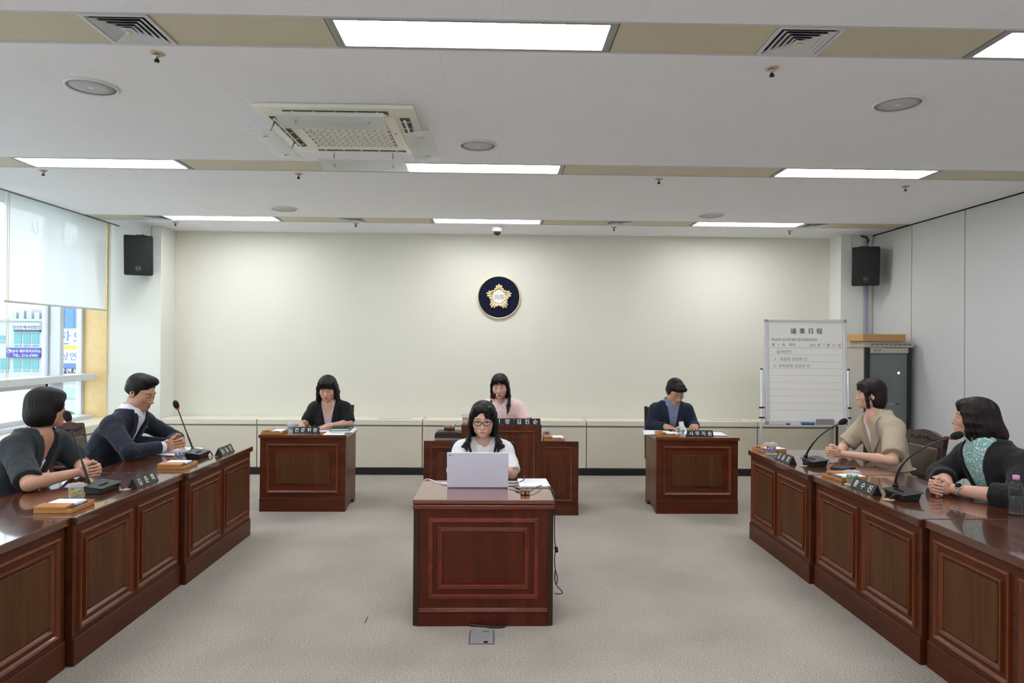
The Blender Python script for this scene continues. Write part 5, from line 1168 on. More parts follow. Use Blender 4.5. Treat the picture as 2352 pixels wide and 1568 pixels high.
# ---- head in its own frame: face towards -y, eye level at z = 0
def head_prims(A):
    """list of (prim builder in head frame, k, mode)"""
    jw, nl, fem = A.get('jaw', 1.0), A.get('nose', 1.0), A.get('fem', True)
    L_ = []
    def E(c, r, k=0.02, mode='u'): L_.append(('e', c, r, k, mode))
    def C(a, b, ra, rb, k=0.01, mode='u'): L_.append(('c', a, b, ra, rb, k, mode))
    E((0, 0.016, 0.036), (0.076, 0.094, 0.080)); E((0, -0.030, -0.012), (0.068, 0.058, 0.070), 0.03)
    E((0, -0.034, -0.062), (0.053 * jw, 0.050, 0.050), 0.03); E((0, -0.072, -0.097), (0.021 * jw, 0.016, 0.015), 0.03)
    for s in (-1, 1):
        E((s * 0.041, -0.052, -0.026), (0.024, 0.026, 0.024), 0.025); E((s * 0.047 * jw, -0.012, -0.070), (0.016, 0.026, 0.020), 0.03)
    E((0, -0.076, 0.024), (0.048, 0.012, 0.012), 0.02)
    for s in (-1, 1):
        E((s * 0.032, -0.094, 0.000), (0.019, 0.013, 0.010), 0.012, 's'); E((s * 0.032, -0.074, -0.001), (0.0165, 0.0125, 0.0105), 0.006)
    C((0, -0.083, 0.006), (0, -0.103 * nl, -0.034), 0.0065, 0.0092, 0.014); E((0, -0.103 * nl, -0.037), (0.0095, 0.0085, 0.0080), 0.008)
    for s in (-1, 1): E((s * 0.0115, -0.093, -0.040), (0.0075, 0.0085, 0.0065), 0.006); E((s * 0.006, -0.1005, -0.0455), (0.0032, 0.004, 0.0035), 0.003, 's')
    E((0, -0.078, -0.070), (0.025, 0.013, 0.018), 0.018)
    mo = A.get('mouth', 0.0)
    E((0, -0.0862, -0.0660), (0.020, 0.0052, 0.0036), 0.007); E((0, -0.0850, -0.0752 - mo * 0.5), (0.0165, 0.0056, 0.0040), 0.007)
    if mo: E((0, -0.091, -0.0705 - mo * 0.25), (0.013, 0.010, 0.002 + mo * 0.25), 0.002, 's')
    else: E((0, -0.0948, -0.0705), (0.022, 0.008, 0.0011), 0.003, 's')
    for s in (-1, 1):
        E((s * 0.0775, 0.012, -0.008), (0.0075, 0.019, 0.031), 0.008); E((s * 0.0845, 0.008, -0.004), (0.006, 0.010, 0.018), 0.004, 's')
    return L_
def head_colors(P, A, base, col):
    """P: points in head frame; paints brows, eyes, lips, cheeks on the skin tone"""
    x, y, z = P[:, 0], P[:, 1], P[:, 2]; ax = np.abs(x); front = y < -0.045
    def blend(m, c, w=1.0):
        m = np.clip(m, 0, 1)[:, None] * w; col[:] = col * (1 - m) + np.array(c[:3]) * m
    sm = lambda d, w: np.clip(0.5 - d / w, 0, 1) * front
    ch = np.sqrt((ax - 0.042) ** 2 + (z + 0.030) ** 2); blend(np.exp(-(ch / 0.018) ** 2) * front, (base[0] * 0.98, base[1] * 0.74, base[2] * 0.72), A.get('blush', 0.45))
    mo = A.get('mouth', 0.0); zl = np.where(z > -0.0705, (z + 0.0660) / 0.0054, (z + 0.0750 + mo * 0.5) / 0.0062); lip = np.sqrt((x / 0.0225) ** 2 + zl ** 2)
    blend(np.clip((1.02 - lip) / 0.22, 0, 1) * (y < -0.074), A.get('lip', S(190, 96, 92)), 0.78)
    mline = np.abs(z + 0.0705 + mo * 0.25 + 0.0007 * np.cos(ax * 200)) - (0.0004 + mo * 0.28); blend(sm(mline, 0.0022) * (ax < 0.0205) * (y < -0.078), S(110, 46, 44), 0.7)
    u = (ax - 0.032) / 0.0165; op = A.get('eye', 0.8)
    zu = -0.0012 + 0.0076 * op * (1 - u * u) + 0.0008 * u; zlw = -0.0012 - 0.0040 * (1 - u * u) - (1 - op) * 0.001
    ins = (np.abs(u) < 1)
    eye = np.minimum(zu - z, z - zlw)
    blend(np.clip(eye / 0.0012 + 0.4, 0, 1) * ins * front * (op > 0.25), S(214, 206, 202), 0.95)
    gx = A.get('gaze', 0.0); ir = np.sqrt((x - np.sign(x) * 0.032 - gx) ** 2 + (z - 0.0012 - A.get('gz', 0.0)) ** 2); blend(np.clip((0.0072 - ir) / 0.0018, 0, 1) * np.clip(eye / 0.001 + 0.5, 0, 1) * ins * front * (op > 0.25), S(26, 18, 16), 1.0)
    blend(sm(np.abs(z - zu) - 0.0013, 0.0018) * (np.abs(u) < 1.14), S(24, 17, 16), 0.95); blend(sm(np.abs(z - zlw) - 0.0003, 0.0016) * ins, S(96, 62, 54), 0.5)
    ub = (ax - 0.033) / 0.021; zb = 0.0240 + 0.0035 * (1 - ub * ub) - 0.0015 * ub; th = 0.0022 + 0.0009 * (1 - ub); blend(sm(np.abs(z - zb) - th, 0.0022) * (np.abs(ub) < 1), A.get('brow', S(52, 40, 36)), A.get('browa', 0.85))
    if 'stubble' in A:
        d = np.sqrt((x / 0.055) ** 2 + ((z + 0.085) / 0.032) ** 2); blend(np.clip(1.2 - d, 0, 1) * (lip > 1.15) * (y < -0.02), A['stubble'], 0.35)

def hand_prims(w, d, n, side_v, curl, thumb=(0.75, 0.55), spread=0.0, sc=1.0, lift=0.0):
    """open hand: wrist w, finger direction d, palm normal n (out of the palm), side_v towards the thumb"""
    w, d, n, t = [np.array(v, np.float64) for v in (w, d, n, side_v)]
    d /= np.linalg.norm(d); n = n - d * (n @ d); n /= np.linalg.norm(n); t = t - d * (t @ d) - n * (t @ n); t /= np.linalg.norm(t)
    R = np.stack([t, d, n], 1).astype(np.float32); out = [(ell(w + d * 0.048 * sc, np.array((0.041, 0.053, 0.0155)) * sc, R), 0.012), (cap(w - d * 0.02, w + d * 0.02, 0.026 * sc, 0.025 * sc), 0.02), (cap(w + d * 0.015 * sc + t * 0.02 * sc, w + d * 0.055 * sc + t * 0.026 * sc + n * 0.004, 0.015 * sc, 0.013 * sc), 0.012)]
    tips = []
    for i in range(4):
        ln = np.array((0.043, 0.027, 0.021)) * (0.95, 1.06, 1.0, 0.80)[i] * sc; p = w + d * (0.088 - 0.004 * abs(i - 1.2)) * sc + t * (0.0305 - 0.0205 * i) * sc; ang = 0.0
        c = curl[i] if isinstance(curl, (list, tuple)) else curl
        for j in range(3):
            ang += c * (0.8, 1.1, 0.7)[j]; q = p + (d * math.cos(ang) + n * math.sin(ang) + t * spread * (1.5 - i) * 0.12) * ln[j]
            r = np.array((0.0092, 0.0084, 0.0078, 0.0066)) * (1, 1, 0.97, 0.86)[i] * sc; out.append((cap(p, q, r[j], r[j + 1]), 0.004)); p = q
        tips.append(p)
    p = w + d * 0.028 * sc + t * 0.030 * sc; v = d * thumb[0] + t * (1 - thumb[0]) + n * thumb[1] * 0.6; v /= np.linalg.norm(v)
    for j, (l, r0, r1) in enumerate(((0.038, 0.0125, 0.0105), (0.03, 0.0105, 0.0095), (0.024, 0.0095, 0.0072))):
        v2 = v + d * 0.25 * j; v2 /= np.linalg.norm(v2); q = p + v2 * l * sc; out.append((cap(p, q, r0 * sc, r1 * sc), 0.006)); p = q
    tips.append(p)
    return out, tips
def clasp_prims(C, yaw=0, sc=1.0, drop=0.0, thumb_up=0.0):
    """two hands folded with interlaced fingers round C, thumbs on top; fingers point to -y"""
    R = rot(yaw, drop); C = np.array(C, np.float64); P = lambda x, y, z: C + R.astype(np.float64) @ (np.array((x, y, z)) * sc)
    hs = {-1: [], 1: []}; tips = []
    for s in (-1, 1):
        o = hs[s]
        o.append((ell(P(s * 0.021, 0.022, 0.0), np.array((0.0150, 0.047, 0.040)) * sc, R @ rot(s * 14)), 0.012))
        o.append((cap(P(s * 0.020, 0.020, -0.02), P(s * 0.022, -0.020, 0.016), 0.014 * sc, 0.013 * sc), 0.012))
        for i in range(4):
            zz = (0.030, 0.0095, -0.0105, -0.0290)[i] + (0.0052 if s > 0 else -0.0046); L_ = (0.97, 1.05, 1.0, 0.82)[i]
            k = P(s * 0.022, -0.020 - 0.004 * (1.5 - abs(i - 1.3)), zz); a = P(s * 0.010, -0.058 * L_, zz + 0.001); b = P(-s * 0.024, -0.056 * L_, zz - 0.002); e = P(-s * 0.0385, -0.032, zz - 0.005); f = P(-s * 0.0405, -0.014, zz - 0.008)
            for p, q, r0, r1 in ((k, a, 0.0098, 0.0092), (a, b, 0.0092, 0.0086), (b, e, 0.0086, 0.0080), (e, f, 0.0080, 0.0068)): o.append((cap(p, q, r0 * sc, r1 * sc), 0.0028))
            tips.append((s, f))
        b0 = P(s * 0.024, 0.026, 0.028); b1 = P(s * 0.016, 0.000, 0.050); b2 = P(-s * 0.002, -0.022, 0.058 + (0.004 if s > 0 else 0.0) + thumb_up * 0.4); b3 = P(-s * 0.014, -0.040, 0.052 + (0.005 if s > 0 else 0.0) + thumb_up)
        for p, q, r0, r1 in ((b0, b1, 0.014, 0.0115), (b1, b2, 0.0115, 0.0105), (b2, b3, 0.0105, 0.0078)): o.append((cap(p, q, r0 * sc, r1 * sc), 0.006))
        tips.append((s, b3))
    return hs, tips, {s: P(s * 0.030, 0.068, 0.0) for s in (-1, 1)}

def lerp(a, b, t): return np.array(a) * (1 - t) + np.array(b) * t
def waves(X, Y, Z, c, R, f1, f2, zf, ph=0.0):
    x, y, z = X - c[0], Y - c[1], Z - c[2]
    th = np.arctan2(x, y + 0.0 * z); th = th + 0.10 * np.sin(th * 5 + ph) + 0.06 * np.sin(th * 11 + 2 * ph + z * 9)
    a = 0.55 + 0.45 * np.sin(th * 7.3 + z * 14 + ph)
    return (np.sin(th * f1 + 2.2 * np.sin(z * zf + ph) + ph) * 0.6 * a + np.sin(th * f2 + 3.0 * np.sin(z * zf * 0.7 + 1.7 + ph)) * 0.4) * np.clip((np.sqrt(x * x + y * y) - 0.025) / 0.045, 0, 1)
def noise3(X, Y, Z, s, ph=0.0):
    return (np.sin(X * s + 1.7 * np.sin(Y * s * 0.8 + ph) + ph) * np.sin(Y * s * 1.1 + 1.3 * np.sin(Z * s * 0.7)) * np.sin(Z * s * 0.9 + 1.1 * np.sin(X * s * 0.9 + 2 * ph)))

class Person:
    def __init__(s, loc, facing, label, A):
        """facing: degrees from +X; A: joints and looks in the local frame (faces -Y)"""
        s.A = A; s.root = thing('person', label, 'person', loc, math.radians(facing + 90), 'people at the meeting')
        s.hc = np.array(A['head'], np.float64); s.HR = rot(*A['hrot']); s.hs = A.get('hs', 1.0)
    def hp(s, x, y, z): return s.hc + s.HR.astype(np.float64) @ (np.array((x, y, z)) * s.hs)
    def hell(s, c, r, extra=None): return ell(s.hp(*c), np.array(r) * s.hs, s.HR if extra is None else s.HR @ extra)
    def hcap(s, a, b, ra, rb): return cap(s.hp(*a), s.hp(*b), ra * s.hs, rb * s.hs)
    def torso_rows(s):
        A = s.A; b = A.get('build', 1.0); nb = A['neck']; hip = A.get('hip', (0, 0.02)); d = A.get('depth', 1.0)
        zs = [0.47, 0.52, 0.60, 0.70, 0.80, 0.90, 0.96, 1.0, 1.03]; zt = nb[2]; k = (zt - 0.47) / 0.57
        rx = A.get('rx', [0.150, 0.172, 0.165, 0.140, 0.146, 0.160, 0.150, 0.120, 0.070]); ry = A.get('ry', [0.10, 0.125, 0.118, 0.100, 0.112, 0.108, 0.090, 0.072, 0.055])
        rows = []
        for z, x_, y_ in zip(zs, rx, ry):
            t = (z - 0.47) / 0.57; tt = t ** A.get('bend', 1.3)
            rows.append((0.47 + t * 0.57 * k, hip[0] + (nb[0] - hip[0]) * tt, hip[1] + (nb[1] + 0.01 - hip[1]) * tt, x_ * b, y_ * b * d))
        return rows
    def arms(s):
        A = s.A
        d = A.get('shdrop', 0.028); q = A.get('shin', 0.0)
        return {-1: ((A['shR'][0] + q, A['shR'][1], A['shR'][2] - d), A['elR'], A['wrR']), 1: ((A['shL'][0] - q, A['shL'][1], A['shL'][2] - d), A['elL'], A['wrL'])}
    def build(s):
        A = s.A; base = A.get('tone', S(206, 160, 134)); arms = s.arms(); ab = A.get('arm', 1.0)
        hands, tips, nails = [], [], []
        if A.get('clasp'):
            hs, tp, wr = clasp_prims(**A['clasp'])
            for sd in (-1, 1): arms[sd] = (arms[sd][0], arms[sd][1], tuple(wr[sd])); hands.append(hs[sd])
            nails = [t[1] for t in tp]
        else:
            for sd, key in ((-1, 'handR'), (1, 'handL')):
                h = dict(A[key]); o, tp = hand_prims(arms[sd][2], **h); hands.append(o); nails += tp
        s.nails = nails
        rows = s.torso_rows()
        pts = [np.array(p) for a in arms.values() for p in a] + [s.hc]; lo = np.min(pts, 0) - 0.22; hi = np.max(pts, 0) + 0.22; lo = np.minimum(lo, (-0.32, -0.62, 0.0)); hi = np.maximum(hi, (0.32, 0.26, 0)); lo[2] = 0.0; hi[2] = s.hc[2] + 0.15
        hb = 0.128; boxes = [(s.hc - (0.10, 0.13, 0.13), s.hc + (0.10, 0.12, 0.13))]
        hp_ = [p for h in hands for (pr, k) in h for p in (pr[1], pr[2])]; boxes.append((np.min(hp_, 0) - 0.012, np.max(hp_, 0) + 0.012))
        Fd = Field(lo, hi, 0.011, A.get('res', 0.0026), boxes); s.F = Fd
        Fd.op(sections(rows), 0.02)
        nb = np.array(A['neck']); nr = A.get('neckr', 0.050)
        Fd.op(cap(nb - (0, -0.005, 0.05), s.hp(0, 0.024, -0.05), nr * 1.12, nr), 0.03)
        for sd, (sh, el, wr) in arms.items():
            Fd.op(cap(nb - (0, 0, 0.03), sh, 0.050, 0.050 * ab), 0.06); Fd.op(cap(sh, el, 0.050 * ab, 0.040 * ab), 0.03)
            m = lerp(el, wr, 0.3); Fd.op(cap(el, m, 0.039 * ab, 0.040 * ab), 0.02); Fd.op(cap(m, wr, 0.040 * ab, 0.0265 * min(ab, 1.1)), 0.02)
        for (c, k) in [(c, k) for h in hands for (c, k) in h[:3]]: Fd.op(c, k)
        # legs, seated
        lb = A.get('leg', 1.0); hx = A.get('hip', (0, 0.02))
        for sd in (-1, 1):
            kn = (hx[0] + sd * 0.115, hx[1] - 0.42, 0.515); an = (hx[0] + sd * 0.12, hx[1] - 0.38, 0.09)
            Fd.op(cap((hx[0] + sd * 0.095, hx[1], 0.545), kn, 0.085 * lb, 0.062 * lb), 0.04); Fd.op(cap(kn, an, 0.058 * lb, 0.038), 0.03); Fd.op(cap(an, (an[0], an[1] - 0.13, 0.05), 0.036, 0.03), 0.03)
        # fingers stay separate from one another: each finger is united with a tiny radius
        for h in hands:
            for (c, k) in h[3:]: Fd.op(c, k)
        for q in head_prims(A):
            if q[0] == 'e': Fd.op(s.hell(q[1], q[2]), q[3] * s.hs, q[4])
            else: Fd.op(s.hcap(q[1], q[2], q[3], q[4]), q[5] * s.hs, q[6])
        V, F = Fd.mesh()
        col = np.tile(np.array(base[:3], np.float64), (len(V), 1))
        P = (V - s.hc) @ s.HR.astype(np.float64) / s.hs; hm = (np.abs(P) < 0.14).all(1)
        c2 = col[hm].copy(); head_colors(P[hm], A, base, c2); col[hm] = c2
        if A.get('nailc'):
            for t in nails:
                m = np.linalg.norm(V - t, axis=1) < 0.0068; col[m] = np.array(A['nailc'][:3])
        s.body = part_mesh('body', V, F, M_skin, s.root, col); s.rows = rows; s.armj = arms
        return s
    def garment(s, name, m, inf, sleeve, open_v=None, hem=0.50, neck=None, res=0.0075, sl_inf=0.016, fold=0.003, back_neck=0.02, parent=None, collar=True, flare=0.0):
        """jacket / blouse shell over the body. sleeve: fraction along the arm (0..1 upper arm, 1..2 forearm); open_v: (z_bottom, half width at top, z_top)"""
        A = s.A; ab = A.get('arm', 1.0); rows = s.rows; nb = np.array(A['neck']); pts = [np.array(p) for a in s.armj.values() for p in a]; lo = np.min(pts, 0) - 0.15; hi = np.max(pts, 0) + 0.15; lo = np.minimum(lo, (-0.3, -0.4, 0)); hi = np.maximum(hi, (0.3, 0.25, 0)); lo[2] = hem - 0.04; hi[2] = nb[2] + 0.10
        G = Field(lo, hi, res); G.op(sections([(r[0], r[1], r[2], r[3] + flare * max(0, (0.75 - r[0])), r[4] + flare * max(0, (0.75 - r[0]))) for r in rows], inf), 0.02)
        for sd, (sh, el, wr) in s.armj.items():
            sh_, el, wr = np.array(sh), np.array(el), np.array(wr); si = sl_inf
            G.op(cap(nb + (sd * 0.04, 0.012, -0.035), lerp(sh_, nb, 0.10) + (0, 0, 0.006), 0.052 + inf * 0.4, 0.054 * ab + si * 0.8), 0.06)
            if sleeve <= 1: G.op(cap(sh_, el, 0.054 * ab + si, 0.046 * ab + si + flare * 0.05, sleeve), 0.035)
            else:
                G.op(cap(sh_, el, 0.054 * ab + si, 0.043 * ab + si), 0.035); G.op(cap(el, wr, 0.043 * ab + si, 0.034 * ab + si * 0.7, sleeve - 1), 0.02)
        X, Y, Z = [G.ax[i].reshape([-1 if j == i else 1 for j in range(3)]) for i in range(3)]
        if fold:
            near = np.abs(G.D) < 0.03; n_ = noise3(X, Y, Z, 34, A.get('seed', 0.3)) * fold + noise3(X, Y, Z, 70, 1.0 + A.get('seed', 0.3)) * fold * 0.5; G.D += np.where(near, n_, 0).astype(np.float32)
        # wrinkles gathered at the elbows
        for sd, (sh, el, wr) in s.armj.items():
            d = np.sqrt((X - el[0]) ** 2 + (Y - el[1]) ** 2 + (Z - el[2]) ** 2); ax_ = np.array(sh) - np.array(el); ax_ /= np.linalg.norm(ax_); t = (X - el[0]) * ax_[0] + (Y - el[1]) * ax_[1] + (Z - el[2]) * ax_[2]
            G.D += (np.exp(-(d / 0.13) ** 2) * np.sin(t * 130 + 3 * np.sin(X * 40 + Y * 25)) * fold * 0.5).astype(np.float32)
        G.op(custom(lambda X, Y, Z: hem - Z + 0 * X + 0 * Y, lo - 1, hi + 1), 0.004, 'i')
        nk = neck or 0.012
        G.op(cap(nb + (0, 0.03, -0.03), nb + (0, -0.02, 0.12), A.get('neckr', 0.05) + nk, A.get('neckr', 0.05) + nk + 0.02), 0.006, 's')
        if open_v:
            zb, hw, zt, = open_v[:3]; x0 = open_v[3] if len(open_v) > 3 else 0.0
            cyt = lambda Z: np.interp(Z.ravel(), [r[0] for r in rows], [r[2] for r in rows]).astype(np.float32)[None, None, :]
            cxt = lambda Z: np.interp(Z.ravel(), [r[0] for r in rows], [r[1] for r in rows]).astype(np.float32)[None, None, :]
            def vcut(X, Y, Z):
                w = np.clip((Z - zb) / (zt - zb), 0, 1.15) ** 0.9 * hw - np.where(Z < zb, 0.02, 0)
                return np.maximum(np.abs(X - cxt(Z) - x0) - w, Y - (cyt(Z) - 0.02))
            G.op(custom(vcut, lo, hi), 0.004, 's')
        V, F = G.mesh(); o = part_mesh(name, V, F, m, parent or s.root); s.G = G
        return o
    def strip(s, name, G, path_in, path_out, m, parent, off=0.006, th=0.004, n=14, c=4):
        """thin cloth piece lying on garment field G between two edge polylines given in (x, z)"""
        def samp(path, u):
            q = u * (len(path) - 1); i = min(int(q), len(path) - 2); return lerp(path[i], path[i + 1], q - i)
        bm = bmesh.new(); rowsv = []
        ly = None
        for i in range(n + 1):
            a, b = samp(path_in, i / n), samp(path_out, i / n); r = []
            for j in range(c + 1):
                x, z = lerp(a, b, j / c); y = None
                for dz in (0, 0.012, 0.025):
                    y = G.front(x, z - dz)
                    if y is not None: break
                if y is None: y = ly if ly is not None else -0.1
                ly = y; r.append((x, y - off - th * (0.3 + 0.7 * math.sin(j / c * PI * 0.5)), z))
            rowsv.append(r)
        f = [[bm.verts.new(p) for p in r] for r in rowsv]; bk = [[bm.verts.new((p[0], p[1] + th + off * 1.2, p[2])) for p in r] for r in rowsv]
        for i in range(n):
            for j in range(c):
                bm.faces.new((f[i][j], f[i][j + 1], f[i + 1][j + 1], f[i + 1][j])); bm.faces.new((bk[i][j], bk[i + 1][j], bk[i + 1][j + 1], bk[i][j + 1]))
        for i in range(n):
            for j in (0, c): bm.faces.new((f[i][j], f[i + 1][j], bk[i + 1][j], bk[i][j]))
        for i in (0, n):
            for j in range(c): bm.faces.new((f[i][j], bk[i][j], bk[i][j + 1], f[i][j + 1]))
        return obj(name, bm, m, parent, 50)
    def lapels(s, jk, G, m, zb, hw, zt, x0=0.0, w=0.06, notch=0.62):
        cx = lambda z: float(np.interp(z, [r[0] for r in s.rows], [r[1] for r in s.rows])) + x0
        for sd in (-1, 1):
            zs = np.linspace(zb, zt, 9); inn, out = [], []
            for z in zs:
                t = (z - zb) / (zt - zb); e = hw * t ** 0.9; ww = w * (math.sin(min(1, t / notch) * PI / 2) if t <= notch else 0.72 - 0.25 * (t - notch))
                inn.append((cx(z) + sd * (e - 0.004), z)); out.append((cx(z) + sd * (e + max(0.003, ww)), z + (0.012 if t > notch else 0)))
            s.strip('lapel', G, inn, out, m, jk, 0.009, 0.006, 18, 6)
    def trousers(s, m, skirt=False):
        A = s.A; hx = A.get('hip', (0, 0.02)); lb = A.get('leg', 1.0); G = Field((hx[0] - 0.30, hx[1] - 0.56, 0.02), (hx[0] + 0.30, hx[1] + 0.24, 0.66), 0.013)
        b = A.get('build', 1.0); d = A.get('depth', 1.0); G.op(sections([(0.475, hx[0], hx[1] + 0.01, 0.165 * b, 0.125 * b * d), (0.53, hx[0], hx[1], 0.178 * b, 0.135 * b * d), (0.64, hx[0], hx[1] - 0.01, 0.165 * b, 0.120 * b * d)], 0.010), 0.02)
        for sd in (-1, 1):
            kn = (hx[0] + sd * 0.115, hx[1] - 0.42, 0.515); an = (hx[0] + sd * 0.12, hx[1] - 0.38, 0.09)
            G.op(cap((hx[0] + sd * 0.095, hx[1], 0.55), kn, 0.095 * lb, 0.074 * lb), 0.04); G.op(cap(kn, an, 0.072 * lb, 0.058), 0.03)
        V, F = G.mesh(); part_mesh('trousers', V, F, m, s.root)
        M_sh = mat('black_shoe', S(20, 20, 20), 0.3)
        for sd in (-1, 1):
            bm = bmesh.new(); bmesh.ops.create_uvsphere(bm, u_segments=16, v_segments=10, radius=1.0)
            for v in bm.verts: v.co = Vector((v.co.x * 0.045, v.co.y * 0.13, max(-0.6, v.co.z) * 0.05 + 0.03)) + Vector((hx[0] + sd * 0.12, hx[1] - 0.44, 0))
            obj('shoe', bm, M_sh, s.root, True)
    def hairmesh(s, prims, m, name='hair', res=0.0032, wave=(0.0018, 46, 83, 30), lo=None, hi=None, cuts=()):
        pl = np.min([p[0][1] for p in prims if len(p) < 3 or p[2] == 'u'], 0) - 0.03; ph_ = np.max([p[0][2] for p in prims if len(p) < 3 or p[2] == 'u'], 0) + 0.03
        G = Field(pl, ph_, res)
        for p in prims: G.op(p[0], p[1], p[2] if len(p) > 2 else 'u')
        X, Y, Z = [G.ax[i].reshape([-1 if j == i else 1 for j in range(3)]) for i in range(3)]
        if wave:
            near = np.abs(G.D) < 0.025; w = waves(X, Y, Z, s.hp(0, 0.02, 0), s.HR, wave[1], wave[2], wave[3], s.A.get('seed', 0.3)) * wave[0]; G.D += np.where(near, w, 0).astype(np.float32)
        for p in cuts: G.op(p[0], p[1], p[2])
        V, F = G.mesh(); return part_mesh(name, V, F, m, s.root)
    def headplane(s, n, d):
        """half space keeper in the head frame: dot(n, p) - d"""
        R = s.HR.astype(np.float64); n = R @ np.array(n, np.float64); off = float(n @ s.hc) + d * s.hs
        return custom(lambda X, Y, Z: (n[0] * X + n[1] * Y + n[2] * Z - off), (-9, -9, -9), (9, 9, 9))
    def lock(s, pts, r0, r1, k=0.006, taper=True):
        """a lock of hair through head-frame points"""
        P = [s.hp(*p) for p in pts]; n = len(P); out = []
        for i in range(n - 1):
            a = r0 + (r1 - r0) * i / (n - 1); b = r0 + (r1 - r0) * (i + 1) / (n - 1); out.append((cap(P[i], P[i + 1], a, b), k))
        return out
    def shirt(s, m, inf=0.007, name='shirt', hem=0.60, neck=0.010, vneck=None, back=None):
        A = s.A; nb = np.array(A['neck']); rows = s.rows; cx = [r[1] for r in rows]
        G = Field((min(cx) - 0.16, nb[1] - 0.30, hem), (max(cx) + 0.16, nb[1] + 0.16, nb[2] + 0.07), 0.006); G.op(sections(rows, inf), 0.02)
        for sd, (sh, el, wr) in s.armj.items(): G.op(cap(nb - (0, 0, 0.03), np.array(sh), 0.050 + inf, 0.050 + inf), 0.06)
        G.op(cap(nb - (0, -0.005, 0.05), s.hp(0, 0.024, -0.05), A.get('neckr', 0.05) * 1.12 + inf, A.get('neckr', 0.05) + inf), 0.03)
        G.op(custom(lambda X, Y, Z: hem + 0.012 - Z + 0 * X + 0 * Y, (-9,) * 3, (9,) * 3), 0.003, 'i'); G.op(cap(nb + (0, 0.0, 0.022), s.hp(0, 0.0, -0.02), A.get('neckr', 0.05) + neck, A.get('neckr', 0.05) + neck + 0.03), 0.005, 's')
        if vneck: G.op(custom(lambda X, Y, Z: Y - (float(nb[1]) + 0.012) + 0 * X + 0 * Z, (-9,) * 3, (9,) * 3), 0.003, 'i')
        if vneck:
            zb, hw, zt = vneck
            cyt = lambda Z: np.interp(Z.ravel(), [r[0] for r in rows], [r[2] for r in rows]).astype(np.float32)[None, None, :]
            cxt = lambda Z: np.interp(Z.ravel(), [r[0] for r in rows], [r[1] for r in rows]).astype(np.float32)[None, None, :]
            G.op(custom(lambda X, Y, Z: np.maximum(np.abs(X - cxt(Z)) - np.where(Z > zb, np.sqrt(np.clip((Z - zb) / (zt - zb), 0, 1.2)) * hw, -0.02), Y - cyt(Z) + 0.02), (-9,) * 3, (9,) * 3), 0.004, 's')
        V, F = G.mesh(); s.SG = G; return part_mesh(name, V, F, m, s.root)
    def shirt_collar(s, m, parent, spread=0.045, h=0.046, radd=0.019, lift=0.016):
        """folded collar: stand round the neck plus two points in front"""
        nb = np.array(s.A['neck']); r = s.A.get('neckr', 0.05) + radd; bm = bmesh.new(); n = 30; top = s.hp(0, 0.024, -0.05); axd = (top - nb); axd /= np.linalg.norm(axd)
        rings = []
        for k in range(n + 1):
            a = -PI / 2 + 0.16 + (2 * PI - 0.32) * k / n; fr = max(0, -math.sin(a)); u, v = math.cos(a), math.sin(a)
            z0 = lift - 0.034 * fr; P0 = nb + axd * z0
            ins = P0 + V3(u * r, v * r * 1.05, 0); tp = P0 + axd * h + V3(u * (r + 0.001), v * (r + 0.001) * 1.05, 0); ot = P0 + axd * (h * 0.95) + V3(u * (r + 0.006), v * (r + 0.007) * 1.05, 0); dn = P0 + axd * (-0.004 - 0.030 * fr ** 6) + V3(u * (r + 0.020 + 0.020 * fr ** 3), v * (r + 0.022) * 1.05, 0)
            rings.append([bm.verts.new(p) for p in (ins, tp, ot, dn)])
        for a, b in zip(rings, rings[1:]):
            for j in range(3): bm.faces.new((a[j], a[j + 1], b[j + 1], b[j]))
        o = obj('collar', bm, m, parent, 60); return o
    def jacket_collar(s, m, parent, r_add=0.024, gap=1.05, h=0.030, drop=-0.012, w=0.022):
        nb = np.array(s.A['neck']); r = s.A.get('neckr', 0.05) + r_add; bm = bmesh.new(); n = 30; top = s.hp(0, 0.024, -0.05); axd = (top - nb); axd /= np.linalg.norm(axd)
        rings = []
        for k in range(n + 1):
            a = -PI / 2 + gap + (2 * PI - 2 * gap) * k / n; fr = max(0, -math.sin(a)); u, v = math.cos(a), math.sin(a); P0 = nb + axd * (drop - 0.030 * fr)
            hh = h * (1 - 0.55 * fr)
            rings.append([bm.verts.new(p) for p in (P0 + V3(u * r, v * r * 1.08 + 0.008, -0.01), P0 + axd * hh + V3(u * (r - 0.004), v * (r - 0.004) * 1.08 + 0.008, 0), P0 + axd * hh * 0.9 + V3(u * (r + 0.006), v * (r + 0.006) * 1.08 + 0.008, 0), P0 + axd * (-0.016) + V3(u * (r + w), v * (r + w) * 1.08 + 0.008, -0.004))])
        for a, b in zip(rings, rings[1:]):
            for j in range(3): bm.faces.new((a[j], a[j + 1], b[j + 1], b[j]))
        return obj('jacket_collar', bm, m, parent, 60)
    def glasses(s, m, oval=True, w=0.021, h=0.0145, r=0.0022, temple=True):
        t = bpy.data.objects.new('eyeglasses', None); 
        bm = bmesh.new()
        for sd in (-1, 1):
            pts = [s.hp(sd * 0.031 + w * math.cos(a), -0.106 + 0.10 * (abs(sd * 0.031 + w * math.cos(a)) * 0.22) , -0.001 + h * math.sin(a)) for a in [2 * PI * k / 28 for k in range(28)]]; bm_tube(bm, pts, r, 8, True)
            if temple: bm_tube(bm, [s.hp(sd * (0.031 + w), -0.104 + 0.012, 0.004), s.hp(sd * 0.072, -0.06, 0.006), s.hp(sd * 0.079, 0.0, 0.006), s.hp(sd * 0.080, 0.018, -0.004)], r * 0.9, 8)
        bm_tube(bm, [s.hp(-0.031 + w - 0.001, -0.107, 0.002), s.hp(0, -0.111, 0.006), s.hp(0.031 - w + 0.001, -0.107, 0.002)], r, 8)
        o = obj('eyeglasses', bm, m, s.root, True)
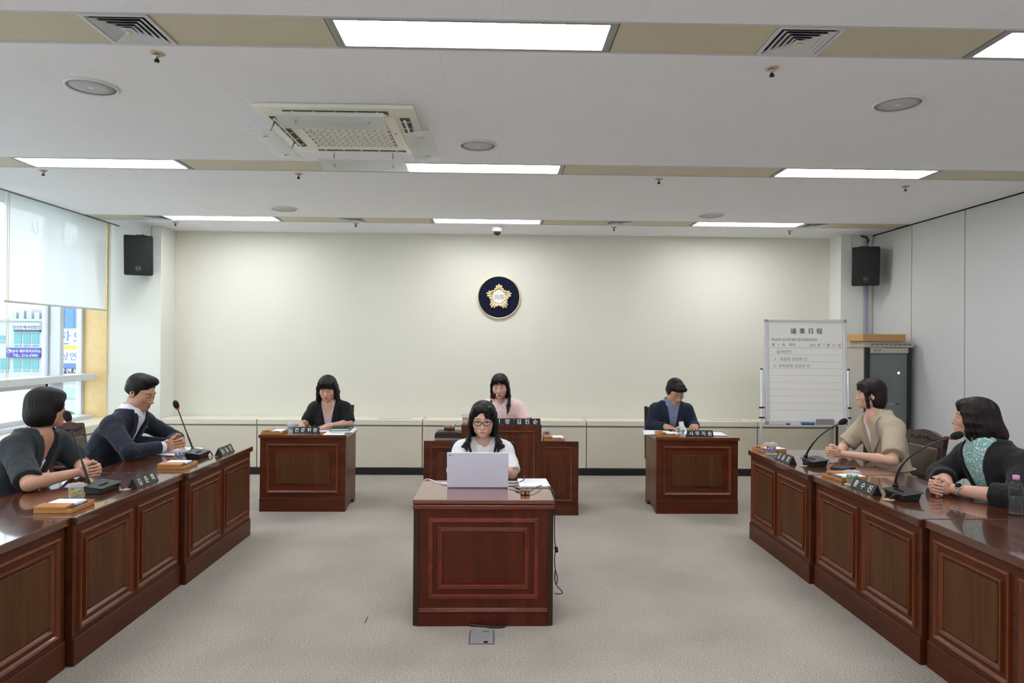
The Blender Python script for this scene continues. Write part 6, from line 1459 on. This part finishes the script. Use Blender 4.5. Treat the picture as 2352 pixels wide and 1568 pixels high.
        for sd in (-1, 1):
            bm = bmesh.new(); vs_ = [bm.verts.new(s.hp(sd * 0.031 + w * math.cos(a), -0.106 + 0.10 * (abs(sd * 0.031 + w * math.cos(a)) * 0.22), -0.001 + h * math.sin(a))) for a in [2 * PI * k / 28 for k in range(28)]]; bm.faces.new(vs_); obj('lens', bm, M_lens, o)
        return o
    def bead(s, name, p, r, m, parent=None):
        bm = bmesh.new(); bmesh.ops.create_uvsphere(bm, u_segments=10, v_segments=8, radius=r)
        for v in bm.verts: v.co += Vector(p)
        return obj(name, bm, m, parent or s.root, True)
    def watch(s, sd, m, face, t=0.9, r=0.031):
        sh, el, wr = [np.array(p) for p in s.armj[sd]]; p = lerp(el, wr, t); d = (wr - el) / np.linalg.norm(wr - el); a = np.cross(d, (0, 0, 1.0)); a /= np.linalg.norm(a); u = np.cross(a, d)
        bm = bmesh.new(); bm_tube(bm, [p + (a * math.cos(q) + u * math.sin(q)) * r for q in [2 * PI * k / 24 for k in range(24)]], 0.0042, 6, True); o = obj('wristwatch', bm, m, s.root, True); return o, p, d, a, u
M_lens = glassy('clear_lens', (0.96, 0.97, 0.97, 1))
# ------------------------------------------------------------------ the seven people
M_navy_j = cloth('navy_jacket_cloth', S(26, 32, 46), 0.8, (8, 0.3)); M_white_sh = cloth('white_shirt_cloth', S(226, 222, 232), 0.7, (14, 0.25)); M_char = cloth('charcoal_jacket_cloth', S(44, 50, 54), 0.85, (8, 0.35)); M_beige_j = cloth('beige_jacket_cloth', S(172, 156, 136), 0.85, (7, 0.35))
M_blk_j = cloth('black_jacket_cloth', S(22, 23, 25), 0.85, (8, 0.3)); M_blue_sh = cloth('blue_grey_shirt_cloth', S(122, 128, 158), 0.75, (14, 0.2), 300, 0.25); M_pink = cloth('pink_tweed', S(238, 210, 208), 0.9, (20, 0.15), 260, 0.18); M_linen = cloth('white_linen', S(226, 226, 228), 0.8, (11, 0.5)); M_mauve = cloth('mauve_knit', S(196, 176, 178), 0.85, (20, 0.1)); M_trou = cloth('dark_trousers', S(34, 36, 42), 0.85)
M_ltrou = cloth('beige_trousers', S(168, 152, 132), 0.85)
def patterned_blouse():
    m = bpy.data.materials.new('teal_patterned_blouse'); m.use_nodes = True; N = m.node_tree.nodes; K = m.node_tree.links; p = N['Principled BSDF']; tc = N.new('ShaderNodeTexCoord')
    v = N.new('ShaderNodeTexVoronoi'); v.inputs['Scale'].default_value = 105; K.new(tc.outputs['Object'], v.inputs['Vector'])
    r = N.new('ShaderNodeValToRGB'); e = r.color_ramp.elements; e[0].position = 0.0; e[0].color = S(40, 150, 165); e[1].position = 0.75; e[1].color = S(206, 214, 212); q = e.new(0.42); q.color = S(70, 170, 182); q = e.new(0.60); q.color = S(176, 150, 110); r.color_ramp.interpolation = 'LINEAR'
    K.new(v.outputs['Distance'], r.inputs['Fac']); K.new(r.outputs['Color'], p.inputs['Base Color']); p.inputs['Roughness'].default_value = 0.6
    n = N.new('ShaderNodeTexNoise'); n.inputs['Scale'].default_value = 16; K.new(tc.outputs['Object'], n.inputs['Vector']); b = N.new('ShaderNodeBump'); b.inputs['Strength'].default_value = 0.4; b.inputs['Distance'].default_value = 0.02; K.new(n.outputs['Fac'], b.inputs['Height']); K.new(b.outputs['Normal'], p.inputs['Normal'])
    return m
M_teal_b = patterned_blouse()
M_silver = mat('silver_watch', S(200, 202, 206), 0.25, metal=0.9); M_goldpin = mat('gold_pin', S(230, 196, 110), 0.3, metal=0.9)


def man_navy():
    A = dict(head=(0.025, -0.315, 1.200), hrot=(-8, 20, 0), hs=1.08, neck=(0.018, -0.250, 1.062), shR=(-0.195, -0.21, 0.990), shL=(0.215, -0.25, 0.980), elR=(-0.345, -0.43, 0.795), elL=(0.35, -0.44, 0.795), wrR=(-0.125, -0.55, 0.795), wrL=(0.16, -0.56, 0.80),
             clasp=dict(C=(-0.015, -0.60, 0.805), yaw=4, sc=1.08, drop=-8, thumb_up=0.012), build=1.10, depth=1.05, arm=1.05, fem=False, jaw=1.16, nose=1.03, tone=S(196, 146, 118), lip=S(158, 96, 84), blush=0.25, eye=0.15, brow=S(30, 26, 24), stubble=S(150, 118, 100), neckr=0.056, rx=[0.150, 0.170, 0.165, 0.155, 0.165, 0.178, 0.165, 0.130, 0.075], seed=0.4)
    p = Person((-3.08, 5.36, 0), 0, 'man in a navy jacket and white shirt with folded hands at the left desk', A).build()
    sh = p.shirt(M_white_sh, 0.009); p.shirt_collar(M_white_sh, sh)
    jk = p.garment('navy_jacket', M_navy_j, 0.022, 1.86, (0.70, 0.062, 1.06), 0.50, neck=0.014); p.lapels(jk, p.G, M_navy_j, 0.70, 0.062, 1.045, w=0.085); p.jacket_collar(M_navy_j, jk)
    for sd in (-1, 1):   # white cuffs
        sh_, el, wr = p.armj[sd]; G = Field(np.minimum(el, wr) - 0.07, np.maximum(el, wr) + 0.07, 0.005); G.op(cap(el, wr, 0.040, 0.040, 1.0, 0.80), 0.004); G.op(cap(el, lerp(el, wr, 1.3), 0.030, 0.030), 0.003, 's'); V, F = G.mesh(); part_mesh('shirt_cuff', V, F, M_white_sh, sh)
    y = p.G.front(0.115, 0.925)
    if y: p.bead('lapel_pin', (0.115, y - 0.014, 0.925), 0.006, M_goldpin, jk)
    # short swept-back hair
    pr = [(p.hell((0, 0.022, 0.050), (0.083, 0.100, 0.090)), 0.02), (p.hell((0, 0.070, -0.005), (0.064, 0.046, 0.062)), 0.02), (p.hell((0.0, -0.024, 0.106), (0.064, 0.062, 0.036), rot(0, -10)), 0.02), (p.hell((0.004, -0.060, 0.100), (0.058, 0.026, 0.024)), 0.02)] + [(p.hell((q * 0.069, 0.024, 0.020), (0.013, 0.056, 0.042)), 0.01) for q in (-1, 1)] 
    ct = [(p.hell((0, -0.125, 0.006), (0.072, 0.075, 0.082)), 0.012, 's'), (p.headplane((0, 0.45, -1.0), 0.052), 0.01, 'i')]
    p.hairmesh(pr, M_hairb, res=0.003, wave=(0.0011, 41, 97, 20), cuts=ct)
    p.trousers(M_trou); return p

def woman_charcoal():
    A = dict(head=(0.065, -0.245, 1.178), hrot=(45, 3, 0), hs=1.0, neck=(0.04, -0.20, 1.04), shR=(-0.115, -0.175, 0.975), shL=(0.205, -0.225, 0.965), elR=(-0.32, -0.40, 0.785), elL=(0.25, -0.36, 0.80), wrR=(-0.06, -0.49, 0.79), wrL=(0.17, -0.49, 0.80),
             clasp=dict(C=(0.025, -0.535, 0.795), yaw=10, sc=0.94, drop=-4), build=1.10, depth=1.1, arm=1.0, tone=S(198, 150, 126), lip=S(176, 92, 88), eye=0.6, neckr=0.050, seed=1.3)
    p = Person((-3.05, 4.27, 0), 0, 'woman with a black bob in a charcoal short-sleeved jacket at the left desk', A).build()
    p.shirt(M_white_sh, 0.009, vneck=(0.845, 0.085, 0.97))
    jk = p.garment('charcoal_jacket', M_char, 0.022, 0.90, (0.70, 0.064, 1.04), 0.50, neck=0.012, sl_inf=0.026); p.lapels(jk, p.G, M_char, 0.70, 0.064, 1.02, w=0.085); p.jacket_collar(M_char, jk)
    pr = [(p.hell((0, 0.018, 0.046), (0.089, 0.106, 0.092)), 0.02), (p.hell((0, 0.030, -0.030), (0.102, 0.095, 0.105)), 0.03), (p.hell((0, -0.055, 0.075), (0.062, 0.044, 0.040)), 0.02), (p.hell((0.055, -0.045, 0.03), (0.034, 0.034, 0.050)), 0.02), (p.hell((-0.055, -0.045, 0.03), (0.034, 0.034, 0.050)), 0.02)]
    ct = [(p.hell((0, -0.150, -0.055), (0.088, 0.108, 0.115)), 0.01, 's'), (p.headplane((0, -0.10, -1.0), 0.112), 0.012, 'i'), (p.hell((0, 0.02, -0.135), (0.062, 0.070, 0.06)), 0.01, 's')]
    p.hairmesh(pr, M_hairb, wave=(0.0020, 38, 90, 10), cuts=ct)
    p.trousers(M_trou); return p

def woman_beige():
    A = dict(head=(-0.09, -0.20, 1.232), hrot=(-22, 2, 0), hs=0.95, neck=(-0.065, -0.16, 1.09), shR=(-0.205, -0.155, 1.01), shL=(0.105, -0.125, 1.01), elR=(-0.245, -0.33, 0.80), elL=(0.335, -0.27, 0.785), wrR=(-0.13, -0.51, 0.80), wrL=(0.17, -0.50, 0.785),
             hip=(-0.04, -0.03), clasp=dict(C=(0.035, -0.545, 0.795), yaw=-4, sc=0.90, drop=-4), build=0.93, arm=0.88, tone=S(214, 168, 144), lip=S(196, 110, 102), jaw=0.94, eye=0.95, neckr=0.044, seed=2.1, gz=0.0)
    p = Person((3.13, 5.19, 0), 180, 'woman with a dark bob in a beige short-sleeved jacket at the right desk', A).build()
    p.shirt(M_white_sh, 0.009, vneck=(0.935, 0.062, 1.06))
    jk = p.garment('beige_jacket', M_beige_j, 0.026, 0.86, (0.74, 0.068, 1.08), 0.50, neck=0.014, sl_inf=0.030, flare=0.08); p.lapels(jk, p.G, M_beige_j, 0.74, 0.068, 1.06, w=0.085); p.jacket_collar(M_beige_j, jk)
    # waist tie
    bm = bmesh.new(); r = [np.interp(0.66, [q[0] for q in p.rows], [q[i] for q in p.rows]) for i in range(1, 5)]
    bm_tube(bm, [(r[0] + (r[2] + 0.050) * math.cos(a), r[1] + (r[3] + 0.046) * math.sin(a), 0.675 + 0.006 * math.sin(3 * a)) for a in [2 * PI * k / 40 for k in range(40)]], 0.008, 6, True); obj('waist_tie', bm, M_beige_j, jk, True)
    pr = [(p.hell((0, 0.018, 0.044), (0.088, 0.106, 0.092)), 0.02), (p.hell((0, 0.052, -0.035), (0.090, 0.074, 0.105)), 0.03), (p.hell((0, -0.052, 0.078), (0.060, 0.046, 0.036)), 0.02)]
    for x in (-0.048, -0.03, -0.012, 0.006, 0.024, 0.042, 0.056): pr += p.lock([(x * 0.55, -0.045, 0.112), (x * 0.9, -0.088, 0.080), (x * 1.15, -0.094 + abs(x) * 0.35, 0.045), (x * 1.25, -0.088 + abs(x) * 0.4, 0.024)], 0.011, 0.0035)
    for sd in (-1, 1): pr += p.lock([(sd * 0.058, -0.050, 0.070), (sd * 0.074, -0.040, 0.02), (sd * 0.079, -0.032, -0.04), (sd * 0.075, -0.028, -0.085), (sd * 0.066, -0.018, -0.125)], 0.019, 0.008, 0.012)
    ct = [(p.hell((0, -0.150, -0.065), (0.080, 0.112, 0.110)), 0.006, 's'), (p.headplane((0, -0.12, -1.0), 0.118), 0.010, 'i'), (p.hell((0.094, 0.002, -0.022), (0.026, 0.014, 0.030)), 0.006, 's'), (p.hell((0, 0.01, -0.14), (0.056, 0.060, 0.06)), 0.01, 's')]
    p.hairmesh(pr, M_hairbr, wave=(0.0015, 40, 96, 8), cuts=ct)
    p.bead('earring', p.hp(0.083, 0.004, -0.044), 0.004, M_silver)
    p.trousers(M_ltrou); return p

def woman_black():
    A = dict(head=(-0.122, -0.22, 1.172), hrot=(-30, -3, 0), hs=0.99, neck=(-0.07, -0.18, 1.035), shR=(-0.215, -0.165, 0.955), shL=(0.205, -0.145, 0.955), elR=(-0.26, -0.33, 0.80), elL=(0.335, -0.285, 0.785), wrR=(-0.17, -0.46, 0.79), wrL=(0.06, -0.47, 0.78),
             clasp=dict(C=(0.03, -0.52, 0.787), yaw=-4, sc=0.92, drop=-4), build=1.24, depth=1.12, arm=1.15, tone=S(206, 158, 136), lip=S(186, 92, 90), eye=0.95, jaw=1.08, neckr=0.054, seed=3.0, nailc=S(200, 206, 226))
    p = Person((3.12, 3.96, 0), 180, 'woman with wavy hair in a black cardigan over a teal blouse at the right desk', A).build()
    sh = p.shirt(M_teal_b, 0.013, name='patterned_blouse', hem=0.56); p.shirt_collar(M_teal_b, sh)
    jk = p.garment('black_cardigan', M_blk_j, 0.026, 1.42, (0.50, 0.105, 1.04), 0.50, neck=0.022, sl_inf=0.026); p.jacket_collar(M_blk_j, jk, 0.032, 0.9, 0.014)
    pr = [(p.hell((0, 0.022, 0.046), (0.094, 0.110, 0.092)), 0.02), (p.hell((0, 0.060, -0.045), (0.104, 0.098, 0.108)), 0.03), (p.hell((0, -0.048, 0.080), (0.064, 0.050, 0.036)), 0.02), (p.hell((0, 0.13, -0.085), (0.080, 0.052, 0.055)), 0.03)]
    for sd in (-1, 1):
        for k in range(4): pr += p.lock([(sd * 0.060, -0.062 + 0.02 * k, 0.085), (sd * 0.082, -0.058 + 0.022 * k, 0.035), (sd * 0.092, -0.046 + 0.026 * k, -0.02), (sd * 0.088, -0.036 + 0.03 * k, -0.07), (sd * 0.082, -0.030 + 0.034 * k, -0.105), (sd * 0.074, -0.016 + 0.03 * k, -0.128)], 0.017, 0.008, 0.012)
    ct = [(p.hell((0, -0.150, -0.060), (0.084, 0.104, 0.118)), 0.008, 's'), (p.headplane((0, -0.05, -1.0), 0.142), 0.014, 'i'), (p.hell((0, 0.01, -0.15), (0.060, 0.070, 0.06)), 0.01, 's')]
    p.hairmesh(pr, M_hairbr, wave=(0.0034, 27, 66, 36), cuts=ct)
    w, c, d, a, u = p.watch(1, M_silver, None, 0.90, 0.034)
    n = np.array((0.55, -0.45, 0.70)); n -= d * (n @ d); n /= np.linalg.norm(n); bm = bmesh.new(); q = c + n * 0.033; bm_tube(bm, [q, q + n * 0.006, q + n * 0.009], [0.021, 0.021, 0.018], 24); f = obj('watch_case', bm, M_silver, w, 40); bm = bmesh.new(); bm_tube(bm, [q + n * 0.0088, q + n * 0.0096], [0.0165, 0.016], 24); obj('watch_glass', bm, mat('watch_black', S(8, 9, 10), 0.1), w)
    p.trousers(M_trou); return p

def woman_writing():
    A = dict(head=(-0.01, -0.115, 1.128), hrot=(3, 16, 0), hs=1.0, neck=(0.0, -0.055, 1.0), shR=(-0.158, -0.035, 0.94), shL=(0.150, -0.035, 0.94), elR=(-0.245, -0.06, 0.765), elL=(0.215, -0.11, 0.775), wrR=(-0.235, -0.235, 0.775), wrL=(0.035, -0.245, 0.765),
             handR=dict(d=(0.10, -0.75, -0.25), n=(0.75, 0.1, -0.5), side_v=(0.3, -0.2, 0.9), curl=[0.75, 0.85, 0.95, 1.0], thumb=(0.9, 0.7), sc=0.92), handL=dict(d=(-0.85, -0.42, -0.10), n=(0, 0, -1), side_v=(0.4, -0.9, 0), curl=0.10, thumb=(0.6, 0.1), sc=0.92),
             build=0.95, arm=0.95, tone=S(208, 162, 140), lip=S(190, 40, 52), eye=0.15, neckr=0.046, seed=4.0)
    p = Person((-1.72, 7.17, 0), -90, 'woman with long wavy hair in a black jacket writing at the back left desk', A).build()
    p.shirt(M_mauve, 0.009, name='knit_top', vneck=(0.86, 0.055, 0.98))
    jk = p.garment('black_jacket', M_blk_j, 0.022, 0.92, (0.60, 0.065, 0.97), 0.50, neck=0.020, sl_inf=0.022); p.lapels(jk, p.G, M_blk_j, 0.62, 0.065, 0.96, w=0.075); p.jacket_collar(M_blk_j, jk)
    pr = [(p.hell((0, 0.018, 0.050), (0.092, 0.106, 0.094)), 0.02), (p.hell((0, 0.050, -0.05), (0.106, 0.070, 0.125)), 0.03), (p.hell((0, -0.052, 0.078), (0.064, 0.048, 0.040)), 0.02)]
    for x in (-0.052, -0.036, -0.02, -0.004, 0.012, 0.028, 0.044, 0.056): pr += p.lock([(x * 0.6, -0.045, 0.112), (x * 0.95, -0.090, 0.082), (x * 1.1, -0.098 + abs(x) * 0.3, 0.048), (x * 1.12, -0.096 + abs(x) * 0.35, 0.026)], 0.012, 0.004)
    for sd in (-1, 1):
        for k in range(5): 
            w_ = 0.008 * math.sin(k * 2.1); pr += p.lock([(sd * 0.064, -0.050 + 0.018 * k, 0.08), (sd * 0.086, -0.040 + 0.02 * k, 0.02), (sd * (0.092 + w_), -0.032 + 0.022 * k, -0.05), (sd * (0.100 - w_), -0.030 + 0.024 * k, -0.10), (sd * (0.094 + w_), -0.038 + 0.026 * k, -0.155), (sd * (0.080 + 0.008 * k), -0.050 + 0.028 * k, -0.205 + 0.006 * k)], 0.020, 0.009, 0.012)
    ct = [(p.hell((0, -0.150, -0.070), (0.066, 0.112, 0.110)), 0.006, 's'), (p.hell((0, -0.04, -0.19), (0.052, 0.09, 0.09)), 0.008, 's')]
    p.hairmesh(pr, M_hairbr, res=0.004, wave=(0.0036, 25, 60, 48), cuts=ct)
    p.bead('necklace_pendant', (0.0, (p.F.front(0.0, 0.925) or -0.13) - 0.004, 0.925), 0.004, M_silver)
    p.watch(1, M_silver, None, 0.88, 0.031)
    # pen in the hand
    h = np.array(p.nails[0]); bm = bmesh.new(); bm_tube(bm, [h + (0.035, 0.01, 0.02), h + (-0.005, 0.0, 0.008), h + (-0.045, -0.012, -0.004)], 0.0042, 8); o = obj('held_pen', bm, mat('violet_pen', S(90, 96, 190), 0.4), None, True); o.location = p.root.location; tag(o, 'blue-violet pen in the hand of the writing woman', 'pen')
    p.trousers(M_trou); return p

def man_reading():
    A = dict(head=(0.02, -0.135, 1.125), hrot=(16, 30, 0), hs=1.03, neck=(0.0, -0.07, 1.0), shR=(-0.168, -0.045, 0.95), shL=(0.172, -0.045, 0.95), elR=(-0.225, -0.11, 0.765), elL=(0.225, -0.11, 0.77), wrR=(-0.085, -0.235, 0.77), wrL=(0.205, -0.245, 0.775),
             handR=dict(d=(0.75, -0.62, -0.15), n=(0, -0.1, -1), side_v=(0.5, 0.8, 0.2), curl=0.22, thumb=(0.6, 0.2), sc=0.98), handL=dict(d=(-0.35, -0.85, 0.05), n=(-0.6, 0, -0.7), side_v=(-0.6, 0.3, 0.7), curl=0.45, thumb=(0.9, 0.5), sc=0.98),
             build=0.97, arm=0.95, fem=False, jaw=1.10, tone=S(196, 148, 122), lip=S(160, 92, 84), blush=0.2, eye=0.2, brow=S(32, 28, 26), neckr=0.054, rx=[0.150, 0.170, 0.165, 0.150, 0.160, 0.175, 0.165, 0.130, 0.075], seed=5.1)
    p = Person((1.835, 7.17, 0), -90, 'man with glasses in a dark blue jacket reading at the back right desk', A).build()
    sh = p.shirt(M_blue_sh, 0.009, name='striped_shirt'); p.shirt_collar(M_blue_sh, sh)
    for z in (0.93, 0.86, 0.79):
        y = p.SG.front(0.0, z)
        if y: p.bead('shirt_button', (0.0, y - 0.001, z), 0.005, M_black, sh)
    jk = p.garment('blue_jacket', cloth('dark_blue_jacket_cloth', S(24, 34, 50), 0.85), 0.022, 1.84, (0.62, 0.062, 0.985), 0.50, neck=0.020); p.lapels(jk, p.G, MATS.get('x') or jk.data.materials[0], 0.62, 0.062, 0.975, w=0.075); p.jacket_collar(jk.data.materials[0], jk)
    pr = [(p.hell((0, 0.018, 0.050), (0.084, 0.098, 0.086)), 0.02), (p.hell((0, 0.066, -0.01), (0.064, 0.044, 0.060)), 0.02), (p.hell((0, -0.046, 0.078), (0.066, 0.042, 0.036)), 0.02)] + [(p.hell((q * 0.072, 0.015, 0.010), (0.013, 0.052, 0.045)), 0.01) for q in (-1, 1)]
    for x in (-0.05, -0.032, -0.014, 0.004, 0.022, 0.04, 0.054): pr += p.lock([(x * 0.7, -0.05, 0.105), (x * 0.95 + 0.004, -0.088, 0.078), (x * 1.05 + 0.010, -0.090 + abs(x) * 0.3, 0.052)], 0.013, 0.008, 0.012)
    ct = [(p.hell((0, -0.140, -0.030), (0.074, 0.085, 0.088)), 0.006, 's'), (p.headplane((0, 0.35, -1.0), 0.05), 0.01, 'i')]
    p.hairmesh(pr, M_hairb, wave=(0.0016, 36, 88, 22), cuts=ct)
    p.glasses(mat('thin_metal_rim', S(120, 112, 104), 0.3, metal=0.8), w=0.022, h=0.0155, r=0.0011)
    p.trousers(M_trou); return p

def woman_chair():
    A = dict(head=(-0.015, -0.155, 1.165), hrot=(-6, 9, -3), hs=1.0, neck=(0.0, -0.075, 1.02), shR=(-0.165, -0.055, 0.97), shL=(0.170, -0.055, 0.97), elR=(-0.26, -0.12, 0.80), elL=(0.275, -0.12, 0.80), wrR=(-0.09, -0.30, 0.775), wrL=(0.10, -0.30, 0.775),
             handR=dict(d=(0.5, -0.85, -0.1), n=(0, 0, -1), side_v=(0.85, 0.5, 0), curl=0.25, sc=0.9), handL=dict(d=(-0.6, -0.75, 0.1), n=(0, -0.2, -1), side_v=(-0.7, 0.6, 0.2), curl=0.3, sc=0.9),
             build=1.02, arm=0.98, tone=S(216, 172, 150), lip=S(200, 84, 88), jaw=0.92, eye=0.55, mouth=0.008, neckr=0.046, seed=6.2)
    p = Person((0.055, 7.17, 0), -90, 'woman with long black hair in a pink tweed jacket speaking at the podium', A).build()
    jk = p.garment('pink_jacket', M_pink, 0.020, 0.93, None, 0.50, neck=0.012, sl_inf=0.020)
    for z in (0.955, 0.875):
        y = p.G.front(0.012, z)
        if y: p.bead('jacket_button', (0.012, y - 0.003, z), 0.008, M_silver, jk)
    p.strip('front_placket', p.G, [(0.018, 0.62), (0.018, 0.99)], [(0.034, 0.62), (0.034, 0.99)], M_pink, jk, 0.002, 0.003)
    p.strip('pocket_flap', p.G, [(0.055, 0.872), (0.14, 0.872)], [(0.055, 0.888), (0.14, 0.888)], M_pink, jk, 0.002, 0.004)
    pr = [(p.hell((0, 0.020, 0.046), (0.088, 0.104, 0.092)), 0.02), (p.hell((0, 0.062, -0.06), (0.092, 0.060, 0.14)), 0.03), (p.hell((0, -0.048, 0.080), (0.062, 0.048, 0.036)), 0.02)]
    for x in (-0.045, -0.03, -0.015, 0.0, 0.015, 0.03, 0.045): pr += p.lock([(x * 0.5, -0.05, 0.112), (x * 0.95, -0.090, 0.080), (x * 1.2, -0.097 + abs(x) * 0.3, 0.048), (x * 1.35, -0.095 + abs(x) * 0.4, 0.030)], 0.009, 0.0026)
    for k in range(5):
        pr += p.lock([(0.058, -0.055 + 0.02 * k, 0.085), (0.080, -0.045 + 0.02 * k, 0.03), (0.088, -0.036 + 0.02 * k, -0.04), (0.096, -0.050 + 0.018 * k, -0.11), (0.098 - 0.006 * k, -0.075 + 0.016 * k, -0.18), (0.080 - 0.004 * k, -0.088 + 0.012 * k, -0.24 + 0.012 * k), (0.066, -0.086 + 0.012 * k, -0.272 + 0.02 * k)], 0.017, 0.005, 0.010)
        pr += p.lock([(-0.058, -0.055 + 0.02 * k, 0.085), (-0.080, -0.040 + 0.022 * k, 0.03), (-0.086, -0.028 + 0.024 * k, -0.04), (-0.092, -0.020 + 0.026 * k, -0.10), (-0.098, -0.01 + 0.03 * k, -0.155), (-0.100, 0.0 + 0.03 * k, -0.19)], 0.016, 0.007, 0.010)
    ct = [(p.hell((-0.012, -0.06, -0.20), (0.050, 0.09, 0.10)), 0.008, 's')]; pr.insert(3, (p.hell((0, -0.150, -0.045), (0.064, 0.112, 0.140)), 0.006, 's'))
    p.hairmesh(pr, M_hairb, res=0.004, wave=(0.0018, 38, 84, 10), cuts=ct)
    for sd in (-1, 1): p.bead('earring', p.hp(sd * 0.081, -0.004, -0.046), 0.0055, M_silver)
    p.trousers(M_pink); return p

def woman_laptop():
    A = dict(head=(0.0, -0.13, 1.068), hrot=(-2, 7, 0), hs=0.985, neck=(0.0, -0.06, 0.925), shR=(-0.142, -0.045, 0.858), shL=(0.142, -0.045, 0.858), elR=(-0.185, -0.17, 0.70), elL=(0.20, -0.17, 0.70), wrR=(-0.12, -0.40, 0.765), wrL=(0.10, -0.40, 0.765),
             handR=dict(d=(0.1, -0.95, -0.10), n=(0, -0.15, -1), side_v=(1, 0, 0), curl=0.35, sc=0.9), handL=dict(d=(-0.1, -0.95, -0.10), n=(0, -0.15, -1), side_v=(-1, 0, 0), curl=0.35, sc=0.9),
             build=0.98, arm=0.95, tone=S(218, 172, 148), lip=S(206, 120, 110), eye=0.88, jaw=0.92, gz=0.0, neckr=0.045, seed=7.7, blush=0.5)
    p = Person((-0.088, 4.935, 0), -90, 'woman with long hair and round black glasses in a white blouse at the laptop', A).build()
    jk = p.garment('white_blouse', M_linen, 0.016, 0.98, None, 0.50, neck=0.014, sl_inf=0.026, fold=0.004)
    pr = [(p.hell((0, 0.020, 0.046), (0.090, 0.104, 0.093)), 0.02), (p.hell((0, 0.060, -0.06), (0.100, 0.062, 0.14)), 0.03), (p.hell((0, -0.044, 0.082), (0.062, 0.048, 0.034)), 0.02)]
    for x in (0.022, 0.034, 0.046, 0.056): pr += p.lock([(0.006 + x * 0.15, -0.045, 0.116), (x * 0.6, -0.088, 0.085), (x * 0.95, -0.094 + x * 0.2, 0.050), (x * 1.15, -0.088 + x * 0.3, 0.018)], 0.012, 0.004)
    for k in range(6):
        w_ = 0.009 * math.sin(k * 1.9 + 0.5)
        for sd in (-1, 1): pr += p.lock([(sd * 0.052, -0.060 + 0.018 * k, 0.090), (sd * 0.080, -0.050 + 0.02 * k, 0.035), (sd * (0.088 + w_), -0.040 + 0.02 * k, -0.03), (sd * (0.094 - w_ * 0.5), -0.042 + 0.02 * k, -0.09), (sd * (0.106 + w_), -0.058 + 0.02 * k, -0.15), (sd * (0.118 - w_ + 0.010 * k), -0.066 + 0.022 * k, -0.190), (sd * (0.104 + 0.006 * k), -0.082 + 0.022 * k, -0.225 + 0.010 * k)], 0.018, 0.005, 0.010)
    for sd, zz in ((-1, -0.262), (1, -0.268)): pr += p.lock([(sd * 0.100, -0.06, -0.14), (sd * 0.090, -0.082, -0.19), (sd * 0.078, -0.092, -0.23), (sd * 0.064, -0.094, zz)], 0.011, 0.003, 0.008)
    ct = [(p.hell((0, -0.05, -0.20), (0.052, 0.09, 0.10)), 0.008, 's')]; pr.insert(3, (p.hell((-0.006, -0.150, -0.040), (0.064, 0.112, 0.146)), 0.006, 's'))
    p.hairmesh(pr, M_hairb, res=0.0035, wave=(0.0032, 27, 64, 34), cuts=ct)
    p.glasses(mat('black_rim', S(26, 20, 20), 0.3), w=0.0245, h=0.0155, r=0.0026)
    bm = bmesh.new(); pts = []
    for k in range(13):
        u = -1 + k / 6; x = 0.058 * u; z = 0.905 - 0.075 * (1 - u * u * u * u) - 0.0; y = None
        for dz in (0, -0.01): y = p.F.front(x, z + dz) if y is None else y
        y2 = p.G.front(x, z); y = min([v for v in (y, y2) if v is not None] or [-0.14]); pts.append((x, y - 0.0015, z))
    bm_tube(bm, pts, 0.0011, 6); obj('necklace', bm, M_silver, p.root, True); p.bead('necklace_pendant', pts[6], 0.0035, M_silver)
    p.trousers(M_trou); return p
ALL_PEOPLE = (man_navy, woman_charcoal, woman_beige, woman_black, woman_writing, man_reading, woman_chair, woman_laptop)
for _f in ALL_PEOPLE: _f()
